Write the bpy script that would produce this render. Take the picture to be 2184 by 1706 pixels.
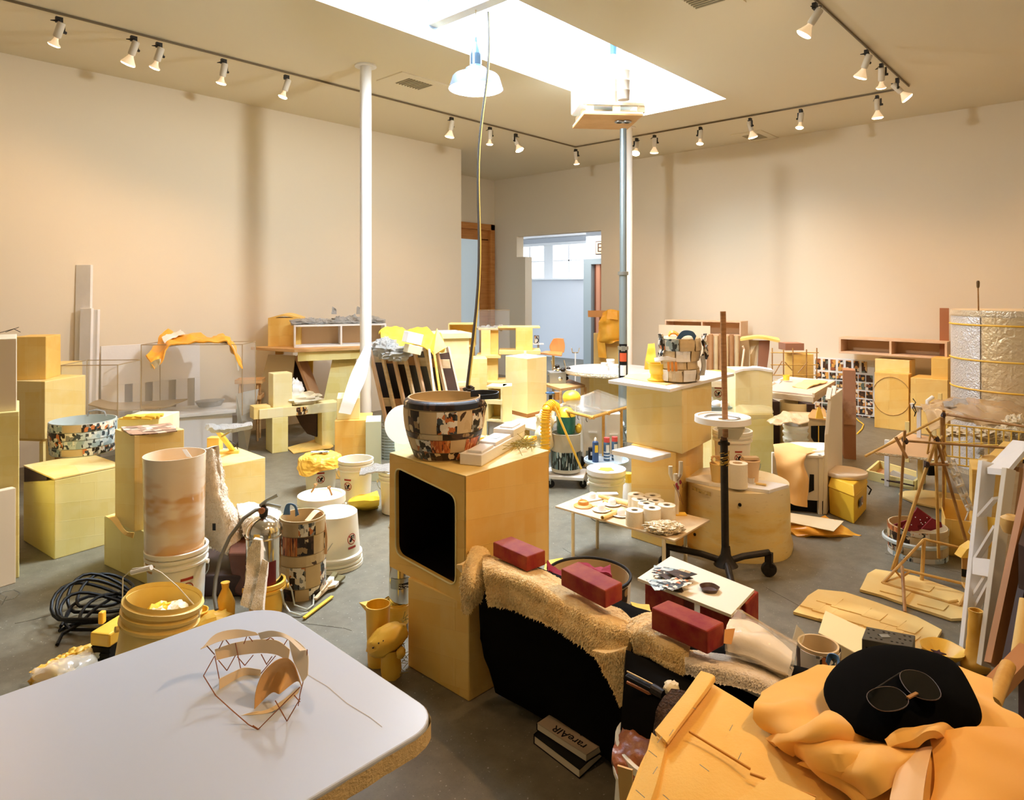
import bpy, math, random
from mathutils import Vector, noise, Matrix
random.seed(7)
for _o in list(bpy.data.objects): bpy.data.objects.remove(_o)
SC = bpy.context.scene
COL = SC.collection
V = Vector

# ------------------------------------------------------------------ camera
EYE, FPX, HX, HY = 1.70, 1440.6, 1092.0, 620.0      # eye height; lens in px of the 2184 x 1706 frame; vanishing centre
CEIL = 3.95
RT, FW = V((0.6756, -0.7373, 0)), V((0.7373, 0.6756, 0))
cam_d = bpy.data.cameras.new('camera'); cam = bpy.data.objects.new('camera', cam_d); COL.objects.link(cam)
cam.location = (0, 0, EYE); cam.rotation_euler = (math.pi/2, 0, -math.atan2(0.7373, 0.6756))
cam_d.sensor_width = 36; cam_d.lens = 36*FPX/2184; cam_d.shift_y = -(853-HY)/2184; cam_d.clip_start = .02
SC.camera = cam
# ------------------------------------------------------------------ view, world, large lights
SC.view_settings.view_transform = 'Standard'; SC.view_settings.look = 'None'
SC.view_settings.gamma = 1; SC.view_settings.use_curve_mapping = False
SC.view_settings.exposure = 0.5
SC.cycles.max_bounces = 6; SC.cycles.diffuse_bounces = 4; SC.cycles.glossy_bounces = 3
SC.cycles.transmission_bounces = 6; SC.cycles.transparent_max_bounces = 10
SC.cycles.caustics_reflective = False; SC.cycles.caustics_refractive = False
SC.cycles.sample_clamp_indirect = 4; SC.cycles.use_denoising = True; SC.cycles.use_adaptive_sampling = True; SC.cycles.adaptive_threshold = .03
W = bpy.data.worlds.new('world'); SC.world = W; W.use_nodes = True
W.node_tree.nodes['Background'].inputs[0].default_value = (.62, .78, 1, 1)
W.node_tree.nodes['Background'].inputs[1].default_value = 3.0
SKY_W, PEND_W, LAMP_W, FAR_W = 480, 200, 42, 80
def light(kind, name, loc, energy, color, **k):
    d = bpy.data.lights.new(name, kind); d.energy = energy; d.color = color
    for a, b in k.items(): setattr(d, a, b)
    o = bpy.data.objects.new(name, d); COL.objects.link(o); o.location = loc
    return o
SKY_U0, SKY_U1, SKY_V0, SKY_V1 = 2.3, 7.54, 3.50, 4.655
light('AREA', 'skylight_daylight', ((SKY_U0+SKY_U1)/2, (SKY_V0+SKY_V1)/2, 5.55), SKY_W, (.80, .91, 1.0),
      shape='RECTANGLE', size=SKY_U1-SKY_U0-.1, size_y=SKY_V1-SKY_V0-.1)

# ------------------------------------------------------------------ placing
def Q(x, y, s):                       # point seen at (x, y), s metres ahead
    p = RT*((x-HX)/FPX*s) + FW*s; p.z = EYE-(y-HY)/FPX*s; return p
def P(x, y, z=0.0):                   # point seen at (x, y) on the level z
    return Q(x, y, (EYE-z)*FPX/(y-HY))
def G(x, s, z=0.0):                   # point in column x, s metres ahead, height z
    p = RT*((x-HX)/FPX*s) + FW*s; p.z = z; return p
def S(y, z=0.0): return (EYE-z)*FPX/(y-HY)
def Zat(y, s): return EYE-(y-HY)/FPX*s
def onv(x, v):                        # depth where column x meets the plane y = v
    return v/(FW.y+(x-HX)/FPX*RT.y)
def onu(x, u): return u/(FW.x+(x-HX)/FPX*RT.x)

# ------------------------------------------------------------------ materials
def lin(c):
    if isinstance(c, str): c = tuple(int(c[i:i+2], 16) for i in (0, 2, 4))
    r = [(v/255/12.92 if v/255 <= .04045 else ((v/255+.055)/1.055)**2.4) for v in c]
    return (r[0], r[1], r[2], 1)
MC = {}
class NT:
    def __init__(s, name):
        s.m = bpy.data.materials.new(name); s.m.use_nodes = True; s.t = s.m.node_tree
        s.b = s.t.nodes['Principled BSDF']
    def n(s, typ, **k):
        nd = s.t.nodes.new(typ)
        for a, b in k.items():
            if a.startswith('i_'): nd.inputs[a[2:].replace('_', ' ')].default_value = b
            else: setattr(nd, a, b)
        return nd
    def l(s, a, b): s.t.links.new(a, b)
    def obj(s, scale=(1, 1, 1)):
        tc = s.n('ShaderNodeTexCoord'); mp = s.n('ShaderNodeMapping'); mp.inputs['Scale'].default_value = scale
        s.l(tc.outputs['Object'], mp.inputs[0]); return mp.outputs[0]
    def noise(s, vec, scale, detail=3, rough=.5):
        x = s.n('ShaderNodeTexNoise'); x.inputs['Scale'].default_value = scale; x.inputs['Detail'].default_value = detail
        x.inputs['Roughness'].default_value = rough; s.l(vec, x.inputs['Vector']); return x.outputs['Fac']
    def ramp(s, fac, stops, interp='LINEAR'):
        r = s.n('ShaderNodeValToRGB'); r.color_ramp.interpolation = interp; e = r.color_ramp.elements
        while len(e) < len(stops): e.new(.5)
        for q, (p, c) in zip(e, stops): q.position = p; q.color = lin(c) if not (isinstance(c, tuple) and len(c) == 4) else c
        s.l(fac, r.inputs[0]); return r.outputs[0]
    def mix(s, fac, a, b, mode='MIX'):
        x = s.n('ShaderNodeMix', data_type='RGBA', blend_type=mode)
        for v, i in ((fac, 0), (a, 6), (b, 7)):
            if hasattr(v, 'is_output'): s.l(v, x.inputs[i])
            else: x.inputs[i].default_value = v
        return x.outputs[2]
    def bump(s, h, strength, dist=.01):
        b = s.n('ShaderNodeBump'); b.inputs['Strength'].default_value = strength; b.inputs['Distance'].default_value = dist
        s.l(h, b.inputs['Height']); s.l(b.outputs[0], s.b.inputs['Normal'])
def mat(name, col, rough=.65, metal=0, col2=None, vs=4, bs=None, bk=.3, trans=0, alpha=1, coat=0, emit=None, es=1, sheen=0, sss=0, scale=(1, 1, 1), spec=.5, bd=.01):
    if name in MC: return MC[name]
    t = NT(name); b = t.b
    b.inputs['Base Color'].default_value = lin(col); b.inputs['Roughness'].default_value = rough
    b.inputs['Metallic'].default_value = metal; b.inputs['Transmission Weight'].default_value = trans
    b.inputs['Alpha'].default_value = alpha; b.inputs['Coat Weight'].default_value = coat
    b.inputs['Sheen Weight'].default_value = sheen; b.inputs['Specular IOR Level'].default_value = spec
    if sss: b.inputs['Subsurface Weight'].default_value = sss
    if emit: b.inputs['Emission Color'].default_value = lin(emit); b.inputs['Emission Strength'].default_value = es
    if col2 or bs:
        v = t.obj(scale)
        if col2:
            f = t.noise(v, vs, 4, .6); c = t.ramp(f, [(.35, col), (.65, col2)]); t.l(c, b.inputs['Base Color'])
        if bs: t.bump(t.noise(v, bs, 3, .6), bk, bd)
    MC[name] = t.m; return t.m
def tape_mat(name, c1, c2, c3, rough=.5):
    """masking tape laid in overlapping strips"""
    t = NT(name)
    tc = t.n('ShaderNodeTexCoord'); sp = t.n('ShaderNodeSeparateXYZ'); t.l(tc.outputs['Object'], sp.inputs[0])
    def mth(op, a, b):
        m = t.n('ShaderNodeMath', operation=op)
        for i, v in enumerate((a, b)):
            if hasattr(v, 'is_output'): t.l(v, m.inputs[i])
            else: m.inputs[i].default_value = v
        return m.outputs[0]
    h = mth('ADD', mth('MULTIPLY', sp.outputs[0], .8), mth('MULTIPLY', sp.outputs[1], -.6))
    k = mth('ADD', mth('MULTIPLY', sp.outputs[0], .6), mth('MULTIPLY', sp.outputs[1], .8))
    hk = mth('ADD', h, mth('MULTIPLY', k, .55))
    cb = t.n('ShaderNodeCombineXYZ'); t.l(hk, cb.inputs[0]); t.l(mth('ADD', sp.outputs[2], mth('MULTIPLY', k, .21)), cb.inputs[1])
    def brick(w, r, a, b, off):
        q = t.n('ShaderNodeTexBrick', offset=off)
        q.inputs['Scale'].default_value = 1; q.inputs['Brick Width'].default_value = w; q.inputs['Row Height'].default_value = r
        q.inputs['Mortar Size'].default_value = .0015; q.inputs['Mortar Smooth'].default_value = .6
        q.inputs['Color1'].default_value = a; q.inputs['Color2'].default_value = b; q.inputs['Mortar'].default_value = a
        t.l(cb.outputs[0], q.inputs['Vector']); return q
    A, B, Cc = lin(c1), lin(c2), lin(c3)
    b1 = brick(.26, .118, A, B, .37); b2 = brick(.092, .33, A, Cc, .21)
    c = t.mix(.5, b1.outputs[0], b2.outputs[0])
    nz = t.noise(tc.outputs['Object'], 9, 3)
    c = t.mix(t.ramp(nz, [(.45, (0, 0, 0, 1)), (.75, (.35, .35, .35, 1))]), c, Cc)
    t.l(c, t.b.inputs['Base Color']); t.b.inputs['Roughness'].default_value = rough
    t.bump(b1.outputs['Fac'], .5, .003)
    MC[name] = t.m; return t.m
def foil_mat(name, col, scale=26, rough=.22, k=1.0):
    t = NT(name); t.b.inputs['Metallic'].default_value = .35; t.b.inputs['Roughness'].default_value = rough
    t.b.inputs['Base Color'].default_value = lin(col)
    v = t.obj(); vo = t.n('ShaderNodeTexVoronoi', feature='F1'); vo.inputs['Scale'].default_value = scale
    nz = t.n('ShaderNodeTexNoise'); nz.inputs['Scale'].default_value = scale*.6; nz.inputs['Detail'].default_value = 4
    t.l(v, nz.inputs['Vector']); t.l(nz.outputs['Color'], vo.inputs['Vector'])
    ad = t.mix(.8, v, nz.outputs['Color'], 'ADD'); t.l(ad, vo.inputs['Vector'])
    t.bump(vo.outputs['Distance'], k, .02); MC[name] = t.m; return t.m
def print_mat(name, stops, sx=30, sy=18, rough=.4):
    """printed magazine paper: blocky patches of ink"""
    t = NT(name); v = t.obj((sx, sx, sy))
    vo = t.n('ShaderNodeTexVoronoi', distance='CHEBYCHEV'); vo.inputs['Scale'].default_value = 1
    t.l(v, vo.inputs['Vector']); sp = t.n('ShaderNodeSeparateColor'); t.l(vo.outputs['Color'], sp.inputs[0])
    c = t.ramp(sp.outputs[0], stops, 'CONSTANT'); t.l(c, t.b.inputs['Base Color']); t.b.inputs['Roughness'].default_value = rough
    MC[name] = t.m; return t.m

WALL = mat('wall_paint', 'E6DAC2', .85, bs=60, bk=.05)
CEILM = mat('ceiling_paint', 'E6DCC2', .9)
WHITE = mat('white_paint', 'F2F1EE', .45)
CHALK = mat('white_foam', 'F3F2F0', .8, col2='E9E7E4', vs=2, bs=40, bk=.1)
TAPE = tape_mat('tape_yellow', 'F4DA8C', 'E9C25E', 'FAEAB4')
TAPEP = tape_mat('tape_pale', 'F6E9AE', 'ECD888', 'FCF4D0')
TAPED = tape_mat('tape_ochre', 'F3C766', 'E6AE46', 'F8DA8C')
TAPEG = tape_mat('tape_straw', 'EEDD8E', 'E0C868', 'F6ECB2')
FOIL = foil_mat('foil', 'FFFFFC', 30, .22, 1)
FOILW = foil_mat('foil_warm', 'F0E2C2', 18, .3, .6)
CHROME = mat('chrome', 'DEDBD2', .14, 1)
STEEL = mat('steel', 'AEB4B4', .35, .9)
ALU = mat('grey_metal', '8C999C', .45, .6)
BLACKM = mat('black_metal', '16130F', .45, .3, col2='2A2119', vs=20, bs=30, bk=.2)
BLACK = mat('black_plastic', '101010', .5, spec=.25)
PLW = mat('white_plastic', 'EDEAE2', .42, col2='E6E2D8', vs=3)
PLT = mat('milky_plastic', 'F0ECDD', .4, sss=.1)
YEL = mat('yellow_plastic', 'F6C53A', .4, col2='F2BC30', vs=5)
YRUB = mat('yellow_rubber', 'F4BE3C', .45, col2='F7CC55', vs=8)
YBRT = mat('bright_yellow', 'FAD03C', .4)
YFELT = mat('yellow_felt', 'F2C058', .9, col2='F4C866', vs=6, bs=160, bk=.15, sheen=.3)
YCARD = mat('yellow_card', 'F2D48C', .8, col2='EFCB7C', vs=3)
CARD = mat('brown_card', 'B98B5E', .8, col2='A87A4E', vs=3)
TAN = mat('tan_paper', 'D6BE93', .75, col2='C9B084', vs=5)
WOOD = mat('pine_wood', 'D8AE74', .6, col2='C6965A', vs=3, scale=(1, 1, 14))
WOODP = mat('pale_wood', 'E2CDAA', .6, col2='D3B98E', vs=4, scale=(2, 2, 10))
PINK = mat('raw_wood', 'E4C6A6', .6, col2='D9B48E', vs=4)
DBR = mat('dark_brown', '3A211A', .6, col2='2A1712', vs=5)
BAMB = mat('bamboo', 'B98A4A', .5, col2='94652F', vs=12)
BAMY = mat('yellow_bamboo', 'D9AC58', .5, col2='C08F40', vs=12)
RED = mat('red_wax', '84161F', .6, col2='A04A2C', vs=11, bs=14, bk=.2, spec=.25)
REDC = mat('red_cloth', '7E1626', .8)
TEAL = mat('teal_plastic', '1E6A5E', .35)
GLASS = mat('clear_acrylic', 'F6FAF8', .05, alpha=.08)
EDGE = mat('acrylic_edge', 'B9A27A', .3, alpha=.75)
FLEECE = mat('fleece_cream', 'F6ECDC', 1, col2='EDE0C8', vs=60, bs=150, bk=.4, sheen=.4, bd=.01)
FURM = mat('sheepskin_wool', 'FFE6AA', 1, col2='F8D48C', vs=10, bs=120, bk=.3, sheen=.5)
FURL = mat('sheepskin_light', 'FAE4B0', 1, col2='F3D28C', vs=14, bs=120, bk=.3, sheen=.5)
BLKF = mat('black_cloth', '0B0A09', .95, spec=.1)
FELTB = mat('black_felt', '070707', 1, spec=.05)
BLUE = mat('blue_tape', '3F6690', .5)
INKN = print_mat('newsprint', [(0, '2B241C'), (.28, 'E5DECB'), (.5, '8C8B84'), (.62, 'F0EBDE'), (.8, '3F4B52'), (.9, 'C8763E')], 52, 38)
INKD = print_mat('print_dark', [(0, '2C1D16'), (.45, '463026'), (.7, '1A120E'), (.86, 'A98D64'), (.94, 'D9C6A0')], 40, 34)
INKO = print_mat('print_orange', [(0, 'C9773C'), (.4, 'B55A2A'), (.7, 'DDA066'), (.9, '5A2A18')], 130, 9)
INKB = print_mat('print_blue', [(0, 'C5D2D4'), (.35, '9DB2B8'), (.6, 'E2E6E2'), (.8, '39434A')], 42, 32)
INKT = print_mat('print_tan', [(0, 'D9C49C'), (.6, 'D2BB90'), (.88, 'CDB588'), (.96, '4A3422')], 40, 26)
REDI = mat('red_ink', 'A63424', .5)
CREAM = mat('cream_plastic', 'E9DFBE', .45)
BULB = mat('lit_bulb', 'FFF0D8', .4, emit='FFE2B8', es=14)
BULBL = mat('bright_bulb', 'FFF0D8', .4, emit='FFD9A4', es=45)

# ------------------------------------------------------------------ meshes
WLOC = {}
class MB:
    def __init__(s): s.v = []; s.f = []
    def add(s, vs, fs):
        o = len(s.v); s.v += [V(p) for p in vs]; s.f += [tuple(o+i for i in f) for f in fs]; return s
    def hexa(s, b, t):
        return s.add(list(b)+list(t), [(3, 2, 1, 0), (4, 5, 6, 7), (0, 1, 5, 4), (1, 2, 6, 5), (2, 3, 7, 6), (3, 0, 4, 7)])
    def quadbox(s, pts, z0, z1):
        return s.hexa([V((p[0], p[1], z0)) for p in pts], [V((p[0], p[1], z1)) for p in pts])
    def box(s, c, d, yaw=0, M=None):
        x, y, z = d[0]/2, d[1]/2, d[2]/2
        R = M or Matrix.Rotation(yaw, 3, 'Z'); c = V(c)
        return s.hexa([c+R@V(p) for p in ((-x, -y, -z), (x, -y, -z), (x, y, -z), (-x, y, -z))],
                      [c+R@V(p) for p in ((-x, -y, z), (x, -y, z), (x, y, z), (-x, y, z))])
    def beam(s, a, b, w, h, up=V((0, 0, 1))):
        a, b = V(a), V(b); d = (b-a).normalized(); u = V(up)
        if abs(d.dot(u)) > .98: u = V((1, 0, 0))
        sd = d.cross(u).normalized()*w/2; u2 = sd.cross(d).normalized()*h/2
        return s.hexa([a-sd-u2, a+sd-u2, a+sd+u2, a-sd+u2], [b-sd-u2, b+sd-u2, b+sd+u2, b-sd+u2])
    def prism(s, pts, h):
        n = len(pts); pts = [V(p) for p in pts]; h = V(h) if hasattr(h, '__len__') else V((0, 0, h))
        return s.add(pts+[p+h for p in pts], [tuple(range(n-1, -1, -1)), tuple(range(n, 2*n))]+[(i, (i+1) % n, n+(i+1) % n, n+i) for i in range(n)])
    def lathe(s, prof, c=(0, 0, 0), n=28, sx=1, sy=1, M=None, cap0=False, cap1=False, wob=0, seed=0):
        c = V(c); vs = []; fs = []; m = len(prof)
        for (r, z) in prof:
            for i in range(n):
                a = 2*math.pi*i/n
                rr = r*(1+wob*noise.noise(V((math.cos(a)*2+seed, math.sin(a)*2, z*8))))
                p = V((rr*math.cos(a)*sx, rr*math.sin(a)*sy, z)); vs.append(c+(M@p if M else p))
        for j in range(m-1):
            for i in range(n):
                k = (i+1) % n; fs.append((j*n+i, j*n+k, (j+1)*n+k, (j+1)*n+i))
        if cap0: fs.append(tuple(range(n-1, -1, -1)))
        if cap1: fs.append(tuple((m-1)*n+i for i in range(n)))
        return s.add(vs, fs)
    def cyl(s, a, b, r, r2=None, n=12):
        return s.tube([a, b], r, n, r2)
    def tube(s, pts, r, n=8, r2=None, close=False):
        pts = [V(p) for p in pts]; m = len(pts); vs = []; fs = []; up = V((0.13, .27, .95)).normalized()
        for j, p in enumerate(pts):
            if close: d = pts[(j+1) % m]-pts[j-1]
            else: d = pts[min(j+1, m-1)]-pts[max(j-1, 0)]
            if d.length < 1e-9: d = V((0, 0, 1))
            d.normalize(); a = d.cross(up)
            if a.length < .05: a = d.cross(V((1, 0, 0)))
            a.normalize(); b = a.cross(d).normalized(); up = b if abs(b.dot(d)) < .9 else up
            rr = r if r2 is None else r+(r2-r)*j/max(1, m-1)
            if callable(r): rr = r(j/max(1, m-1))
            for i in range(n):
                t = 2*math.pi*i/n; vs.append(p+a*(rr*math.cos(t))+b*(rr*math.sin(t)))
        J = m if close else m-1
        for j in range(J):
            q = (j+1) % m
            for i in range(n):
                k = (i+1) % n; fs.append((j*n+i, j*n+k, q*n+k, q*n+i))
        if not close: fs += [tuple(range(n-1, -1, -1)), tuple((m-1)*n+i for i in range(n))]
        return s.add(vs, fs)
    def sheet(s, rows, sub=5, thick=.004, amp=0, fr=6, seed=0, fold=None):
        """smooth surface through a lattice of points, given a thickness and folds"""
        R = [[V(p) for p in r] for r in rows]
        def cr(p0, p1, p2, p3, t):
            return .5*((2*p1)+(p2-p0)*t+(2*p0-5*p1+4*p2-p3)*t*t+(3*p1-p0-3*p2+p3)*t*t*t)
        def line(pl):
            if len(pl) == 2: return [pl[0].lerp(pl[1], k/sub) for k in range(sub+1)]
            o = []; q = [2*pl[0]-pl[1]]+pl+[2*pl[-1]-pl[-2]]
            for i in range(len(pl)-1):
                for k in range(sub): o.append(cr(q[i], q[i+1], q[i+2], q[i+3], k/sub))
            return o+[pl[-1]]
        A = [line(r) for r in R]; Bc = [line([A[i][j] for i in range(len(A))]) for j in range(len(A[0]))]
        nx, ny = len(Bc), len(Bc[0]); nr = [[None]*ny for _ in range(nx)]
        for i in range(nx):
            for j in range(ny):
                a = Bc[min(i+1, nx-1)][j]-Bc[max(i-1, 0)][j]; b = Bc[i][min(j+1, ny-1)]-Bc[i][max(j-1, 0)]
                c = a.cross(b); nr[i][j] = c.normalized() if c.length > 1e-12 else V((0, 0, 1))
        s0 = sum((nr[i][j].z for i in range(nx) for j in range(ny)))
        if s0 < 0:
            for i in range(nx):
                for j in range(ny): nr[i][j] = -nr[i][j]
        top = []
        for i in range(nx):
            for j in range(ny):
                p = Bc[i][j]; d = 0
                if amp: d += amp*noise.fractal(p*fr+V((seed, 0, 0)), 1, 2, 3)
                if fold: d += fold[0]*math.sin((i*fold[1]+j*fold[2])+3*noise.noise(p*4+V((seed, 1, 0))))
                top.append(p+nr[i][j]*d)
        bot = [top[i*ny+j]-nr[i][j]*thick for i in range(nx) for j in range(ny)]
        N = nx*ny; fs = []
        for i in range(nx-1):
            for j in range(ny-1):
                a, b, c, d = i*ny+j, (i+1)*ny+j, (i+1)*ny+j+1, i*ny+j+1
                fs += [(a, b, c, d), (N+d, N+c, N+b, N+a)]
        ed = [i*ny for i in range(nx)]+[(nx-1)*ny+j for j in range(1, ny)]+[i*ny+ny-1 for i in range(nx-2, -1, -1)]+[j for j in range(ny-2, 0, -1)]
        for a, b in zip(ed, ed[1:]+ed[:1]): fs.append((a, N+a, N+b, b))
        s.add(top+bot, fs); s.top = (top, nx, ny, [nr[i][j] for i in range(nx) for j in range(ny)]); return s
    def tufts(s, count, length, width=.004, droop=.35):
        top, nx, ny, nr = s.top; vs = []; fs = []
        for _ in range(count):
            i, j = random.uniform(0, nx-1.001), random.uniform(0, ny-1.001)
            i0, j0 = int(i), int(j); k = i0*ny+j0; p = top[k].lerp(top[k+ny], i-i0).lerp(top[k+1].lerp(top[k+ny+1], i-i0), j-j0)
            n = nr[k]; r = V((random.gauss(0, 1), random.gauss(0, 1), random.gauss(0, 1))); r -= n*r.dot(n); r.normalize()
            L = length*random.uniform(.4, 1.1); tip = p+n*L*.45+r*L*.5+V((0, 0, -droop*L)); o = len(vs)
            w = r.cross(n)*width; vs += [p-w, p+w, tip]; fs.append((o, o+1, o+2))
        return s.add(vs, fs)
    def blob(s, c, rad, amp=.15, fr=4, seed=0, sub=3, flat=None, M=None):
        """lumpy rounded body"""
        n, m = 8*sub, 5*sub; c = V(c); rad = V(rad); vs = []; fs = []
        for j in range(1, m):
            ph = math.pi*j/m
            for i in range(n):
                th = 2*math.pi*i/n; d = V((math.sin(ph)*math.cos(th), math.sin(ph)*math.sin(th), math.cos(ph)))
                k = 1+amp*noise.fractal(d*fr*.5+V((seed, seed*.7, 0)), 1, 2, 4)
                p = V((d.x*rad.x, d.y*rad.y, d.z*rad.z))*k
                if flat is not None: p.z = max(p.z, flat)
                vs.append(c+(M@p if M else p))
        for j in range(m-2):
            for i in range(n):
                k = (i+1) % n; fs.append((j*n+i, (j+1)*n+i, (j+1)*n+k, j*n+k))
        q = len(vs)
        zt = V((0, 0, rad.z)); zb = V((0, 0, -rad.z if flat is None else flat))
        vs += [c+(M@zt if M else zt), c+(M@zb if M else zb)]
        fs += [(q, i, (i+1) % n) for i in range(n)]+[(q+1, (m-2)*n+(i+1) % n, (m-2)*n+i) for i in range(n)]
        return s.add(vs, fs)
    def frame(s, p0, ex, ez, w, h, t, dep):
        """rectangular frame: p0 lower corner, ex/ez unit directions, outer w x h, bar t, depth vector dep"""
        p0, ex, ez = V(p0), V(ex), V(ez)
        for a, b, c, d in ((0, 0, w, t), (0, h-t, w, h), (0, t, t, h-t), (w-t, t, w, h-t)):
            s.prism([p0+ex*a+ez*b, p0+ex*c+ez*b, p0+ex*c+ez*d, p0+ex*a+ez*d], dep)
        return s
    def build(s, name, m, parent=None, smooth=False, bevel=0, seg=2):
        me = bpy.data.meshes.new(name)
        if parent is not None: org = WLOC[parent.name]
        else:
            lo = [min(p[i] for p in s.v) for i in range(3)]; hi = [max(p[i] for p in s.v) for i in range(3)]
            org = V(((lo[0]+hi[0])/2, (lo[1]+hi[1])/2, lo[2]))
        me.from_pydata([p-org for p in s.v], [], s.f); me.materials.append(m)
        if smooth:
            me.polygons.foreach_set('use_smooth', [True]*len(me.polygons))
            try: me.set_sharp_from_angle(angle=math.radians(42))
            except Exception: pass
        me.validate(); me.update()
        o = bpy.data.objects.new(name, me); COL.objects.link(o)
        if parent is not None: o.parent = parent; WLOC[o.name] = org
        else: o.location = org; WLOC[o.name] = org
        if bevel:
            b = o.modifiers.new('bevel', 'BEVEL'); b.width = bevel; b.segments = seg; b.limit_method = 'ANGLE'; b.angle_limit = .6
        return o
def tag(o, label, cat=None, group=None, kind=None):
    if label: o['label'] = label
    if cat: o['category'] = cat
    if group: o['group'] = group
    if kind: o['kind'] = kind
    return o
def thing(name, label, cat, loc=(0, 0, 0), group=None):
    o = bpy.data.objects.new(name, None); COL.objects.link(o); o.empty_display_size = .05
    o.location = V(loc); WLOC[o.name] = V(loc); return tag(o, label, cat, group)
def one(mb, name, m, label, cat, group=None, **k): return tag(mb.build(name, m, None, **k), label, cat, group)
def dup(o, loc=None, rotz=None, label=None, rot=None, sc=None):
    def cp(a, par):
        c = a.copy(); COL.objects.link(c)
        if par is not None: c.parent = par
        for ch in [x for x in bpy.data.objects if x.parent == a]: cp(ch, c)
        return c
    r = cp(o, None)
    if loc is not None: r.location = loc
    if rotz is not None: r.rotation_euler = (0, 0, rotz)
    if rot is not None: r.rotation_euler = rot
    if sc: r.scale = (sc, sc, sc) if not hasattr(sc, '__len__') else sc
    if label: r['label'] = label
    return r
def text(body, name, m, parent, loc, size, ex, ey, ext=.0006):
    """flat lettering: loc = start of the baseline, ex / ey = directions of writing and of up"""
    c = bpy.data.curves.new(name, 'FONT'); c.body = body; c.size = size; c.extrude = ext; c.materials.append(m)
    o = bpy.data.objects.new(name, c); COL.objects.link(o)
    ex = V(ex).normalized(); ez = ex.cross(V(ey)).normalized(); ey = ez.cross(ex)
    R = Matrix((ex, ey, ez)).transposed().to_4x4()
    bpy.context.view_layer.update(); me = bpy.data.meshes.new_from_object(o.evaluated_get(bpy.context.evaluated_depsgraph_get())); bpy.data.objects.remove(o)
    o = bpy.data.objects.new(name, me); COL.objects.link(o)
    o.parent = parent; o.matrix_local = Matrix.Translation(V(loc)-(WLOC[parent.name] if parent else V()))@R
    return o
CAMYAW = math.atan2(RT.y, RT.x)
def quad(n, l, r, z1):
    """near / left / right corners (px) on level z1 -> the four corners of the box"""
    def g(c):
        return G(c[0], c[2]) if len(c) == 3 else P(c[0], c[1], z1)
    a, b, c = g(n), g(l), g(r); d = b+c-a; q = [a, c, d, b]
    return [V((p.x, p.y, 0)) for p in q]
def tbox(name, label, cat, n, l, r, m, zb=0, s=None, bevel=.004, group=None, parts=None):
    """tape-covered box: n = (x, y top, y bottom) of its near upright edge, l and r = (x, y top) of its left and right top corners"""
    s = s or S(n[2], zb); z1 = Zat(n[1], s)
    q = quad((n[0], 0, s), l, r, z1)
    o = one(MB().quadbox(q, zb, z1), name, m, label, cat, group, bevel=bevel)
    return o, q, z1
def fpts(x0, x1, s, d, yaw=0):
    a, b = G(x0, s), G(x1, s); c = (a+b)/2; w = (b-a).length
    if yaw:
        R = Matrix.Rotation(yaw, 3, 'Z'); e = R@RT; a, b = c-e*w/2, c+e*w/2
        f = R@FW
    else: f = FW
    return [a, b, b+f*d, a+f*d]
def fbox(name, label, cat, x0, x1, yt, s, d, m, zb=0, yb=None, yaw=0, bevel=.004, group=None, parent=None):
    """box whose front face spans columns x0..x1, s metres ahead, top edge at row yt"""
    if yb is not None: zb = Zat(yb, s)
    mb = MB().quadbox(fpts(x0, x1, s, d, yaw), zb, Zat(yt, s))
    if parent is not None:
        return mb.build(name, m, parent, bevel=bevel)
    return one(mb, name, m, label, cat, group, bevel=bevel)
# ------------------------------------------------------------------ room shell
def struct(name, mb, m, parent=None, **k):
    o = mb.build(name, m, parent, **k)
    if parent is None: o['kind'] = 'structure'
    return o
def slab(u0, u1, v0, v1, z0, z1): return MB().quadbox([(u0, v0), (u1, v0), (u1, v1), (u0, v1)], z0, z1)
U0, UB, V0, VL, VR = -2.6, 9.95, -1.3, 7.87, 9.6
def floor_mat():
    t = NT('concrete_floor'); v = t.obj()
    n1 = t.noise(v, .8, 5, .6); n2 = t.noise(v, 9, 5, .7)
    c = t.ramp(n1, [(.3, '686352'), (.55, '756F5D'), (.75, '827B68')])
    c = t.mix(.35, c, t.ramp(n2, [(.35, '564F44'), (.7, '8A8676')]))
    sp = t.noise(v, 140, 2, .5); c = t.mix(t.ramp(sp, [(.30, (.5, .5, .5, 1)), (.36, (0, 0, 0, 1))]), c, lin('5A5148'))
    sp2 = t.noise(v, 90, 2, .5); c = t.mix(t.ramp(sp2, [(.70, (0, 0, 0, 1)), (.74, (.5, .5, .5, 1))]), c, lin('D8D4C8'))
    t.l(c, t.b.inputs['Base Color']); t.b.inputs['Roughness'].default_value = .5
    t.bump(n2, .15, .004); return t.m
FLOORM = floor_mat()
struct('floor', slab(U0-.2, 15, V0-.2, 13.2, -.12, 0), FLOORM)
cr = mat('crack_dark', '5A5244', .9)
mb = MB()
for pts in ([(1640, 1255), (1690, 1285), (1745, 1315)], [(1205, 1168), (1240, 1190), (1262, 1200)], [(30, 1330), (120, 1310), (230, 1275)],
            [(1890, 1180), (1960, 1200), (2050, 1222)], [(520, 1350), (640, 1330), (750, 1345)]):
    w = [P(x, y, .0006) for x, y in pts]; q = []
    for a, b in zip(w, w[1:]):
        for k in range(8):
            p = a.lerp(b, k/8); q.append(p+V((noise.noise(p*5)*.03, noise.noise(p*5+V((9, 0, 0)))*.03, 0)))
    mb.tube(q+[w[-1]], .001, 4)
struct('floor_cracks', mb, cr)['kind'] = 'structure'
struct('wall_left', slab(U0, 7.39, VL, VL+.2, 0, CEIL), WALL)
struct('wall_left_return', slab(7.19, 7.39, VL+.2, VR, 0, CEIL), WALL)
struct('wall_near', slab(U0-.2, U0, V0, VL+.2, 0, CEIL), WALL)
struct('wall_right', slab(U0, UB+.2, V0-.2, V0, 0, CEIL), WALL)
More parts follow.
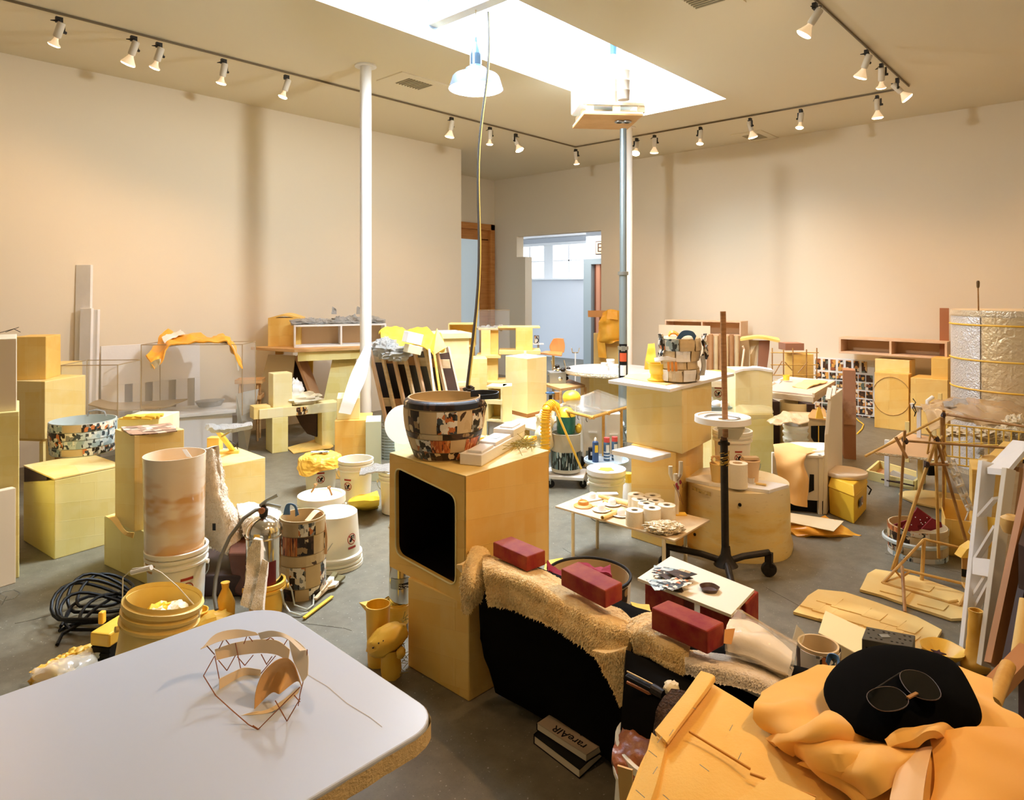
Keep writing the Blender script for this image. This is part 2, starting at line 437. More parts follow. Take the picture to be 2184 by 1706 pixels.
vj = onu(1345, UB)*(FW.y+(1345-HX)/FPX*RT.y)             # left end of the back wall
def vu(x): return onu(x, UB)*(FW.y+(x-HX)/FPX*RT.y)
struct('wall_back', slab(UB, UB+.2, V0, vu(1282), 0, CEIL), WALL)
# recess wall with the tall door
ud0, ud1, zd = 7.39, 9.91, Zat(480, onv(1052, VR))
struct('wall_recess', slab(ud1, UB+.2, VR, VR+.2, 0, CEIL), WALL)
struct('wall_recess_header', slab(ud0-.2, ud1, VR, VR+.2, zd, CEIL), WALL)
OAK = mat('orange_oak', 'C98A46', .5, col2='B87636', vs=3, scale=(1, 1, 8))
d = thing('door_1', None, None, (ud0, VR, 0)); d['kind'] = 'structure'
m = MB().quadbox([(ud1-.12, VR-.05), (ud1, VR-.05), (ud1, VR+.12), (ud1-.12, VR+.12)], 0, zd)
m.quadbox([(ud0, VR-.05), (ud1, VR-.05), (ud1, VR+.12), (ud0, VR+.12)], zd-.12, zd); m.build('door_frame', OAK, d, bevel=.006)
MB().quadbox([(ud1-.36, VR+.03), (ud1-.12, VR+.03), (ud1-.12, VR+.07), (ud1-.36, VR+.07)], 0, zd-.3).build('door_stile', OAK, d)
MB().quadbox([(ud0, VR+.03), (ud1-.12, VR+.03), (ud1-.12, VR+.07), (ud0, VR+.07)], zd-.32, zd-.12).build('door_rail', OAK, d)
MB().quadbox([(ud0, VR+.045), (ud1-.36, VR+.045), (ud1-.36, VR+.055), (ud0, VR+.055)], 0, zd-.32).build('frosted_pane', mat('frosted_glass', 'BFD0D8', .5, emit='A9BCC8', es=.35), d)
# header and jamb over the wide opening into the next room
zh = Zat(497, onu(1200, UB))
struct('wall_header', slab(UB, UB+.2, vu(1282), VR, zh, CEIL), WALL)
struct('wall_opening_left', slab(UB, UB+.2, vu(1102), VR, 0, zh), WALL)
struct('wall_opening_step', slab(UB, UB+.2, vu(1120), vu(1102), 0, Zat(548, onu(1110, UB))), WALL)
# next room
struct('wall_far', slab(13.5, 13.7, 6.2, 13, 0, 2.02), mat('cool_wall', 'D9DADC', .85))
struct('wall_far_top', slab(13.5, 13.7, 6.2, 13, 2.92, 3.2), MC['cool_wall'])
struct('wall_far_side', slab(UB+.2, 13.7, 12.8, 13, 0, 3.2), MC['cool_wall'])
struct('wall_far_right', slab(UB+.2, 13.7, 6.0, 6.2, 0, 3.2), MC['cool_wall'])
struct('ceiling_next_room', slab(UB+.2, 13.7, 6.0, 13, 3.06, 3.2), MC['cool_wall'])
w = thing('window_1', None, None, (13.5, 8, 2.02)); w['kind'] = 'structure'
DAY = mat('daylit_glass', 'FFFFFF', .3, emit='F4F8FF', es=2.2)
def vf(x, u): return onu(x, u)*(FW.y+(x-HX)/FPX*RT.y)
xs = [1085, 1130, 1163, 1178, 1213, 1252]
slab(13.62, 13.64, 6.2, 12.8, 2.02, 2.92).build('pane', DAY, w)
for x in (1130, 1213): slab(13.5, 13.6, vf(x, 13.5)-.02, vf(x, 13.5)+.02, 2.02, 2.92).build('glazing_bar', WHITE, w)
slab(13.48, 13.62, vf(1175, 13.5)-.08, vf(1166, 13.5)+.08, 2.02, 2.92).build('window_post', WHITE, w)
slab(13.5, 13.6, 6.2, 12.8, 2.45, 2.48).build('glazing_bar', WHITE, w)
slab(13.42, 13.6, 6.2, 12.8, 1.98, 2.02).build('window_sill', WHITE, w)
slab(13.42, 13.6, 6.2, 12.8, 2.86, 2.93).build('window_head', WHITE, w)
light('AREA', 'window_daylight', (12.0, 8.2, 2.95), FAR_W, (.93, .96, 1), shape='RECTANGLE', size=2.2, size_y=3)
# metal door frame and door in the next room
struct('wall_side_partition', slab(12.6, 12.7, 6.2, vf(1250, 12.6), 2.42, 3.06), MC['cool_wall'])
d = thing('door_2', None, None, (12.6, 7.4, 0)); d['kind'] = 'structure'
GF = mat('grey_frame', '98A09E', .45); RD = mat('red_door', '8E5238', .6)
slab(12.5, 12.75, vf(1266, 12.6), vf(1250, 12.6), 0, 2.42).build('door_frame', GF, d)
slab(12.5, 12.75, 6.2, vf(1266, 12.6), 2.3, 2.42).build('door_frame', GF, d)
slab(12.62, 12.68, 6.2, vf(1267, 12.6), 0, 2.3).build('door_leaf', RD, d)
slab(12.55, 12.62, vf(1282, 12.6), vf(1274, 12.6), 0, 2.3).build('door_strip', mat('door_strip', 'C0805C', .6), d)
s_ = onu(1276, 12.4); e = thing('exit_sign', 'exit sign with dark letters on a pale face above the grey metal door frame', 'sign', G(1282, s_, 2.6))
z0, z1 = Zat(543, s_), Zat(514, s_)
va, vb = vf(1270, 12.4), vf(1312, 12.4)
MB().cyl((12.44, (va+vb)/2, z1), (12.44, (va+vb)/2, 3.06), .02).build('hanger', WHITE, e)
slab(12.4, 12.48, vb, va, z0, z1).build('sign_case', mat('sign_case', '3A2418', .5), e, bevel=.004)
slab(12.39, 12.4, vb+.02, va-.02, z0+.02, z1-.02).build('sign_face', mat('sign_face', 'F0C48C', .5, emit='F0C080', es=.6), e)
text('EXIT', 'lettering', mat('sign_ink', '40140C', .6), e, (12.385, va-.05, z0+.06), .28, (0, -1, 0), (0, 0, 1))
# ceiling with the skylight opening
a, b, c, dd = SKY_U0, SKY_U1, SKY_V0, SKY_V1
mb = MB()
for q in ((U0-.2, UB+.2, V0-.2, c), (U0-.2, UB+.2, dd, VR+.2), (U0-.2, a, c, dd), (b, UB+.2, c, dd)):
    mb.quadbox([(q[0], q[2]), (q[1], q[2]), (q[1], q[3]), (q[0], q[3])], CEIL, CEIL+.12)
struct('ceiling', mb, CEILM)
WELL = mat('skylight_well_tone', 'C2D0E0', .8)  # white well walls; bluish shading of the overbright daylight put into this colour
sk = thing('window_skylight', None, None, (a, c, CEIL)); sk['kind'] = 'structure'
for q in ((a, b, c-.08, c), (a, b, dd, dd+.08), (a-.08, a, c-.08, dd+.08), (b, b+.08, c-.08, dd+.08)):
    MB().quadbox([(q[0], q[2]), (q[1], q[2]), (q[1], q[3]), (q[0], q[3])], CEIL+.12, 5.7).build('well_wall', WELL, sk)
slab(3.97, 4.08, c, dd, CEIL+.14, CEIL+.42).build('well_beam', WHITE, sk, bevel=.004)
slab(3.9, 4.15, dd-.04, dd, CEIL+.38, 5.6).build('well_post', WHITE, sk)
slab(a-.1, b+.1, c-.1, dd+.1, 5.60, 5.62).build('skylight_pane', mat('skylight_glass', 'FFFFFF', .4, emit='DCEBFF', es=1.6), sk)
# pipe columns
for i, (p, r, lab) in enumerate(((G(780, 6.75), .057, 'white round pipe column standing left of the pendant lamp'),
                                 (G(1341, 9.3), .05, 'pale pipe column just behind the grey lifting mast'))):
    m = MB().lathe([(r, 0), (r, CEIL)], p, 24)
    m.lathe([(r*1.9, CEIL-.015), (r*1.9, CEIL)], p, 24, cap0=True)
    o = one(m, 'pipe_column', WHITE if i == 0 else mat('cream_paint', 'E9DCC8', .6), lab, 'column', smooth=True); o['kind'] = 'structure'
# ceiling vents
def vent(x, y, w, lab, sc=1):
    p = P(x, y, CEIL) if False else Q(x, y, (CEIL-EYE)*FPX/(HY-y)); p.z = CEIL
    t = thing('ceiling_vent', lab, 'vent', p)
    m = MB()
    for q in ((-w, w, -.22, -.12), (-w, w, .12, .22), (-w, -.17, -.12, .12), (.17, w, -.12, .12)):
        m.quadbox([p+V((q[0], q[2], 0)), p+V((q[1], q[2], 0)), p+V((q[1], q[3], 0)), p+V((q[0], q[3], 0))], CEIL-.012, CEIL)
    m.build('vent_plate', CEILM, t)
    MB().quadbox([p+V((-.17, -.12, 0)), p+V((.17, -.12, 0)), p+V((.17, .12, 0)), p+V((-.17, .12, 0))], CEIL-.002, CEIL).build('vent_duct', mat('duct_dark', '5A5240', .8), t)
    for k in range(9):
        m = MB().box(p+V((-.15+k*.0375, 0, -.012)), (.012, .24, .014)); m.build('louver', mat('vent_louver', 'B9AD8C', .6), t)
vent(884, 177, .34, 'square ceiling air vent between white column and pendant lamp')
vent(1610, 290, .32, 'pale ceiling vent behind the back lamp track')
vent(1495, -8, .32, 'louvred ceiling vent at the top edge right of the skylight')

# ------------------------------------------------------------------ lamp tracks and heads
TL, TB, TR = 6.38, 8.43, 1.79
tm = mat('track_dark', '6E5F44', .5)
for (p0, p1), lab in ((((U0+.4, TL), (TB, TL)), 'long lamp track running along the left wall side'),
                      (((TB, TL), (TB, TR+.15)), 'lamp track across the ceiling before the back wall'),
                      (((U0+.4, -.7), (6, -.7)), 'unseen short lamp track close to the right wall, behind the viewer'),  # track added to carry the unseen right-wall lamps
                      (((U0+.4, TR), (TB-.05, TR)), 'lamp track at right running towards the viewer')):
    a_, b_ = V((*p0, CEIL-.012)), V((*p1, CEIL-.012))
    one(MB().beam(a_, b_, .012, .018), 'lamp_track', tm, lab, 'track')
HW = mat('lamp_housing', 'D8CFBE', .45); BAR = mat('lamp_black', '15120F', .5)
def head_mesh(t, big):
    L = .15; MB().box((0, 0, -.03), (.05, .035, .05)).build('adapter', BAR, t)
    MB().beam((.0, .028, -.04), (.0, .028, -.15), .014, .02).build('bracket', BAR, t)
    h = bpy.data.objects.new('housing', None)
    return L
def track_head(pos, tilt, yaw, big, lit, lab, power=1.0, cone=110, grp='track lamps on the ceiling'):
    t = thing('track_lamp', lab, 'lamp', pos, grp)
    MB().box(pos+V((0, 0, -.045)), (.05, .03, .045)).build('adapter', BAR, t)
    R = Matrix.Rotation(yaw, 3, 'Z')@Matrix.Rotation(tilt, 3, 'X')     # aims along R @ -z
    side = R@V((1, 0, 0))
    piv = pos+V((0, 0, -.13))
    MB().beam(pos+V((0, 0, -.06))+side*.038, piv+side*.038, .012, .02).build('bracket', BAR, t)
    MB().cyl(piv+side*.03, piv+side*.058, .012).build('tilt_knob', BAR, t)
    ca = [pos+V((0, 0, -.06))-side*.01, pos+V((0, 0, -.075))-side*.05+R@V((0, .03, 0)), piv+R@V((0, .0, .085))-side*.02, piv+R@V((0, 0, .065))]
    MB().tube(ca, .004, 5).build('lead_wire', BAR, t)
    MB().lathe([(.001, .07), (.026, .068), (.03, .06), (.03, -.05), (.026, -.058), (.02, -.06)], piv, 16, M=R).build('housing', HW, t, smooth=True)
    if big:
        pr = [(.02, -.055), (.022, -.07), (.045, -.11), (.058, -.13), (.06, -.14)]; rb, zb = .058, -.143
    else:
        pr = [(.016, -.055), (.018, -.075), (.03, -.105), (.044, -.115), (.046, -.122)]; rb, zb = .045, -.124
    MB().lathe(pr, piv, 20, M=R).build('reflector', mat('bulb_glass', 'E8DCC8', .3, emit='E8C090', es=.5), t, smooth=True)
    MB().lathe([(rb, zb), (rb*.8, zb-.008), (.001, zb-.013)], piv, 20, M=R).build('bulb_face', BULBL if lit else BULB, t, smooth=True)
    q = piv+R@V((0, 0, zb-.03))
    l = light('SPOT', 'lamp_beam', q, LAMP_W*power, (1, .60, .30), spot_size=math.radians(cone), spot_blend=.9, shadow_soft_size=.05)
    l.rotation_euler = (Matrix.Rotation(yaw, 3, 'Z')@Matrix.Rotation(tilt, 3, 'X')).to_euler()
    return t
def aim(dx, dy):                # yaw, given the horizontal direction of the beam
    return math.atan2(dy, dx)-math.pi/2 if (dx or dy) else 0
wd = {0: 'far left', 1: 'second from the left', 2: 'third from the left'}
LH = [(-30, .9, (0, 1), 1, 0, 'track lamp at the left edge of the view shining on the wall', .12),
      (126, .5, (-.4, 1), 0, 0, 'leftmost whole track lamp above the left wall, tilted left'),
      (285, .45, (-.5, 1), 1, 0, 'wide-bulbed track lamp paired with a smaller one on left track'),
      (339, .4, (-.5, 1), 0, 0, 'small track lamp just right of the wide-bulbed one, left track'),
      (477, .25, (-.4, 1), 0, 0, 'track lamp midway between the wide-bulbed pair and white column'),
      (611, .3, (-1, .6), 0, 0, 'upright track lamp nearest the left of the white pipe column', 1.3),
      (963, .2, (-.4, 1), 1, 0, 'first track lamp right of the white column, left of the rope'),
      (1045, .05, (0, 1), 0, 0, 'slim track lamp just right of the hanging rope'),
      (1100, .45, (.3, -1), 1, 1, 'brightly glowing track lamp right of the hanging rope'),
      (1228, .25, (1, .2), 0, 0, 'last lamp on the left track, beside the track corner')]
for x, tl, dr, big, lit, lab, *pw in LH:
    s_ = onv(x, TL); track_head(G(x, s_, CEIL-.02), tl, aim(*dr), big, lit, lab, pw[0] if pw else .35 if x < 620 else .8)
BH = [(1358, .5, (-1, -.3), 1, 1, 'glowing lamp nearest the mast on the back track'),
      (1396, .15, (.3, .3), 1, 0, 'second lamp right of the mast on the back track'),
      (1494, .15, (-1, 0), 0, 0, 'lamp under the skylight corner on the back track'),
      (1600, .3, (1, -.6), 1, 0, 'back-track lamp hanging before the pale ceiling vent'),
      (1708, .2, (-1, .3), 0, 0, 'back-track lamp midway between the vent and right cluster'),
      (1871, .1, (1, 0), 1, 0, 'wide back-track lamp hanging under the right-hand cluster')]
for x, tl, dr, big, lit, lab in BH: track_head(G(x, onu(x, TB), CEIL-.02), tl, aim(*dr), big, lit, lab)
RH = [(1738, .6, (-.2, 1), 1, 1, 'large glowing track lamp at the top edge of right track'),
      (1848, .45, (.3, 1), 1, 0, 'wide lamp farthest left in the right-hand cluster of three'),
      (1880, .45, (1, .3), 0, 0, 'small middle lamp in the right-hand cluster of three'),
      (1914, .7, (.4, -1), 1, 0, 'wide lamp tilted right at the end of the right track')]
for x, tl, dr, big, lit, lab in RH: track_head(G(x, onv(x, TR), CEIL-.02), tl, aim(*dr), big, lit, lab, 1.7)
for k, (p, tl, dr, pw, cn) in enumerate([((1.0, TL), .9, (1, -4), 1.8, 60), ((2.6, -.7), .76, (-.2, 1), 4.2, 88), ((.6, TR), .5, (.94, -1.43), 1.35, 65), ((3.1, TR), .45, (.2, 1), 1, 110), ((4.8, -.7), .6, (.1, 1), 1.6, 95), ((1.0, -.7), .75, (.5, 1), .6, 60)]):  # lamps by the right wall are unseen, added to light the box side
    track_head(V((*p, CEIL-.02)), tl, aim(*dr), 1, 0, ['wide track lamp on the left track out of view to the left', 'unseen middle lamp on the short track by the right wall', 'nearest track lamp overhead on the right track', 'track lamp on right track just above the picture', 'unseen far lamp on the short track by the right wall', 'unseen near lamp on the short track by the right wall'][k], pw, cn)

# ------------------------------------------------------------------ pendant lamp, rope
sp_ = 5.75; pc = G(1015, sp_, 0); zr = Zat(190, sp_)
t = thing('pendant_lamp', 'hanging white-lit metal shade lamp on a cord under the skylight', 'lamp', V((pc.x, pc.y, zr)))
k = 116*sp_/FPX/2
MB().lathe([(k, 0), (k*.98, .012), (k*.86, .10), (k*.80, .115), (k*.42, .14), (k*.38, .175), (k*.30, .18)], V((pc.x, pc.y, zr)), 40).build('shade', mat('shade_metal', '8E9AA2', .35, .5), t, smooth=True)
MB().lathe([(k*.985, .002), (k*.84, .09), (k*.40, .13), (.001, .135)], V((pc.x, pc.y, zr)), 40).build('shade_lining', mat('shade_inside', 'F2F2F2', .5, emit='FFFFFF', es=.5), t, smooth=True)
MB().lathe([(k*.27, .18), (k*.24, .20), (k*.19, .205), (k*.19, .30), (k*.13, .35), (k*.05, .40), (k*.035, .44), (.001, .44)], V((pc.x, pc.y, zr)), 8).build('socket_cover', mat('blue_grey_metal', '5F7688', .4, .5), t)
for q in range(4):
    a_ = q*math.pi/2+.4; d_ = V((math.cos(a_), math.sin(a_), 0))*k*.20
    MB().beam(V((pc.x, pc.y, zr+.205))+d_, V((pc.x, pc.y, zr+.30))+d_, .018, .006).build('cooling_fin', WHITE, t)
MB().blob(V((pc.x, pc.y, zr+.05)), (.05, .05, .065), 0, sub=2).build('bulb', mat('white_hot_bulb', 'FFFFFF', .3, emit='FFFFFF', es=14), t, smooth=True)
MB().cyl(V((pc.x, pc.y, zr+.44)), V((pc.x, pc.y, 5.0)), .005, n=6).build('cord', mat('cord_tan', 'B49A6A', .6), t)
l = light('POINT', 'pendant_light', (pc.x, pc.y, zr-.03), PEND_W, (.96, .98, 1), shadow_soft_size=.07)
s_ = 5.65; a_ = Q(1041, 26, s_); b_ = P(1000, 832, 1.20)
pts = [a_.lerp(b_, k/20)+V((0, 0, -.06*math.sin(math.pi*k/20)))+RT*(.02*math.sin(k*.5)) for k in range(21)]
t = thing('hanging_rope', 'black and yellow rope hanging from the skylight beam to the paper basket', 'rope', b_)
MB().tube(pts, .008, 6).build('rope', mat('rope_dark', '3A2E1C', .8), t)
MB().tube([p+RT*.009+V((0, 0, .0)) for p in pts], .0045, 5).build('yellow_strand', mat('rope_yellow', 'D6C45A', .7), t)
MB().blob(b_+V((0, 0, .0)), (.03, .03, .02), .6, sub=2).build('knot', mat('rope_dark', '3A2E1C'), t)
# ------------------------------------------------------------------ repeated kit: buckets, paper patches
def patch(mb, c, prof, a0, a1, z0, z1, off=.003, n=5, m=3, M=None, sx=1, sy=1, th=.0015):
    """a piece of paper bent round a lathe body; prof(z) gives its radius"""
    vs = []; fs = []
    for layer in (off, off-th):
        for j in range(m+1):
            z = z0+(z1-z0)*j/m
            for i in range(n+1):
                a = a0+(a1-a0)*i/n; r = prof(z)+layer; p = V((r*math.cos(a)*sx, r*math.sin(a)*sy, z)); vs.append(V(c)+(M@p if M else p))
    w = n+1; N = w*(m+1)
    for j in range(m):
        for i in range(n):
            a = j*w+i; fs += [(a, a+1, a+w+1, a+w), (N+a+w, N+a+w+1, N+a+1, N+a)]
    ed = list(range(w))+[k*w+n for k in range(1, m+1)]+[m*w+i for i in range(n-1, -1, -1)]+[k*w for k in range(m-1, 0, -1)]
    for a, b in zip(ed, ed[1:]+ed[:1]): fs.append((b, a, N+a, N+b))
    mb.add(vs, fs)
def warn_label(t, c, prof, a, z, k=1.0, M=None, up=1, sx=1):
    """red heading, red ring with a slash and a dark toppled figure, printed on a bucket"""
    s = .0034*k
    def q(pts, name, m, off=.0015):
        mb = MB(); vs = []
        for x, y in pts:
            zz = z+y*s*up; r = prof(zz)+off; an = a+x*s/r*up; p = V((r*math.cos(an), r*math.sin(an), zz)); vs.append(V(c)+(M@p if M else p))
        return vs
    red = MB(); blk = MB()
    v = []
    for i in range(5): v += q([(-9+18*i/4, 13), (-9+18*i/4, 17)], '', None)
    red.add(v, [(2*i, 2*i+2, 2*i+3, 2*i+1) for i in range(4)])
    v = []; n = 22
    for i in range(n):
        an = 2*math.pi*i/n; v += q([(8.3*math.cos(an), 8.3*math.sin(an)), (9.8*math.cos(an), 9.8*math.sin(an))], '', None)
    red.add(v, [(2*i, 2*i+1, (2*i+3) % (2*n), (2*i+2) % (2*n)) for i in range(n)])
    v = q([(-6.6, 5), (-5, 6.6), (6.6, -5), (5, -6.6)], '', None, .002); red.add(v, [(0, 1, 2, 3)])
    red.build('warning_label', REDI, t)
    v = q([(-6, -6), (-4, -6), (-4.4, 2), (-6, 1)], '', None); blk.add(v, [(0, 1, 2, 3)])
    v = q([(-6, -6), (3, -6), (3, -4.6), (-6, -4.6)], '', None); blk.add(v, [(0, 1, 2, 3)])
    v = q([(-2, -3.5), (1.5, -3), (5.5, 2), (5, 5), (1.5, 4.5), (-1, 1.5)], '', None); blk.add(v, [(0, 1, 2, 3, 4, 5)])
    v = q([(-1, -6), (1, -6), (1, -2), (-.5, -2)], '', None); blk.add(v, [(0, 1, 2, 3)])
    blk.build('warning_figure', BLACK, t)
def bucket(label, c, r=.15, h=.36, m=None, yaw=0, handle='down', warn=True, inv=False, group='white plastic buckets', lid=False, M=None, name='bucket', rings=2, warn_a=None, wk=1, k=.86):
    """5-gallon pail: tapered wall, rim rings, wire handle, warning print. c = centre of its base"""
    m = m or PLT; c = V(c); t = thing(name, label, 'bucket', c, group)
    R = M or Matrix.Identity(3)
    if inv: R = Matrix.Rotation(math.pi, 3, 'X'); c0 = c+V((0, 0, h))
    else: c0 = c
    rb = r*k
    def pr(z): return rb+(r*.97-rb)*z/h
    prof = [(.001, .004), (rb-.01, 0), (rb, .008), (pr(h*.74), h*.74)]
    z = h*.76
    for i in range(rings):
        prof += [(pr(z)+.012, z), (pr(z)+.013, z+.012), (pr(z)+.001, z+.016), (pr(z)+.001, z+.034)]; z += .036*h/.36
    prof += [(pr(h)+.003, h-.028), (r+.006, h-.024), (r+.007, h-.003), (r, h), (r-.006, h-.002), (pr(h*.5)-.006, h*.5), (rb-.008, .01), (.001, .01)]
    MB().lathe(prof, c0, 40, M=R).build('body', m, t, smooth=True)
    if warn:
        al = (warn_a if warn_a is not None else 0)
        warn_label(t, c0, pr, al, h*.44, wk, M=R if (inv or M) else None)
    if lid:
        MB().lathe([(.001, h+.012), (r*.8, h+.012), (r*.82, h+.006), (r*.93, h+.006), (r*.95, h+.02), (r+.012, h+.02), (r+.014, h-.03), (r+.009, h-.032), (r+.007, h)], c0, 40, M=R).build('lid', m, t, smooth=True)
    hz = h*.76; rr = pr(hz)+.016
    for sgn in (1, -1):
        p = V((math.cos(yaw), math.sin(yaw), 0))*rr*sgn+V((0, 0, hz))
        MB().cyl(c0+R@(p-V((0, 0, 0))*1), c0+R@(p*1.0+V((math.cos(yaw), math.sin(yaw), 0))*.012*sgn), .012).build('handle_ear', m, t)
    if handle:
        pts = []; A = V((math.cos(yaw), math.sin(yaw), 0)); B = V((-math.sin(yaw), math.cos(yaw), 0))
        tl = {'down': -62, 'up': 80, 'mid': 35, 'back': -150}[handle]
        dn = B*math.cos(math.radians(tl))+V((0, 0, 1))*math.sin(math.radians(tl))
        for i in range(15):
            an = math.pi*i/14; q = A*(rr+.01)*math.cos(an)+dn*(rr*1.05)*math.sin(an)+V((0, 0, hz)); pts.append(c0+R@q)
        hd = MB().tube(pts, .0022, 5).build('wire_handle', STEEL, t)
        MB().tube(pts[6:9], .009, 8).build('handle_grip', PLW, hd) if False else MB().tube([p for p in pts[6:9]], .009, 8).build('handle_grip', PLW, t)
    return t
def facing(p):                       # angle from p towards the camera
    return math.atan2(-p[1], -p[0])
def bkt(x, yb, w, yr, label, **k):
    """bucket seen with its base centre at (x, yb), rim w px wide, rim centre at row yr"""
    s = k.pop('s', None) or S(yb); c = G(x, s); h = Zat(yr, s)-k.get('zb', 0); c.z = k.pop('zb', 0)
    r = w/2*s/FPX-.01
    k.setdefault('warn_a', facing(c)+k.pop('wa', 0)); k.setdefault('yaw', CAMYAW+k.pop('hy', .3))
    return bucket(label, c, r, h, **k), s, c, r, h
def paper_basket(label, c, prof, h, rows, m=TAN, seed=1, sx=1, sy=1, M=None, n=36, group=None, name='paper_basket', inks=None, wall=.006, floor_=True, thing_=None):
    """open vessel of pasted magazine pages; rows = list of (z0, z1, pieces)"""
    rnd = random.Random(seed)
    t = thing_ or thing(name, label, 'basket', c, group); inks = inks or [TAN, INKT, INKT, INKD, INKO, INKN]
    c = V(c); zs = [h*i/12 for i in range(13)]
    out = [(prof(z), z) for z in zs]; inn = [(prof(z)-wall, z) for z in reversed(zs)]
    p = ([(.001, 0)] if floor_ else [])+out+inn[:-1]+([(prof(0)-wall, .008), (.001, .008)] if floor_ else [(prof(0)-wall, 0), out[0]])
    MB().lathe(p, c, n, sx=sx, sy=sy, M=M).build('basket_wall', m, t, smooth=True)
    for z0, z1, k, *ms in rows:
        pool = ms[0] if ms else inks; a = rnd.uniform(0, 1)
        for i in range(k):
            w = 2*math.pi/k; mb = MB()
            patch(mb, c, prof, a+i*w, a+(i+1)*w*1.0+(.04), z0*h, z1*h, .0035+.002*rnd.random(), 5, 3, M, sx, sy)
            mb.build('pasted_page', pool[(i*(len(pool)-1)+k+int(z0*7)) % len(pool)], t, smooth=True)
    return t
# ------------------------------------------------------------------ left side
BOX = 'cardboard boxes covered in yellow masking tape'
# far-left boxes
s_ = S(1232)
pR = P(41, 1232); dR = pR.normalized()*.5; pL = pR-RT*.7-FW*.45; q = [pL, pR, pR+dR, pL+dR]; z1 = Zat(877, s_)
one(MB().quadbox(q, 0, z1), 'taped_box', TAPEG, 'straw-yellow taped box cut by the left edge, carrying a beige box', 'box', BOX, bevel=.005)
one(MB().quadbox([p-RT*.03+FW*.02 for p in q], z1, Zat(722, s_)), 'beige_box', mat('beige_board', 'E5D3B4', .7), 'plain beige box standing on the leftmost taped box', 'box', bevel=.004)
a_ = G(-70, 3.62, 0)
pz = Zat(1040, S(1243)); b_ = P(34, 1243); pp = [G(-90, 3.7), b_]
nrm = (pp[1]-pp[0]).cross(V((0, 0, 1))).normalized()
one(MB().quadbox([pp[0], pp[1], pp[1]-nrm*.05, pp[0]-nrm*.05], 0, pz), 'foam_sheet', mat('beige_board', 'E5D3B4'), 'beige foam sheet leaning against the leftmost box on the floor', 'panel', bevel=.004)
t = Q(12, 706, 4.1); t.z = Zat(722, s_)+.002
one(MB().tube([t+RT*-.15, t+RT*-.02+V((0, 0, .03)), t+RT*.05+V((0, 0, .05)), t+RT*.09+V((0, 0, .03))], .002, 5).tube([t+RT*.0+V((0, 0, .03)), t+RT*.08+V((0, 0, .06))], .0018, 5), 'bent_wire', BLACKM, 'thin bent wire lying on the beige box at far left', 'wire')
# stack behind
s2 = 5.4
z0 = Zat(935, s2); zt = Zat(812, s2)
fr = thing('taped_table', 'open-legged yellow taped table holding two stacked boxes', 'table', G(62, s2))
ft = fpts(22, 94, s2, .45, -.12)
MB().quadbox(ft, z0-.02, z0).build('table_top', TAPE, fr)
for i, p in enumerate(ft):
    MB().box(V((p.x, p.y, (z0-.02)/2)), (.03, .03, z0-.02), CAMYAW).build('leg', TAPE, fr)
MB().quadbox([ft[3]-FW*.02, ft[2]-FW*.02, ft[2], ft[3]], .1, z0-.02).build('back_board', CARD, fr)
one(MB().quadbox(fpts(24, 100, s2-.02, .42, -.15), z0, zt), 'taped_box', TAPE, 'lower box of the two-box stack at left, slightly askew', 'box', BOX, bevel=.005)
one(MB().quadbox(fpts(34, 94, s2+.05, .3, .25), zt, Zat(718, s2+.05)), 'taped_box', TAPED, 'small ochre box on top of the two-box stack at left', 'box', BOX, bevel=.005)
fbox('taped_box', 'tall narrow taped box behind the two-box stack at left', 'box', 88, 130, 778, 6.0, .35, TAPE, yaw=.1, group=BOX)
# big box with a paper basket
n, l, r = (116, 1020.6, 1193.4), (50, 992), (262, 991)
sb = S(1193.4); z1 = Zat(1020.6, sb); q = quad((116, 0, sb), l, r, z1)
t = thing('taped_box', 'big pale yellow taped box with a gaping lid under a paper ring basket', 'box', V((q[0].x, q[0].y, 0)), BOX)
lo = [V((p.x, p.y, 0)) for p in q]; hi = [V((p.x, p.y, z1)) for p in q]
c = q[3]-q[0]
lo[3] = lo[3]+V((0, 0, .0)); hi2 = [p.copy() for p in hi]; hi2[3].z = z1-.10
MB().hexa(lo, [p-V((0, 0, .012)) for p in hi2]).build('box_body', TAPEG, t, bevel=.004)
MB().quadbox([hi[0], hi[1], hi[2], hi[3]], z1-.009, z1).build('box_lid', TAPE, t)
e0 = q[0].lerp(q[3], .22); e1 = q[0].lerp(q[3], .96)
nn = (q[3]-q[0]).cross(V((0, 0, 1))).normalized(); nn = nn if nn.dot(FW) < 0 else -nn
MB().prism([e0+nn*.003+V((0, 0, z1-.03)), e1+nn*.003+V((0, 0, z1-.11)), e1+nn*.003+V((0, 0, z1-.012)), e0+nn*.003+V((0, 0, z1-.012))], -nn*.01).build('gap_shade', DBR, t)  # dark strip stands in for the shaded hollow under the lid
c = P(178, 962, z1)
def pr(z): return .205+.012*math.sin(z*9)
t = paper_basket('low oval ring basket of pale printed pages on the big box at left', c, pr, .235, [(.03, .24, 9), (.26, .5, 11), (.52, .74, 9), (.76, .98, 11)], m=mat('pale_print', 'C9D2CE', .5), seed=3, inks=[INKB, INKB, INKN, INKN, TAN, INKB], sy=1)
a_ = c+V((0, 0, .23))+FW*.16
MB().tube([a_+RT*(-.07), a_+RT*(-.06)+V((0, 0, .035)), a_+V((0, 0, .05)), a_+RT*.06+V((0, 0, .035)), a_+RT*.07], .007, 6).build('foil_handle', FOIL, t, smooth=True)
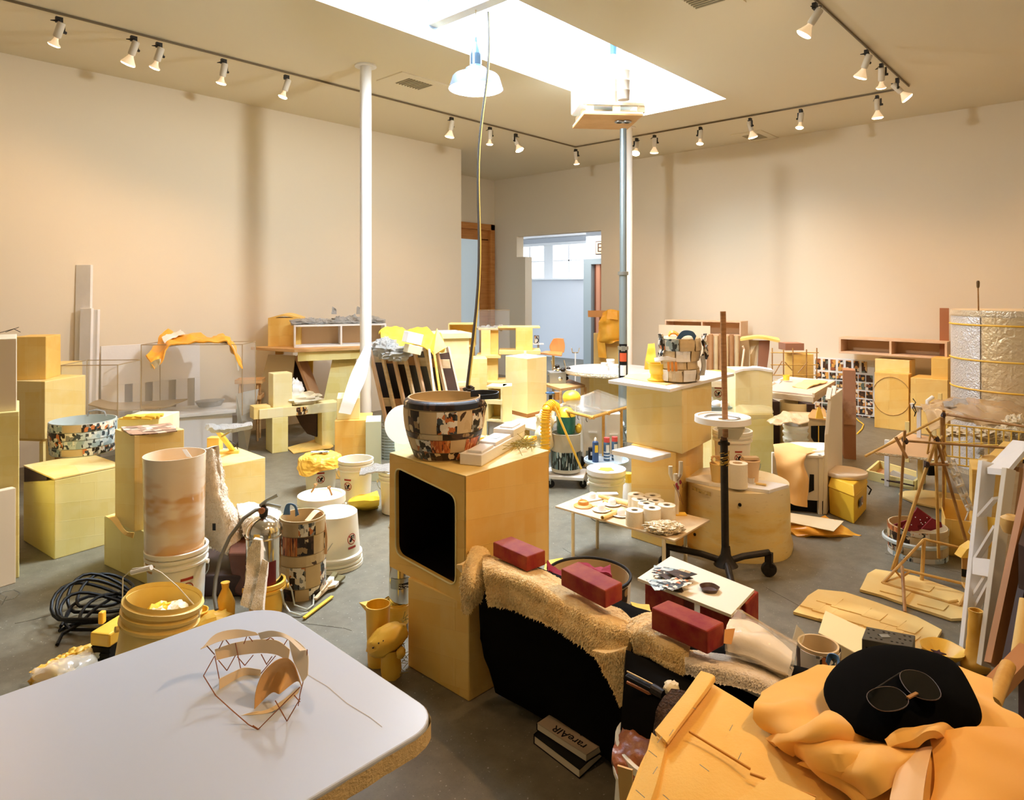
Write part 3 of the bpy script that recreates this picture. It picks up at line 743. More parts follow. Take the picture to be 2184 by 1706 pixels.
# tall box on low box with magazine
n = (286.3, 929, 1134); zb = .30; sn = S(1134, zb); z1 = Zat(929, sn)
o, q5, z5 = tbox('taped_box', 'tall taped box carrying a magazine, beside the frosted plastic roll', 'box', n, (245, 915), (393, 915), TAPE, zb=zb, group=BOX)
ql = quad((318, 0, S(1249)), (221.8, 1101), (430, 1098), zb)
o = one(MB().quadbox(ql, 0, zb), 'taped_box', TAPEG, 'low taped box with a curling flap under the magazine box', 'box', BOX, bevel=.005)
t0 = P(224, 1101, zb+.003); t1 = Q(287, 1140, sn-.02)
fl = MB().sheet([[P(224, 1100, zb+.004), P(246, 1098, zb+.004)], [Q(238, 1110, 4.02), Q(252, 1106, 4.02)], [Q(262, 1138, 3.86), Q(268, 1132, 3.86)], [Q(283, 1148, 3.83), Q(286, 1136, 3.83)]], 4, .003)
k = fl.build('curled_flap', TAPED, o); 
mg = thing('magazine', 'open magazine with a curled cover on the tall taped box', 'magazine', P(318, 916, z5))
MB().sheet([[P(258, 910, z5+.006), P(330, 905, z5+.004), P(362, 901, z5+.012)], [P(266, 918, z5+.018), P(330, 913, z5+.006), P(372, 908, z5+.006)], [P(278, 927, z5+.006), P(340, 923, z5+.005), P(378, 918, z5+.005)]], 5, .006).build('cover', print_mat('magazine_print', [(0, '8E6E58'), (.3, 'C9B39C'), (.5, '5C4438'), (.65, 'D8CCC0'), (.85, 'B08A70')], 20, 20), mg, smooth=True)
sg = 4.75; zg = .80
q = fpts(250, 338, sg, .30, .0)
one(MB().quadbox(q, 0, zg), 'taped_box', TAPEP, 'pale taped box behind the magazine box, with gloves on it', 'box', BOX, bevel=.004)
g = thing('rubber_gloves', 'pair of yellow rubber gloves lying flat on a pale box', 'gloves', P(308, 890, zg))
for k_ in range(2):
    b = P(300+8*k_, 890-4*k_, zg+.008+.012*k_)
    m = MB().blob(b, (.06, .045, .010), .15, seed=k_, sub=2)
    for f in range(5):
        a = -.1+.16*f+.2*k_; m.tube([b+RT*.03+FW*(.03-.016*f), b+RT*(.11+.012*(2-abs(f-2)))+FW*(.05-.028*f)], .011, 6, .008)
    m.tube([b-RT*.03, b-RT*.12-FW*.02], .03, 8, .026) if False else m.sheet([[b-RT*.13-FW*.04, b-RT*.03-FW*.03], [b-RT*.14+FW*.04, b-RT*.03+FW*.03]], 3, .01, amp=.006, fr=20)
    m.build('glove', YRUB, g, smooth=True)
# acrylic vitrine and white panels by the left wall
def acrylic(label, x0, x1, yt, s, d, zb, yaw=0, open_=True, name='acrylic_case'):
    q = fpts(x0, x1, s, d, yaw); z1 = Zat(yt, s); th = .006
    t = thing(name, label, 'case', V((q[0].x, q[0].y, zb)))
    for i in range(4):
        a, b = V(q[i]), V(q[(i+1) % 4]); n = (b-a).cross(V((0, 0, 1))).normalized()*th
        MB().quadbox([a, b, b-n, a-n], zb, z1).build('acrylic_side', GLASS, t)
        MB().beam(V((a.x, a.y, zb)), V((a.x, a.y, z1)), .007, .007).build('edge_strip', EDGE, t)
        MB().beam(V((a.x, a.y, z1)), V((b.x, b.y, z1)), .007, .007).build('top_edge', EDGE, t)
    if not open_: MB().quadbox(q, z1-th, z1).build('acrylic_top', GLASS, t)
    return t, q, z1
acrylic('tall clear acrylic case standing behind the paper ring basket', 131, 248, 779, 5.9, .45, .0, .1)
for i, (x0, x1, yt, dz, lb) in enumerate([(167, 199, 565, .04, 'tallest white foam strip leaning on the left wall'), (176, 200, 657, .10, 'middle cream foam strip leaning in front of the tallest'), (193, 214, 660, .06, 'short white foam strip at right of the leaning trio')]):
    s = onv(190, VL-dz)-.02; a, b = G(x0, s), G(x1, s); zt = Zat(yt, s)
    m = MB().hexa([a-FW*.05, b-FW*.05, b-FW*.09, a-FW*.09], [V((a.x, a.y, zt)), V((b.x, b.y, zt)), V((b.x, b.y, zt))-FW*.04, V((a.x, a.y, zt))-FW*.04])
    one(m, 'foam_strip', CHALK, lb, 'strip', 'foam strips against the left wall', bevel=.004)
s = onv(310, VL-.1)
t = thing('cut_board', 'wide white board with three slots leaning on the left wall', 'board', G(310, s))
a, b = G(214, onv(214, VL-.1)), G(425, onv(425, VL-.1)); n_ = V((0, -.02, 0)); zt, zm = Zat(733, s), Zat(815, s)
MB().quadbox([a, b, b+n_, a+n_], zm, zt).build('board_panel', CHALK, t, bevel=.003)
for f0, f1 in ((0, .22), (.30, .42), (.50, .66), (.74, .86), (.94, 1)):
    MB().quadbox([a.lerp(b, f0), a.lerp(b, f1), a.lerp(b, f1)+n_, a.lerp(b, f0)+n_], 0, zm).build('board_leg', CHALK, t)
s = onv(580, VL-.03)
# low white counter with clear case, draped lid and jacket
nr, lf = P(503, 873, .436), P(348, 887, .436); dd = FW*.55+RT*-.12
q = [lf-(nr-lf)*.55, nr, nr+dd, lf-(nr-lf)*.55+dd]
t = thing('white_counter', 'long low white counter under clear acrylic by the left wall', 'counter', V((nr.x, nr.y, 0)))
MB().quadbox(q, .40, .436).build('counter_top', mat('cool_white', 'E9EEF1', .3), t, bevel=.003)
MB().quadbox([q[0]+FW*.03+RT*.03, q[1]+FW*.03-RT*.05, q[2]-FW*.03-RT*.05, q[3]-FW*.03+RT*.03], 0, .40).build('counter_front', mat('cool_white', 'E9EEF1'), t)
a, b = V((nr.x, nr.y, 0))+RT*.03, V((nr.x, nr.y, 0))+RT*.13-FW*.02
MB().hexa([a, b, b+FW*.01, a+FW*.01], [p+V((0, 0, .60))-RT*.03 for p in (a, b+FW*.4, b+FW*.41, a+FW*.01)]).build('side_sheet', mat('smoked_acrylic', 'C9CBC2', .1, alpha=.6), t)
c1, cq, cz = acrylic('big clear acrylic case on the white counter, under a yellow jacket', 304, 515, 735, 6.8, .40, .44, .05)
one(MB().sheet([[Q(188, 862, 6.6), Q(250, 874, 6.5), Q(355, 868, 6.8)], [Q(210, 850, 6.85), Q(260, 858, 6.95), Q(400, 850, 7.2)]], 4, .012), 'acrylic_sheet', EDGE, 'sheet of thick clear acrylic lying over the left end of the counter', 'sheet')
lid = MB().sheet([[Q(x, y, 6.9) for x, y in ((352, 738), (420, 730), (480, 731), (500, 745), (510, 790))], [Q(x, y, 7.2) for x, y in ((352, 735), (420, 728), (480, 729), (500, 740), (510, 786))]], 5, .012)
one(lid, 'bowed_cover', WHITE, 'white curved plastic lid resting on the clear case', 'lid', smooth=True)
def jk(p): return [Q(x, y, s) for x, y, s in p]
jm = MB().sheet([jk([(318, 752, 6.7), (330, 735, 6.9), (352, 712, 7.1), (400, 712, 7.3), (450, 720, 7.3), (480, 712, 7.3), (505, 738, 7.1)]),
                 jk([(322, 772, 6.6), (340, 748, 6.75), (362, 722, 6.9), (405, 718, 7.0), (450, 726, 7.0), (485, 720, 7.0), (508, 760, 6.9)]),
                 jk([(330, 782, 6.55), (342, 770, 6.65), (360, 738, 6.75), (400, 732, 6.8), (450, 731, 6.8), (490, 730, 6.8), (512, 788, 6.8)])], 6, .012, amp=.05, fr=5, fold=(.012, .5, .3))
jt = thing('rubber_jacket', 'yellow rubber jacket draped over the clear case at left', 'jacket', Q(420, 735, 7))
jm.build('jacket_body', mat('orange_rubber', 'F5A92E', .35, col2='F7B944', vs=5), jt, smooth=True)
MB().sheet([jk([(345, 722, 6.9), (362, 708, 7.1), (385, 702, 7.2)]), jk([(350, 730, 6.8), (372, 716, 6.9), (395, 712, 7)])], 5, .01, amp=.03, fr=8).build('collar', WHITE, jt, smooth=True)
MB().sheet([jk([(318, 776, 6.6), (330, 768, 6.6), (342, 765, 6.6)]), jk([(322, 786, 6.6), (333, 784, 6.6), (342, 772, 6.6)])], 4, .02, amp=.02, fr=9).build('sleeve_end', CREAM, jt, smooth=True)
# foil tray on the counter
c = P(448, 866, .436); t = thing('foil_tray', 'crimped foil baking tray on the white counter', 'tray', c)
MB().lathe([(.001, .002), (.115, .002), (.15, .06), (.16, .062), (.148, .06), (.112, .006), (.001, .006)], c, 40, sy=.75, wob=.02).build('tray_body', FOIL, t)
for i in range(24):
    a = 2*math.pi*i/24; d = V((math.cos(a), math.sin(a)*.75, 0)); MB().beam(c+d*.117+V((0, 0, .004)), c+d*.15+V((0, 0, .058)), .006, .006).build('crimp', FOIL, t)
# wooden tray stand, left wall
s = 7.6; t = thing('tray_stand', 'small brown wooden stand with two trays by the left wall', 'stand', G(530, s))
for z, w in ((Zat(818, s), 54), (Zat(852, s), 50)):
    q = fpts(530-w/2, 530+w/2, s, .22, .2); m = MB(); m.quadbox(q, z, z+.008)
    for i in range(4):
        a, b = V(q[i]), V(q[(i+1) % 4]); m.beam(V((a.x, a.y, z+.02)), V((b.x, b.y, z+.02)), .01, .045)
    m.build('wood_tray', WOOD, t)
for p in fpts(512, 548, s+.02, .16, .2): MB().box(V((p.x, p.y, Zat(818, s)/2)), (.02, .02, Zat(818, s))).build('leg', WOOD, t)
# box with a T-shaped stand
q = [P(440, 1001, .394), P(566, 975, .394), P(505, 953, .394), P(385, 972, .394)]
one(MB().quadbox(q, 0, .394), 'taped_box', TAPE, 'long taped box behind the sheepskin chair, T-shaped stick on it', 'box', BOX, bevel=.005)
b = P(497, 966, .394); t = thing('stick_stand', 'yellow T-shaped stick topped with crumpled foil on the long box', 'sculpture', b)
MB().beam(b+V((0, 0, .012))-RT*.13-FW*.04, b+V((0, 0, .012))+RT*.05, .045, .025).build('foot_block', TAPED, t, bevel=.003)
tp = Q(463, 917, 5.1); MB().beam(b+V((0, 0, .02)), tp, .035, .02).build('stick', YRUB, t)
MB().beam(tp+RT*.035-V((0, 0, .05)), tp+RT*.12+V((0, 0, .0)), .025, .012).build('brace', YCARD, t)
MB().sheet([[Q(440, 903, 5.0), Q(460, 905, 5.05), Q(490, 905, 5.1), Q(536, 898, 5.1)], [Q(446, 913, 4.9), Q(462, 918, 5.0), Q(488, 916, 5.0), Q(537, 906, 5.05)]], 8, .03, amp=.015, fr=18).build('foil_bar', FOIL, t)
MB().tube([b+V((0, 0, .1))+RT*-.03, b+V((0, 0, .07))+RT*.02, b+V((0, 0, .03))+RT*.04], .004, 6).build('wire_tie', BLACKM, t)
c = G(447, 5.75); t = thing('round_tub', 'white lidded tub on a taped block behind the T-shaped stick', 'tub', c)
MB().lathe([(.13, 0), (.15, .30), (.001, .30)], c, 30).build('tub_body', PLT, t, smooth=True)
MB().lathe([(.155, .29), (.16, .30), (.16, .325), (.14, .33), (.001, .33)], c, 30).build('tub_lid', WHITE, t, smooth=True)
one(MB().quadbox(fpts(441, 467, 5.52, .08), 0, Zat(934, 5.52)), 'taped_block', TAPED, 'small ochre taped block in front of the white lidded tub', 'block', bevel=.003)
# arch
s = 7.02
t = thing('cardboard_arch', 'pale yellow taped arch on two square legs near the left wall', 'arch', G(635, s))
za, zb_ = Zat(868, 7.2), Zat(893, 7.2)
L0, R0 = P(553, 874, .47), P(726, 857, .47)
ax = (R0-L0); axn = ax.normalized(); pv = axn.cross(V((0, 0, 1))).normalized(); pv = pv if pv.dot(FW) > 0 else -pv
MB().quadbox([L0, R0, R0+pv*.22, L0+pv*.22], .37, .47).build('top_bar', TAPEP, t, bevel=.004)
MB().quadbox([L0-axn*.05+pv*.02, L0+axn*.12+pv*.02, L0+axn*.12+pv*.18, L0-axn*.05+pv*.18], .37, .50).build('bar_end', TAPE, t, bevel=.004)
for f0, f1 in ((.15, .34), (.76, .985)):
    a, b = L0+ax*f0, L0+ax*f1
    MB().quadbox([a, b, b+pv*.24, a+pv*.24], 0, .37).build('leg', TAPEG, t, bevel=.004)
MB().quadbox([L0+ax*.44-pv*.004, L0+ax*.58-pv*.004, L0+ax*.58, L0+ax*.44], .375, .455).build('picture_page', print_mat('page_print', [(0, '3A2418'), (.4, 'D8A860'), (.7, '8A5A30'), (.85, 'F0E0B8')], 40, 30), t)
o, q, z = None, None, None
a, b = L0+ax*.17+pv*.03, L0+ax*.40+pv*.03
one(MB().quadbox([a, b, b+pv*.18, a+pv*.18], .50, Zat(796, 7.15)), 'taped_box', TAPEP, 'upright pale box standing on the left end of the arch', 'box', BOX, bevel=.004) if False else one(MB().quadbox([a, b, b+pv*.18, a+pv*.18], .47, Zat(796, 7.15)), 'taped_box', TAPEP, 'upright pale box standing on the left end of the arch', 'box', BOX, bevel=.004)
c = L0+ax*.55+pv*.12+V((0, 0, 0)); c.z = .47
t = thing('wax_heap', 'lumpy white and yellow wax heap on the arch', 'sculpture', c)
MB().blob(c+V((0, 0, .05))+RT*.04, (.2, .11, .07), .35, 5, 2).build('wax_lump', CREAM, t, smooth=True)
MB().blob(c+V((0, 0, .13))-RT*.07, (.09, .08, .13), .35, 5, 5).build('wax_lump', mat('cool_white', 'E9EEF1'), t, smooth=True)
MB().blob(c+V((0, 0, .05))-RT*.1-FW*.03, (.08, .07, .06), .3, 5, 8).build('wax_lump', CREAM, t, smooth=True)
one(MB().sheet([[P(612, 955, .01), P(680, 936, .02), P(712, 950, .01)], [P(626, 966, .012), P(660, 962, .01), P(705, 955, .02)]][::-1], 5, .008, amp=.01), 'floor_sheet', TAPED, 'curling yellow sheet on the floor under the arch', 'sheet')
t = Q(648, 905, 7.35); one(MB().prism([Q(630, 884, 7.45), Q(640, 905, 7.45), Q(655, 925, 7.45), Q(675, 932, 7.45), Q(676, 884, 7.45)], FW*.03), 'curved_board', DBR, 'dark brown quarter-round board behind the arch opening', 'board')
# two box stack + mesh
z = Zat(893, 6.2)
one(MB().quadbox(fpts(715, 792, 6.12, .38, .18), 0, z), 'taped_box', TAPED, 'ochre lower box of the pair left of the leaning chairs', 'box', BOX, bevel=.004)
one(MB().quadbox(fpts(719, 767, 6.16, .36, .22), z, Zat(849, 6.16)), 'taped_box', TAPEP, 'pale upper box of the pair, touched by a paper strip', 'box', BOX, bevel=.004)
one(MB().quadbox(fpts(780, 812, 6.02, .3, .18), 0, Zat(899, 6.02)), 'glass_box', mat('pale_green', 'D3DCC2', .3, alpha=.85), 'pale greenish box right of the two-box stack', 'box', bevel=.003)
c = G(838, 6.9); c.z = 0
t = thing('mesh_roll', 'roll of galvanised wire mesh standing by the big TV box', 'roll', c)
m = MB(); H = .34
for i in range(22):
    a = 2*math.pi*i/22; d = V((math.cos(a), math.sin(a), 0))*.14; m.tube([c+d, c+d+V((0, 0, H))], .003, 3)
for j in range(13): m.tube([c+V((.14*math.cos(2*math.pi*i/20), .14*math.sin(2*math.pi*i/20), H*j/12)) for i in range(20)], .003, 3, close=True)
tag(m.build('wire_mesh', mat('zinc_wire', 'B5C2BC', .35, .7), t), None, kind='stuff')
MB().lathe([(.12, 0), (.12, .30)], c, 20).build('inner_roll', mat('grey_green', 'A9B9B2', .6), t, smooth=True)
# white paper strip hanging over pile
one(MB().sheet([[Q(778, 738, 6.6), Q(792, 742, 6.6)], [Q(752, 790, 6.3), Q(782, 800, 6.3)], [Q(736, 835, 6.05), Q(764, 845, 6.05)], [Q(722, 880, 6.0), Q(748, 884, 6.0)]], 6, .003), 'paper_strip', CHALK, 'long white paper strip hanging from the foil heap beside the column', 'strip', smooth=True)
# white bench table by the wall
s = 8.0; zt = Zat(738, s)
t = thing('long_bench', 'long plank workbench on slanted board trestles by left wall', 'bench', G(680, s))
q = [Q(535, 741, 7.9), Q(628, 749, 7.55), Q(860, 730, 8.1), Q(770, 722, 8.6)]; q = [V((p.x, p.y, 0)) for p in q]
MB().quadbox(q, zt-.035, zt).build('bench_top', WOOD, t, bevel=.003)
MB().quadbox([q[1]+FW*.05+RT*.02, q[2]+FW*.05, q[2]+FW*.08, q[1]+FW*.08+RT*.02], zt-.14, zt-.035).build('apron', TAPEG, t)
MB().quadbox([q[0]+RT*.25+FW*.1, q[0]+RT*.34+FW*.1, q[0]+RT*.34+FW*.14, q[0]+RT*.25+FW*.14], zt-.1, zt-.035).build('bracket', TAPED, t)
a, b, c_, d = Q(712, 752, 7.9), Q(762, 750, 8.0), Q(742, 862, 7.9), Q(688, 862, 7.8)
MB().prism([a, b, c_, d], FW*.03).build('slant_leg', TAPEG, t)
MB().hexa([Q(572, 756, 8.0), Q(630, 758, 7.8), Q(632, 760, 8.1), Q(574, 756, 8.3)], [Q(540, 880, 7.9), Q(612, 905, 7.6), Q(616, 905, 7.9), Q(544, 880, 8.2)]).build('slant_leg', mat('buff_board', 'CDB98C', .7), t)
MB().prism([Q(633, 758, 7.75), Q(672, 862, 7.65), Q(668, 866, 7.65), Q(629, 766, 7.75)], FW*.3).build('slant_leg', CARD, t)
MB().prism([Q(628, 762, 7.9), Q(662, 858, 7.8), Q(618, 866, 7.8), Q(614, 800, 7.85)], FW*.02).build('dark_board', DBR, t)
MB().prism([Q(640, 756, 8.1), Q(668, 756, 8.1), Q(666, 815, 8.1), Q(660, 812, 8.1)], FW*.02).build('yellow_board', YRUB, t)
# pillow box on bench
b0 = G(612, 8.0, zt); t = thing('domed_box', 'orange-yellow domed cardboard box on the long bench', 'box', b0)
q = fpts(573, 640, 7.95, .35, .15); z1 = Zat(678, 7.95); mb = MB().quadbox(q, zt, z1)
mb.sheet([[V((q[0].x, q[0].y, z1)), (V((q[0].x, q[0].y, z1))+V((q[1].x, q[1].y, z1)))/2+V((0, 0, .04)), V((q[1].x, q[1].y, z1))],
          [V((q[3].x, q[3].y, z1)), (V((q[3].x, q[3].y, z1))+V((q[2].x, q[2].y, z1)))/2+V((0, 0, .05)), V((q[2].x, q[2].y, z1))]], 6, .02)
mb.build('box_body', TAPED, t)
def cubby(label, A, B, z0, z1, dep, m, th=.022, cells=2, back=None, name='cubby_shelf', lean=V((0, 0, 0)), back_m=None):
    """open-front box of boards: A..B bottom front edge (points), dep = depth vector"""
    A, B = V((A.x, A.y, z0)), V((B.x, B.y, z0)); ex = (B-A).normalized(); L = (B-A).length; up = V((0, 0, z1-z0))+lean; n = dep.normalized()
    t = thing(name, label, 'shelf', A)
    ez = up.normalized(); H = up.length
    def bd(a0, a1, b0, b1, d0, d1, nm, mm=m):
        o = A+ex*a0+ez*b0+n*d0
        MB().hexa([o, o+ex*(a1-a0), o+ex*(a1-a0)+n*(d1-d0), o+n*(d1-d0)], [p+ez*(b1-b0) for p in (o, o+ex*(a1-a0), o+ex*(a1-a0)+n*(d1-d0), o+n*(d1-d0))]).build(nm, mm, t, bevel=.0015)
    D = dep.length
    bd(0, L, 0, th, 0, D, 'bottom_board'); bd(0, L, H-th, H, 0, D, 'top_board')
    for i in range(cells+1):
        x = (L-th)*i/cells; bd(x, x+th, th, H-th, 0, D, 'side_board' if i in (0, cells) else 'divider')
    if back_m: bd(th, L-th, th, H-th, D-.008, D, 'back_panel', back_m)
    return t
A, B = Q(627, 735, 7.75), Q(824, 722, 8.15)
cubby('white two-cell shelf topped with crumpled foil on the long bench', A, B, zt, zt+.26, FW*.28-RT*.1, WHITE, .02, 2, back_m=mat('shelf_back', 'E2BE90', .7))
m = MB()
for k in range(13):
    p = A.lerp(B, (k+.5)/13.5); p.z = zt+.26+.02; m.blob(p+FW*.12-RT*.04+V((0, 0, .03*random.random())), (.09, .08, .03+.03*random.random()), .5, 8, k, 2)
ft = thing('crumpled_foil', 'ridge of crumpled foil along the white shelf top', 'foil', A.lerp(B, .5)+V((0, 0, zt+.26-A.z)))
m.build('foil_ridge', FOIL, ft)
for x, y, h_ in ((713, 662, .09), (765, 662, .10)):
    p = Q(x, y+8, 7.95); MB().sheet([[p-RT*.03, p+RT*.03], [p-RT*.02+V((0, 0, h_)), p+RT*.025+V((0, 0, h_*.7))]], 5, .01, amp=.02, fr=20).build('foil_peak', FOIL, ft)
# ------------------------------------------------------------------ left front: buckets, rolls, extinguisher
# bucket with the frosted plastic roll
s = 3.6; c = G(377, s); rb = 128/2*s/FPX-.01
t = bucket('white bucket holding a tall frosted plastic roll', c, rb, .343, group='white plastic buckets', yaw=CAMYAW, handle='down', warn_a=facing(c)+.35, k=.88, wk=1.05)
R1 = 122/2*s/FPX; zt = Zat(968, s); c2 = G(373, s, 0)
def frost():
    t = NT('frosted_print'); v = t.obj((1, 1, 1)); b = t.b
    tc = t.n('ShaderNodeTexCoord'); sp = t.n('ShaderNodeSeparateXYZ'); t.l(tc.outputs['Object'], sp.inputs[0])
    w = t.noise(t.obj((3, 3, 7)), 1.6, 2)
    g = t.ramp(sp.outputs[2], [(0.0, 'D9A35E'), (.10, 'DCA868'), (.20, 'EBD6B4'), (.27, 'DDB788'), (.42, 'D7A468'), (.52, 'EBD9BE'), (.62, 'F3EBDF')])
    c = t.mix(t.ramp(w, [(.45, (0, 0, 0, 1)), (.55, (.75, .75, .75, 1))]), g, lin('F1E4CF'))
    t.l(c, b.inputs['Base Color']); b.inputs['Roughness'].default_value = .25; b.inputs['Coat Weight'].default_value = .4
    return t.m
FR = frost()
t = thing('plastic_roll', 'tall frosted roll with faint orange print standing in a bucket', 'roll', V((c2.x, c2.y, .24)))
m = MB().lathe([(R1*.90, .24), (R1*.95, .345), (R1*.99, zt-.02), (R1, zt), (R1*.97, zt), (R1*.93, .345), (R1*.87, .24)], c2, 40, wob=.015)
m.build('roll_wall', FR, t, smooth=True)
MB().sheet([[Q(388, 958, s+.1), Q(397, 958, s+.08)], [Q(398, 974, s+.03), Q(409, 975, s+.0)]], 4, .002).build('torn_edge', WHITE, t)
MB().lathe([(.001, zt-.13), (R1*.95, zt-.12)], c2, 30).build('roll_core', mat('amber_core', 'DDAF74', .6), t)
# sheepskin chair
t = thing('sheepskin_chair', 'brown chair draped with white sheepskin behind the steel extinguisher', 'chair', G(475, 3.75))
s0 = 3.9
out = [(414, 962), (434, 958), (462, 968), (476, 992), (478, 1030), (489, 1060), (508, 1090), (524, 1120), (528, 1150), (526, 1185), (490, 1184), (438, 1160), (434, 1100), (430, 1000)]
m = MB(); rows = []
L = [(432, 962), (433, 1000), (434, 1050), (435, 1110), (440, 1162)]; Rr = [(468, 968), (478, 1010), (488, 1060), (524, 1118), (527, 1188)]; Mi = [(450, 955), (456, 1000), (464, 1055), (482, 1112), (486, 1184)]
m.sheet([[Q(*l, s0+.08), Q(*a, s0-.05), Q(*r_, s0+.10)] for l, a, r_ in zip(L, Mi, Rr)], 8, .05, amp=.012, fr=16)
m.tufts(5000, .02, .003); m.build('sheepskin_cover', FLEECE, t, smooth=True)
m = MB().sheet([[Q(505, 1075, 4.1), Q(535, 1072, 4.2), Q(580, 1082, 4.2), Q(600, 1092, 4.1)], [Q(510, 1095, 3.95), Q(540, 1100, 3.95), Q(570, 1110, 3.95), Q(600, 1110, 3.95)], [Q(520, 1140, 3.9), Q(545, 1140, 3.9), Q(575, 1140, 3.9), Q(600, 1140, 3.9)]], 6, .05, amp=.01, fr=16)
m.tufts(2500, .02, .003); m.build('seat_fleece', FLEECE, t, smooth=True)
LB = mat('brown_leather', '6A3A22', .55, col2='542A18', vs=6)
MB().hexa([Q(500, 1265, 3.75), Q(535, 1280, 3.7), Q(560, 1270, 3.95), Q(520, 1262, 4.0)], [Q(486, 1180, 3.78), Q(545, 1180, 3.75), Q(590, 1120, 4.1), Q(500, 1120, 4.1)]).build('seat_side', LB, t, bevel=.01)
MB().box(G(455, 3.95, .06), (.5, .4, .12), CAMYAW).build('seat_base', DBR, t, bevel=.01)
MB().quadbox([Q(453, 1120, 3.82), Q(460, 1124, 3.82), Q(460, 1124, 3.83), Q(453, 1120, 3.83)], Zat(1134, 3.8), Zat(1120, 3.8)).build('care_label', BLACK, t)
# fleece offcuts in front
m = MB().sheet([[Q(540, 1150, 3.42), Q(556, 1152, 3.42)], [Q(526, 1190, 3.42), Q(556, 1200, 3.40)], [Q(525, 1230, 3.36), Q(550, 1250, 3.36)], [Q(512, 1290, 3.3), Q(540, 1300, 3.3)]], 7, .03, amp=.008, fr=18); m.tufts(1200, .012, .002)
one(m, 'fleece_offcut', FLEECE, 'long tan fleece offcut leaning before the steel extinguisher', 'fleece', smooth=True)
m = MB().sheet([[Q(560, 1192, 3.38), Q(572, 1198, 3.38)], [Q(548, 1240, 3.34), Q(566, 1240, 3.34)], [Q(535, 1300, 3.28), Q(560, 1300, 3.28)]], 7, .03, amp=.008, fr=18); m.tufts(900, .012, .002)
one(m, 'fleece_offcut', FLEECE, 'shorter tan fleece offcut overlapping the long one', 'fleece', smooth=True)
# steel extinguisher in a yellow bucket
def extinguisher(label, c, r, zb, zt, hose=True, k=.93):
    c = V((c.x, c.y, 0)); t = thing('fire_extinguisher', label, 'extinguisher', V((c.x, c.y, zb)))
    h = zt-zb
    MB().lathe([(.001, zb), (r*.9, zb+.0), (r, zb+.03), (r, zt-r*1.0)]+[(r*math.cos(a), zt-r*1.0+r*.95*math.sin(a)) for a in (0.15, .35, .6, .85, 1.1, 1.35)]+[(.02, zt), (.001, zt)], c, 36).build('cylinder', CHROME, t, smooth=True)
    MB().lathe([(r+.002, zt-r*1.25), (r+.005, zt-r*1.2), (r+.002, zt-r*1.15)], c, 36).build('weld_ring', CHROME, t, smooth=True)
    MB().lathe([(.02, zt-.01), (.024, zt+.03), (.014, zt+.04), (.014, zt+.055), (.001, zt+.055)], c, 14).build('valve', BLACKM, t, smooth=True)
    p = c+V((0, 0, zt+.05))
    MB().tube([p-RT*.015-FW*.01, p+RT*.02+V((0, 0, .028)), p+RT*.075+V((0, 0, .055))], .009, 8).build('lever', STEEL, t)
    MB().tube([p-RT*.02, p+RT*.03+V((0, 0, .004)), p+RT*.09-V((0, 0, .008))], .008, 8).build('carry_handle', STEEL, t)
    MB().cyl(p-FW*.015-V((0, 0, .02)), p-FW*.032-V((0, 0, .02)), .016, n=16).build('pressure_gauge', mat('copper_dial', 'A0684A', .4, .5), t)
    return t, c
s = 3.55; c = G(562, s); r = 71/2*s/FPX
t, c = extinguisher('steel fire extinguisher with grey hose standing in a yellow pail', c, r, .06, Zat(1098, s))
p0 = V((c.x, c.y, Zat(1098, s)+.03)); hs = [p0, Q(545, 1088, s-.02), Q(520, 1105, s-.06), Q(490, 1145, s-.1), Q(470, 1190, s-.15), Q(460, 1235, s-.2), Q(457, 1270, s-.25), Q(462, 1300, s-.3)]
MB().tube([a.lerp(b, k/3) for a, b in zip(hs, hs[1:]) for k in range(3)]+[hs[-1]], .0095, 10).build('hose', mat('grey_rubber', '6A675C', .5), t, smooth=True)
rr = r+.0025
def cyl_patch(name, a0, a1, z0, z1, m):
    mb = MB(); patch(mb, V((c.x, c.y, 0)), lambda z: rr, a0, a1, z0, z1, 0, 8, 2); mb.build(name, m, t)
f = facing(c); cyl_patch('red_reflection', f-.2, f+.75, .09, .30, mat('wine_reflection', '7A2A2C', .3, .4)); cyl_patch('yellow_strap', f-.55, f-.2, .28, .45, YRUB)  # red patch is a reflection on the chrome, put in as colour
b, *_ = bkt(567, 1262, 84, 1236, 'yellow pail holding the steel fire extinguisher', m=YRUB, warn=False, handle=None, group=None, s=3.55, rings=1)
# collage tube bag
s = 3.82; c = G(645, s); h = Zat(1098, s); rr_ = 95/2*s/FPX
t = paper_basket('tall tube bag of pasted pages with a blue strap', c, lambda z: rr_*(1-.06*z), h, [(.0, .14, 11, [INKN, TAN, INKD, INKN]), (.15, .42, 9, [TAN, INKN, INKT, INKN]), (.43, .56, 5, [TAN, INKT]), (.57, .80, 9, [INKN, TAN, INKD, INKO, INKN]), (.81, .97, 8, [TAN, INKN, TAN, INKN])], m=TAN, seed=11)
p = c+V((0, 0, h))
MB().sheet([[p-RT*.11, p-RT*.07], [p-RT*.09+V((0, 0, .06)), p-RT*.07+V((0, 0, .055))], [p-RT*.04+V((0, 0, .055)), p-RT*.045+V((0, 0, .04))], [p-RT*.02+V((0, 0, .0)), p-RT*.04-V((0, 0, .01))]], 4, .004).build('blue_strap', BLUE, t)
MB().sheet([[p+RT*.04-FW*.09, p+RT*.07-FW*.1], [p+RT*.08+V((0, 0, .03)), p+RT*.11+V((0, 0, .02))], [p+RT*.125-V((0, 0, .09)), p+RT*.14-V((0, 0, .1))], [p+RT*.12-V((0, 0, .22)), p+RT*.14-V((0, 0, .22))]], 5, .004).build('peach_strap', mat('peach_card', 'EBBE92', .6), t)
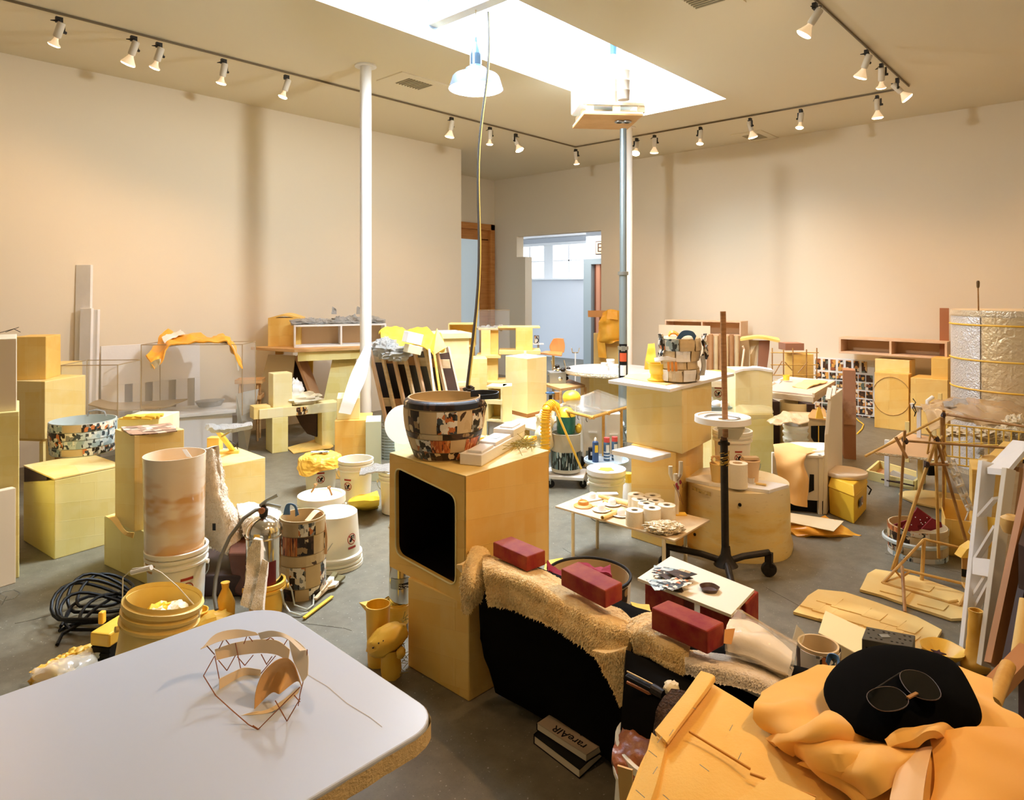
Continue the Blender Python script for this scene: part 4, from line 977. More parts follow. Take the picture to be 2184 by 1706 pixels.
# buckets
b, s, c, r, h = bkt(684, 1044, 74, 973, 'bucket draped with a yellow cloth, leftmost of the back row', s=5.75, wa=0)
cl = thing('yellow_cloth', 'crumpled yellow cloth over the leftmost bucket of the back row', 'cloth', c+V((0, 0, h)))
m = MB(); z = h+.012
ring = []
for rad, dz in ((.02, .012), (.09, .01), (.15, .0), (.172, -.03), (.185, -.09)):
    ring.append([c+V((math.cos(a)*rad*(1.05 if rad > .16 else 1), math.sin(a)*rad, z+dz-(.05*max(0, math.sin(a*2+1)) if rad > .16 else 0))) for a in [2*math.pi*i/12 for i in range(13)]])
m.sheet(ring, 4, .004, amp=.012, fr=22); m.build('cloth', mat('cadmium_cloth', 'F3B73A', .5, col2='F8C85A', vs=7), cl)
MB().box(c+V((0, 0, z+.03))-FW*.02, (.15, .05, .006), CAMYAW+.1).build('paper_slip', INKB, cl)
b, s, c, r, h = bkt(759, 1068, 76, 977, 'open white bucket in the middle of the back row', s=5.45, wa=-.55)
b, s, c, r, h = bkt(846, 1090, 78, 1000, 'bucket half hidden by the big box, right end of back row', s=5.2, wa=.0)
m = MB().sheet([[Q(770, 1000, 5.1), Q(800, 990, 5.2), Q(850, 985, 5.3)], [Q(766, 1012, 5.0), Q(800, 1006, 5.05), Q(850, 1008, 5.1)]], 9, .012, amp=.015, fr=16)
one(m, 'foil_sheet', FOIL, 'crumpled silver foil lying over the back-row buckets', 'foil', smooth=False)
one(MB().sheet([[Q(752, 1066, 5.1), Q(790, 1055, 5.0), Q(806, 1050, 5.0)], [Q(748, 1074, 5.0), Q(785, 1068, 4.9), Q(808, 1066, 4.95)], [P(752, 1080, .01), P(785, 1082, .01), P(806, 1078, .01)]], 6, .02, amp=.02), 'yellow_bag', YBRT, 'slumped yellow plastic bag on the floor before the back row buckets', 'bag', smooth=True)
b, s, c, r, h = bkt(686, 1140, 98, 1060, 'lidded white bucket with two short sticks through its lid', s=4.7, warn=False, lid=True, handle=None)
for x, y, dx in ((664, 1050, 3), (708, 1056, -2)):
    p = Q(x, y, 4.7); one(MB().cyl(p, p+V((0, 0, .05))+RT*.01*dx, .006, n=6).blob(p+V((0, 0, .055))+RT*.01*dx, (.014, .012, .01), .3, sub=1), 'lid_stick', BAMB, 'short stick in the bucket lid, %s one' % ('left' if dx > 0 else 'right'), 'stick')
b, s, c, r, h = bkt(714, 1200, 120, 1089, 'upturned white bucket beside the paint brushes', s=4.2, inv=True, warn=True, warn_a=-(facing(G(714, 4.2))+.75), rings=2, k=.83)
for ch in [o for o in bpy.data.objects if o.parent == b]: pass
# yellow tilted bucket in front with rags
s = 2.86; c = G(309, s); Mt = Matrix.Rotation(.17, 3, FW)@Matrix.Rotation(-.08, 3, RT)
t = bucket('yellow-stained bucket full of yellow wax scraps in front', c, .153, .385, m=mat('stained_bucket', 'F0D27C', .45, col2='EBC560', vs=5), warn=False, handle=None, group=None, M=Mt, rings=3, k=.9)
A = c+Mt@V((0, 0, .30)); pts = [A-RT*.165, A-RT*.16+V((0, 0, .08)), Q(262, 1232, s), Q(283, 1213, s-.02), Q(318, 1208, s-.03), Q(345, 1222, s), Q(378, 1250, s), A+RT*.168+V((0, 0, .04)), A+RT*.168]
pp = [a.lerp(b_, k/4) for a, b_ in zip(pts, pts[1:]) for k in range(4)]
MB().tube(pp, .0024, 6).build('wire_handle', mat('pale_wire', 'DDD6BE', .4), t)
MB().cyl(Q(281, 1221, s-.02), Q(323, 1210, s-.03), .011, n=10).build('handle_grip', PLW, t)
sc_ = thing('wax_scraps', 'heap of yellow wax scraps inside the stained bucket', 'wax', c+V((0, 0, .3)))
for k in range(9):
    p = c+Mt@V((random.uniform(-.09, .07), random.uniform(-.09, .09), .30+.025*random.random()))
    MB().blob(p, (.05+.03*random.random(), .025+.02*random.random(), .02+.025*random.random()), .5, 6, k, 2, M=Matrix.Rotation(k*1.3, 3, 'Z')@Matrix.Rotation(.5*random.random(), 3, 'X')).build('scrap', YBRT if k % 3 else CREAM, sc_, smooth=True)
# black hose coil
t = thing('hose_coil', 'tangled black hose coil on the floor behind the yellow bucket', 'hose', P(215, 1320))
rnd = random.Random(5)
for k in range(7):
    c = P(218+rnd.uniform(-22, 26), 1312+rnd.uniform(-22, 22)); rx, ry, tl = rnd.uniform(.12, .2), rnd.uniform(.10, .16), rnd.uniform(-.35, .35); ph = rnd.uniform(0, 6)
    pts = []
    for i in range(26):
        a = 2*math.pi*i/25*1.08+ph; d = RT*(rx*math.cos(a))+FW*(ry*math.sin(a)); z = .02+.012*k+max(0, .14*math.sin(a-1)*abs(tl)*2.2)+.01*math.sin(3*a)
        pts.append(c+d+V((0, 0, z)))
    MB().tube(pts, .0085, 7).build('hose_loop', BLACK, t, smooth=True)
MB().tube([P(150, 1300, .05), P(130, 1335, .03), P(126, 1345, .01), P(160, 1330, .01), P(230, 1325, .02)], .0085, 7).build('hose_loop', BLACK, t, smooth=True)
MB().tube([P(122, 1375, .01), P(133, 1352, .02), P(170, 1330, .05), P(200, 1300, .08), P(260, 1262, .06), P(312, 1254, .02)], .0085, 7).build('hose_loop', BLACK, t, smooth=True)
# yellow and black battery box
s = 3.0; t = thing('power_pack', 'yellow and black ribbed power pack left of the yellow bucket', 'tool', G(215, s))
q = fpts(192, 236, s, .2, -.2); q[0] = q[0]; zt = Zat(1347, s)
MB().quadbox(q, 0, zt-.06).build('black_body', BLACK, t, bevel=.006)
for k in range(6): MB().quadbox([p*1.0 for p in fpts(191, 237, s-.004, .01, -.2)], .03+k*.025, .042+k*.025).build('rib', BLACK, t)
MB().quadbox([p for p in fpts(188, 236, s-.015, .22, -.2)], zt-.06, zt).build('yellow_top', YRUB, t, bevel=.008)
MB().quadbox(fpts(208, 219, s+.06, .03), zt, zt+.055).build('grip', YRUB, t, bevel=.006)
# plastic bag with yellow stuff
m = MB(); c = P(135, 1440, .06)
t = thing('plastic_bag', 'clear plastic bag of yellow rubber scraps by the white table', 'bag', P(135, 1440))
BAGM = mat('bag_film', 'F3EEE0', .12, alpha=.35, coat=.6)
for k in range(6): MB().blob(P(100+k*20, 1440-9*k+rnd.uniform(-8, 8), .05), (.06, .045, .045), .5, 7, k, 2).build('rubber_scrap', YRUB if k % 2 else mat('cadmium_cloth', 'F3B73A'), t, smooth=True)
MB().sheet([[P(52, 1455, .01), P(70, 1430, .10), P(130, 1400, .13), P(185, 1385, .12), P(212, 1400, .08)], [P(58, 1465, .01), P(85, 1455, .08), P(140, 1440, .12), P(190, 1425, .1), P(216, 1430, .05)], [P(70, 1475, .01), P(100, 1470, .03), P(150, 1468, .04), P(200, 1460, .03), P(225, 1450, .01)]], 7, .002, amp=.03, fr=14).build('bag_film', BAGM, t, smooth=True)
one(MB().lathe([(.001, 0), (.04, 0), (.062, .09), (.06, .09), (.038, .006), (.001, .006)], P(178, 1447, .005)+V((0, 0, .0)), 24, M=Matrix.Rotation(.9, 3, FW)), 'plastic_cup', PLT, 'small milky cup tipped over beside the bag of scraps', 'cup', smooth=True)
pts = [P(x, y, .004+.02*((i*7) % 3)) for i, (x, y) in enumerate([(-10, 1270), (8, 1262), (30, 1258), (42, 1264), (30, 1276), (8, 1282), (-6, 1276), (2, 1266), (14, 1272), (4, 1290)])]
one(MB().tube(pts, .0016, 4), 'wire_loop', STEEL, 'loose loop of thin wire on the floor at the left edge', 'wire')
# yellow things by the table edge
c = P(478, 1322); t = thing('yellow_bottle', 'yellow wax-coated bottle leaning on a yellow bag behind the table', 'bottle', c)
MB().blob(P(452, 1330, .05), (.11, .07, .055), .3, 5, 3, 2).build('wax_bag', YRUB, t, smooth=True)
MB().lathe([(.001, 0), (.045, .0), (.048, .09), (.03, .14), (.016, .17), (.018, .19), (.022, .20), (.001, .205)], P(481, 1325, .01), 20, wob=.12).build('bottle_body', mat('cadmium_cloth', 'F3B73A'), t, smooth=True)
c = P(416, 1352, .0); t = thing('wax_cup', 'yellow wax cup with a flared rim behind the table edge', 'cup', c)
MB().lathe([(.001, 0), (.045, 0), (.048, .06), (.055, .10), (.063, .115), (.058, .116), (.045, .06), (.04, .01), (.001, .01)], c, 26, wob=.06).build('cup_body', YRUB, t, smooth=True)
one(MB().blob(P(440, 1352, .02), (.07, .045, .03), .3, 5, 9, 2), 'wax_lump', YRUB, 'flat yellow wax lump right of the wax cup', 'wax', smooth=True)
one(MB().quadbox(fpts(392, 412, 2.95, .15), 0, .09), 'yellow_block', YBRT, 'small yellow block between bucket and wax cup', 'block', bevel=.004)
# clear hose, brushes, yellow stick
hs = [P(600, 1258, .15), P(605, 1285, .05), P(618, 1305, .02), P(640, 1312, .01), P(662, 1305, .01)]
one(MB().tube([a.lerp(b_, k/4) for a, b_ in zip(hs, hs[1:]) for k in range(4)], .006, 8), 'clear_hose', mat('hose_clear', 'D9DACB', .15, alpha=.7), 'clear plastic hose curving on the floor by the tube bag', 'hose', smooth=True)
hs = [P(603, 1225, .18), P(612, 1240, .16), P(622, 1258, .10), P(628, 1290, .02), P(655, 1300, .01), P(668, 1290, .01), P(670, 1262, .03)]
one(MB().tube([a.lerp(b_, k/4) for a, b_ in zip(hs, hs[1:]) for k in range(4)], .0045, 8), 'clear_hose', mat('hose_clear', 'D9DACB'), 'thinner clear hose leading to the paint brush', 'hose', smooth=True)
def brush(label, a, b, w):
    t = thing('paint_brush', label, 'brush', a); d = (b-a).normalized(); L = (b-a).length; sd = d.cross(V((0, 0, 1))).normalized()
    def seg(f0, f1, w0, w1, h, nm, m):
        p, q = a+d*L*f0, a+d*L*f1; u = V((0, 0, h/2))
        MB().hexa([p-sd*w0/2-u, p+sd*w0/2-u, p+sd*w0/2+u, p-sd*w0/2+u], [q-sd*w1/2-u, q+sd*w1/2-u, q+sd*w1/2+u, q-sd*w1/2+u]).build(nm, m, t, bevel=.003)
    seg(0, .45, w*.22, w*.3, .014, 'handle', WOODP); seg(.45, .56, w*.3, w*.95, .018, 'handle_neck', WOODP); seg(.56, .72, w, w, .02, 'ferrule', WHITE); seg(.72, 1, w, w*1.05, .016, 'bristles', mat('bristle', '6E6440', .9))
brush('wide paint brush with a white ferrule lying by the upturned bucket', P(672, 1278, .02), P(722, 1228, .03), .085)
brush('narrow paint brush lying across the wide one', P(686, 1262, .04), P(716, 1222, .05), .03)
one(MB().beam(P(648, 1318, .012), P(709, 1272, .012), .018, .01), 'yellow_stick', YBRT, 'flat bright yellow stick on the floor by the paint brushes', 'stick', bevel=.002)
# ------------------------------------------------------------------ big white table with the paper model
TZ = .75
A, B_, Cc = P(575, 1282, TZ), P(948, 1532, TZ), None
ux = (B_-A).normalized(); uy = V((0, 0, 1)).cross(ux); uy = uy if uy.dot(RT) < 0 else -uy     # uy runs left from A
Wd = (B_-A).length
def rc(p, d1, d2, r, n=8):
    return [p+d1*r*(1-math.sin(a))+d2*r*(1-math.cos(a)) for a in [math.pi/2*i/n for i in range(n+1)]]
Ln = 1.9
c0, c1, c2, c3 = A, B_, B_+uy*Ln, A+uy*Ln
pts = rc(c0, uy, ux, .14)[::1]
def corner(p, din, dout, r=.10, n=8):
    o = p-din*r+dout*r; return [o+din*r*math.sin(a)-dout*r*math.cos(a) for a in [math.pi/2*i/n for i in range(n+1)]]
loop = corner(c1, ux, uy, .085)+[c2, c3]+corner(c0, -uy, ux, .13)
t = thing('white_table', 'big white rounded foam-topped table in the left foreground', 'table', V(((c0+c2)/2).xy.to_3d()))
top = []
for i, p in enumerate(loop): top.append(V((p.x, p.y, TZ-.045)))
MB().prism(top, .045).build('table_top', mat('table_white', 'C6D2E4', .35), t, bevel=.004)
ed = []; n = len(loop)
mb = MB()
cen = sum(loop, V())/n
for i in range(n):
    a, b = loop[i], loop[(i+1) % n]; k = max(1, int((b-a).length/.02))
    for j in range(k): 
        p = a.lerp(b, j/k); o = (p-cen).normalized()*(.002+.006*abs(noise.noise(p*22))); ed.append(V((p.x+o.x, p.y+o.y, TZ-.042)))
m_ = len(ed); mb.add(ed+[V((p.x, p.y, TZ-.006)) for p in ed], [(i, (i+1) % m_, m_+(i+1) % m_, m_+i) for i in range(m_)])
mb.build('foam_edge', mat('foam_edge', 'D9BE88', .9, bs=120, bk=.5), t)
for a, b in ((.25, .25), (.25, Ln-.3), (Wd-.25, .3), (Wd-.25, Ln-.3)):
    p = c0+ux*a+uy*b; MB().cyl(V((p.x, p.y, 0)), V((p.x, p.y, TZ-.045)), .022, n=12).build('leg', ALU, t)
# paper model
def T(x, y, h=0): return P(x, y, TZ+h)
t = thing('paper_model', 'small curved paper and stick building model on the white table', 'model', T(560, 1480))
PAP = mat('model_paper', 'EFD8B0', .8); STK = mat('model_stick', '9A5A34', .6)
PAPL = mat('model_paper_light', 'E9DDC6', .8)
# the model stands TZ high; the plan circle sits on the table; up-vectors by height
def M_(x, y, s): return Q(x, y, s)
sM = S(1450, TZ)
def band(pix, name, m, th=.0015, sub=6): MB().sheet(pix, sub, th).build(name, m, t, smooth=True)
# depth of plan points: base arc on the table
def H(x, y, xb, yb):              # point above plan position (xb, yb) seen at (x, y)
    s = S(yb, TZ); return Q(x, y, s)
band([[H(430, 1383, 440, 1478), H(460, 1352, 470, 1455), H(505, 1342, 515, 1440), H(545, 1348, 553, 1438)],
      [H(428, 1385, 437, 1479), H(470, 1367, 476, 1458), H(510, 1360, 518, 1443), H(552, 1354, 556, 1440)]], 'roof_wing', PAPL)
band([[H(550, 1350, 560, 1438), H(580, 1345, 595, 1445), H(615, 1355, 628, 1460), H(653, 1386, 655, 1490)],
      [H(556, 1364, 563, 1440), H(585, 1358, 598, 1450), H(612, 1362, 625, 1468), H(640, 1388, 648, 1496)]], 'roof_wing', PAPL)
band([[H(615, 1356, 632, 1452), H(640, 1372, 650, 1470), H(656, 1395, 658, 1500), H(656, 1440, 654, 1520)],
      [H(618, 1380, 634, 1456), H(626, 1410, 646, 1474), H(635, 1430, 654, 1504), H(645, 1455, 650, 1522)]], 'roof_wing', PAPL)
band([[H(458, 1385, 466, 1450), H(500, 1371, 505, 1437), H(550, 1364, 555, 1434), H(590, 1366, 592, 1440), H(618, 1385, 620, 1455)],
      [H(462, 1408, 466, 1452), H(500, 1399, 505, 1439), H(550, 1393, 555, 1436), H(588, 1396, 592, 1442), H(614, 1410, 620, 1457)]], 'upper_band', PAP)
band([[H(468, 1448, 468, 1470), H(500, 1432, 500, 1450), H(522, 1424, 522, 1440), H(556, 1428, 556, 1440)],
      [H(468, 1471, 468, 1471), H(500, 1451, 500, 1451), H(522, 1441, 522, 1441), H(556, 1441, 556, 1441)]], 'lower_band', PAP)
dm = MB(); rows = []
for i in range(7):
    f = i/6; L_ = (545+ (643-545)*f*.5 if 0 else None)
arc = [(543, 1512), (546, 1475), (560, 1438), (585, 1412), (608, 1404), (625, 1415), (635, 1440), (643, 1465)]
ctr = H(596, 1480, 596, 1500)
rows = [[H(x, y, 545+14*i, 1512-6.5*i) for i, (x, y) in enumerate(arc)]]
mid = [p.lerp(ctr, .45)+FW*.035 for p in rows[0]]; rows += [mid, [p.lerp(ctr, .98) for p in rows[0]]]
dm.sheet(rows, 5, .0015); dm.build('domed_screen', mat('model_paper_tan', 'D9A968', .7), t, smooth=True)
band([[H(540, 1520, 540, 1524), H(580, 1508, 580, 1512), H(640, 1465, 640, 1500)], [H(512, 1526, 512, 1528), H(580, 1517, 580, 1520), H(636, 1478, 640, 1502)]], 'lower_band', PAP)
sticks = [((441, 1377), (458, 1396), 440, 1480), ((441, 1377), (458, 1396), 440, 1480), ((457, 1400), (434, 1441), 460, 1470), ((458, 1398), (469, 1454), 468, 1456), ((502, 1371), (516, 1438), 516, 1440),
          ((467, 1383), (476, 1366), 470, 1450), ((482, 1365), (489, 1374), 485, 1448), ((520, 1373), (526, 1358), 522, 1442), ((531, 1358), (539, 1368), 535, 1440), ((568, 1365), (577, 1360), 570, 1440), ((578, 1360), (584, 1364), 580, 1440), ((606, 1375), (613, 1364), 610, 1450),
          ((466, 1408), (484, 1430), 480, 1452), ((502, 1398), (484, 1430), 484, 1450), ((506, 1400), (522, 1419), 516, 1442), ((540, 1397), (522, 1419), 522, 1442), ((557, 1395), (569, 1418), 565, 1440), ((580, 1400), (568, 1417), 570, 1442), ((588, 1398), (555, 1438), 556, 1440),
          ((587, 1494), (612, 1538), 600, 1520), ((612, 1538), (640, 1490), 620, 1520), ((640, 1465), (551, 1555), 600, 1520), ((551, 1555), (539, 1547), 551, 1556), ((434, 1441), (460, 1483), 450, 1480), ((460, 1483), (492, 1512), 478, 1500), ((492, 1512), (530, 1545), 510, 1530), ((530, 1545), (551, 1556), 540, 1552),
          ((655, 1385), (655, 1430), 656, 1500), ((655, 1420), (640, 1480), 652, 1510), ((640, 1480), (636, 1505), 640, 1510), ((627, 1482), (640, 1497), 634, 1505)]
for (a, b, xb, yb) in sticks:
    s1 = S(max(yb, max(a[1], b[1])), TZ)
    MB().cyl(Q(*a, s1), Q(*b, s1), .0012, n=5).build('stick', STK, t)
one(MB().tube([T(655, 1438, .001), T(700, 1465, .001), T(740, 1500, .001), T(790, 1530, .001), T(815, 1550, .001)], .0005, 4), 'thread', WOODP, 'thin tan thread trailing over the white table from the model', 'thread')
# ------------------------------------------------------------------ the big TV-like box and what is on it
nL = (1000, 1250, 1497); sL = S(1497); zL = .40
qL = [P(1000, 1497), P(1073, 1454), None, P(870, 1420)]; qL[2] = qL[1]+qL[3]-qL[0]
hi = [V((p.x, p.y, zL)) for p in qL]; hi[1] = hi[1].lerp(hi[0], .28); hi[2] = hi[2].lerp(hi[3], .28)
o = one(MB().hexa([V((p.x, p.y, 0)) for p in (qL[0], qL[1], qL[2], qL[3])], hi), 'tapered_base', TAPED, 'tapered ochre taped base under the big screen box', 'base', bevel=.005)
sN = 2.80; zt = Zat(1018, sN); zb = Zat(1292, sN)
n0 = Q(994, 1018, sN); l0 = P(831, 968, zt); r0 = P(1171, 963, zt)
b0 = l0+r0-n0
t = thing('screen_box', 'big ochre taped box with a dark rounded screen opening, centre', 'box', V((n0.x, n0.y, zb)), BOX)
fx = (n0-l0); W_ = fx.length; fxn = V((fx.x, fx.y, 0)).normalized(); dp = V((b0.x-l0.x, b0.y-l0.y, 0)); dpn = dp.normalized(); up = V((0, 0, 1)); H_ = zt-zb
def F(f, h, d=0): return V((l0.x, l0.y, zb))+fxn*(W_*f)+up*(H_*h)+dpn*d
# front frame with rounded opening
op = [(.09, .91), (.09, .14), (.90, .06), (.90, .83)]
def rr_(pts, r, n=5):
    o = []; k = len(pts)
    for i in range(k):
        p, a, b = V((*pts[i], 0)), V((*pts[i-1], 0)), V((*pts[(i+1) % k], 0)); da = (a-p).normalized()*r; db = (b-p).normalized()*r
        for j in range(n+1):
            t_ = j/n; o.append((p+da)*(1-t_)**2+p*2*t_*(1-t_)+(p+db)*t_**2)
    return o
inn = rr_([(.085, .905), (.095, .14), (.885, .11), (.885, .83)], .09)
outr = []
ctr = V((.49, .5, 0))
for p in inn:
    d = p-ctr; k = min((.51/d.x if d.x > 0 else -.49/d.x) if abs(d.x) > 1e-6 else 9, (.5/d.y if d.y > 0 else -.5/d.y) if abs(d.y) > 1e-6 else 9); outr.append(ctr+d*k)
for cx, cy in ((0, 0), (1, 0), (1, 1), (0, 1)):
    i = min(range(len(outr)), key=lambda j: (outr[j]-V((cx, cy, 0))).length); outr[i] = V((cx, cy, 0))
n = len(inn); mb = MB()
vs = [F(p.x, p.y) for p in inn]+[F(p.x, p.y) for p in outr]+[F(p.x, p.y, .02) for p in inn]+[F(p.x, p.y, .02) for p in outr]
fs = []
for i in range(n):
    j = (i+1) % n; fs += [(i, n+i, n+j, j), (2*n+j, 3*n+j, 3*n+i, 2*n+i), (i, j, 2*n+j, 2*n+i)]
mb.add(vs, fs).build('front_frame', TAPED, t)
W3 = F(0, 0, .02)
def slabp(ps, th, nm, m): MB().prism(ps, th).build(nm, m, t, bevel=.002)
D = dp.length
slabp([F(1, 0, 0), F(1, 0, D), F(1, 1, D), F(1, 1, 0)], -fxn*.012, 'side_panel', TAPED)
slabp([F(0, 0, .02), F(0, 0, D), F(0, 1, D), F(0, 1, .02)], fxn*.012, 'side_panel', TAPED)
slabp([F(0, 1, .0), F(1, 1, .0), F(1, 1, D), F(0, 1, D)], V((0, 0, .006)), 'top_panel', TAPE)
slabp([F(0, 0, .02), F(1, 0, .02), F(1, 0, D), F(0, 0, D)], V((0, 0, .012)), 'bottom_panel', TAPED)
slabp([F(0, 0, D), F(1, 0, D), F(1, 1, D), F(0, 1, D)], -dpn*.012, 'back_panel', TAPED)
DK = mat('dark_liner', '1C0D0C', .6)
slabp([F(.02, .03, .03), F(.02, .03, D-.02), F(.02, .97, D-.02), F(.02, .97, .03)], fxn*.004, 'dark_liner', DK)
slabp([F(.97, .03, .03), F(.97, .03, D-.02), F(.97, .97, D-.02), F(.97, .97, .03)], -fxn*.004, 'dark_liner', DK)
slabp([F(.02, .03, D-.02), F(.98, .03, D-.02), F(.98, .97, D-.02), F(.02, .97, D-.02)], -dpn*.004, 'dark_liner', DK)
slabp([F(.02, .04, .03), F(.98, .04, .03), F(.98, .04, D-.02), F(.02, .04, D-.02)], V((0, 0, .004)), 'dark_liner', DK)
e = MB(); pth = [F(p.x, p.y, -.002) for p in inn]; e.tube(pth, .004, 6, close=True); e.build('screen_rim', TAPEP, t)
zt2 = zt+.006
# big barrel basket
c = P(948, 970, zt2); c.z = zt2+.001
sB = c.dot(FW)
def prb(z):
    h = .285; f = z/h; return .128+.058*math.sin(math.pi*min(1, f*1.0)*.62+.12)-(.012 if f > .93 else 0)
t = paper_basket('big bulging basket of pasted pages with a dark rim on the screen box', c, prb, .275,
                 [(.02, .15, 15, [INKD, INKD, INKN]), (.16, .37, 13, [TAN, INKO, INKN, TAN, INKD, INKO]), (.38, .47, 10, [INKD, INKD, INKD, INKT]), (.48, .84, 14, [TAN, INKN, INKT, INKN, TAN, INKD]), (.86, .99, 10, [INKD, INKD, mat('navy_paper', '1F2838', .5), INKD])], m=TAN, seed=21, n=44)
p = c+V((0, 0, .265))
MB().sheet([[p+RT*.12+FW*.03, p+RT*.12+FW*.03+V((0, 0, .03))], [p+RT*.18+FW*.06, p+RT*.18+FW*.06+V((0, 0, .03))], [p+RT*.25+FW*.02, p+RT*.25+FW*.02+V((0, 0, .03))], [p+RT*.24-FW*.03, p+RT*.24-FW*.03+V((0, 0, .025))], [p+RT*.17-FW*.05, p+RT*.17-FW*.05+V((0, 0, .02))]], 6, .004).build('handle', mat('navy_paper', '1F2838'), t, smooth=True)
for k in range(7):
    a = facing(c)+1.0+k*.16; d = V((math.cos(a), math.sin(a), 0)); rr = prb(.19)+.004
    MB().tube([c+d*rr+V((0, 0, .245)), c+d*(rr+.008)+V((0, 0, .23)), c+d*rr+V((0, 0, .21-.01*(k % 3)))], .0022, 5).build('hanging_wire', DBR, t)
# plaster model lying on the box
t = thing('plaster_model', 'long stepped white foam model lying beside the big basket', 'model', P(1050, 965, zt2))
a, b = P(1010, 990, zt2+.0), P(1100, 938, zt2); d = (b-a); d.z = 0; L = d.length; d.normalize(); sdv = d.cross(V((0, 0, 1))).normalized(); sdv = sdv if sdv.dot(FW) < 0 else -sdv
def blk(f0, f1, w0, w1, z0, z1, nm='foam_block'):
    q = [a+d*L*f0-sdv*w0, a+d*L*f1-sdv*w0, a+d*L*f1-sdv*w1, a+d*L*f0-sdv*w1]
    MB().quadbox(q, zt2+z0, zt2+z1).build(nm, CHALK, t, bevel=.003)
blk(-.05, 1.0, -.05, .055, .001, .05, 'base_block'); blk(.0, .26, -.04, .03, .05, .062); blk(.3, .68, -.04, .05, .05, .066); blk(.7, 1.02, -.05, .06, .05, .085); blk(.76, .98, -.03, .04, .085, .092)
blk(.44, .56, -.015, .02, .0662, .0675, 'grey_window') 
[o for o in bpy.data.objects if o.name.startswith('grey_window')][0].data.materials[0] = STEEL
# straw and cloth scraps behind
t = thing('straw_heap', 'tangled heap of straw and yellow scraps behind the foam model', 'heap', P(1115, 945, zt2))
m = MB()
for k in range(160):
    p = P(1112+random.uniform(-16, 26), 945+random.uniform(-8, 8), zt2+.01+.05*random.random()); q_ = p+V((random.gauss(0, .03), random.gauss(0, .03), random.gauss(0, .015))); q_.z = max(q_.z, zt2+.004); m.cyl(p, q_, .0014, n=3)
tag(m.build('straw', mat('straw', 'A89A54', .8), t), None, kind='stuff')
for x, y in ((1040, 930), (1128, 930)): MB().blob(P(x, y+8, zt2+.02), (.05, .03, .02), .4, 6, x, 2).build('cloth_scrap', YBRT, t, smooth=True)
# second extinguisher, pitcher, wax mask behind the base
s = 3.45; c = G(853, s)
t, c = extinguisher('steel extinguisher with a black instruction plate behind the base', c, 44/2*s/FPX*1.05, .08, .56)
rr = 44/2*s/FPX*1.05+.003
f = facing(c)
mb = MB(); patch(mb, V((c.x, c.y, 0)), lambda z: rr, f-.9, f+.9, Zat(1247, s), Zat(1225, s), 0, 10, 2); mb.build('steel_plate', STEEL, t)
mb = MB(); patch(mb, V((c.x, c.y, 0)), lambda z: rr+.001, f-.1, f+.8, Zat(1247, s), Zat(1235, s), 0, 8, 2); mb.build('black_plate', BLACK, t)
d = V((math.cos(f), math.sin(f), 0)); tx = RT
pp_ = V((c.x, c.y, 0))+d*(rr+.004)
text('TO OPERATE\nPULL PIN', 'lettering', WHITE, t, pp_-RT*.006+V((0, 0, Zat(1239.5, s))), .012, RT, (0, 0, 1))
bkt(846, 1345, 66, 1282, 'yellow pail holding the extinguisher behind the base', m=YRUB, warn=False, handle=None, group=None, s=3.45, rings=1)
s = 3.08; c = G(806, s); h = Zat(1288, s)
t = thing('yellow_pitcher', 'tall yellow plastic pitcher with a pouring lip beside the base', 'pitcher', c)
MB().lathe([(.001, 0), (.045, 0), (.054, h*.9), (.057, h), (.052, h), (.042, .01), (.001, .01)], c, 28).build('pitcher_body', YRUB, t, smooth=True)
MB().prism([c+V((0, 0, h))-RT*.05-FW*.025, c+V((0, 0, h))-RT*.085+V((0, 0, .004)), c+V((0, 0, h))-RT*.05+FW*.025, c+V((0, 0, h-.04))-RT*.05], V((0, 0, .003))).build('lip', YRUB, t)
s = 2.98; c = G(828, s)
t = thing('wax_mask', 'yellow wax cast of a muzzle-like form leaning by the base', 'sculpture', c)
MB().blob(c+V((0, 0, .16))-RT*.005, (.10, .065, .058), .14, 4, 12, 3, M=Matrix.Rotation(-.55, 3, FW)@Matrix.Rotation(CAMYAW, 3, 'Z')).build('wax_head', YRUB, t, smooth=True)
MB().lathe([(.04, 0), (.046, .03), (.042, .10), (.05, .13)], c+RT*.012, 22, wob=.12, cap0=True).build('wax_neck', YRUB, t, smooth=True)
MB().blob(c+RT*.065-FW*.05+V((0, 0, .13)), (.022, .018, .024), .2, 4, 3, 2).build('wax_ear', YRUB, t, smooth=True)
for dx, dz in ((-.055, .155), (-.03, .175), (-.01, .185)): MB().blob(c+RT*dx-FW*.057+V((0, 0, dz)), (.005, .004, .004), 0, sub=1).build('pit', DBR, t)
m = MB()
for k in range(60):
    p = c+RT*random.uniform(.05, .07)+FW*random.uniform(-.02, .05)+V((0, 0, random.uniform(0, .25))); m.cyl(p, p+V((random.gauss(0, .015), random.gauss(0, .015), random.gauss(0, .015))), .0015, n=3)
tag(m.build('straw_fringe', mat('straw', 'A89A54'), t), None, kind='stuff')
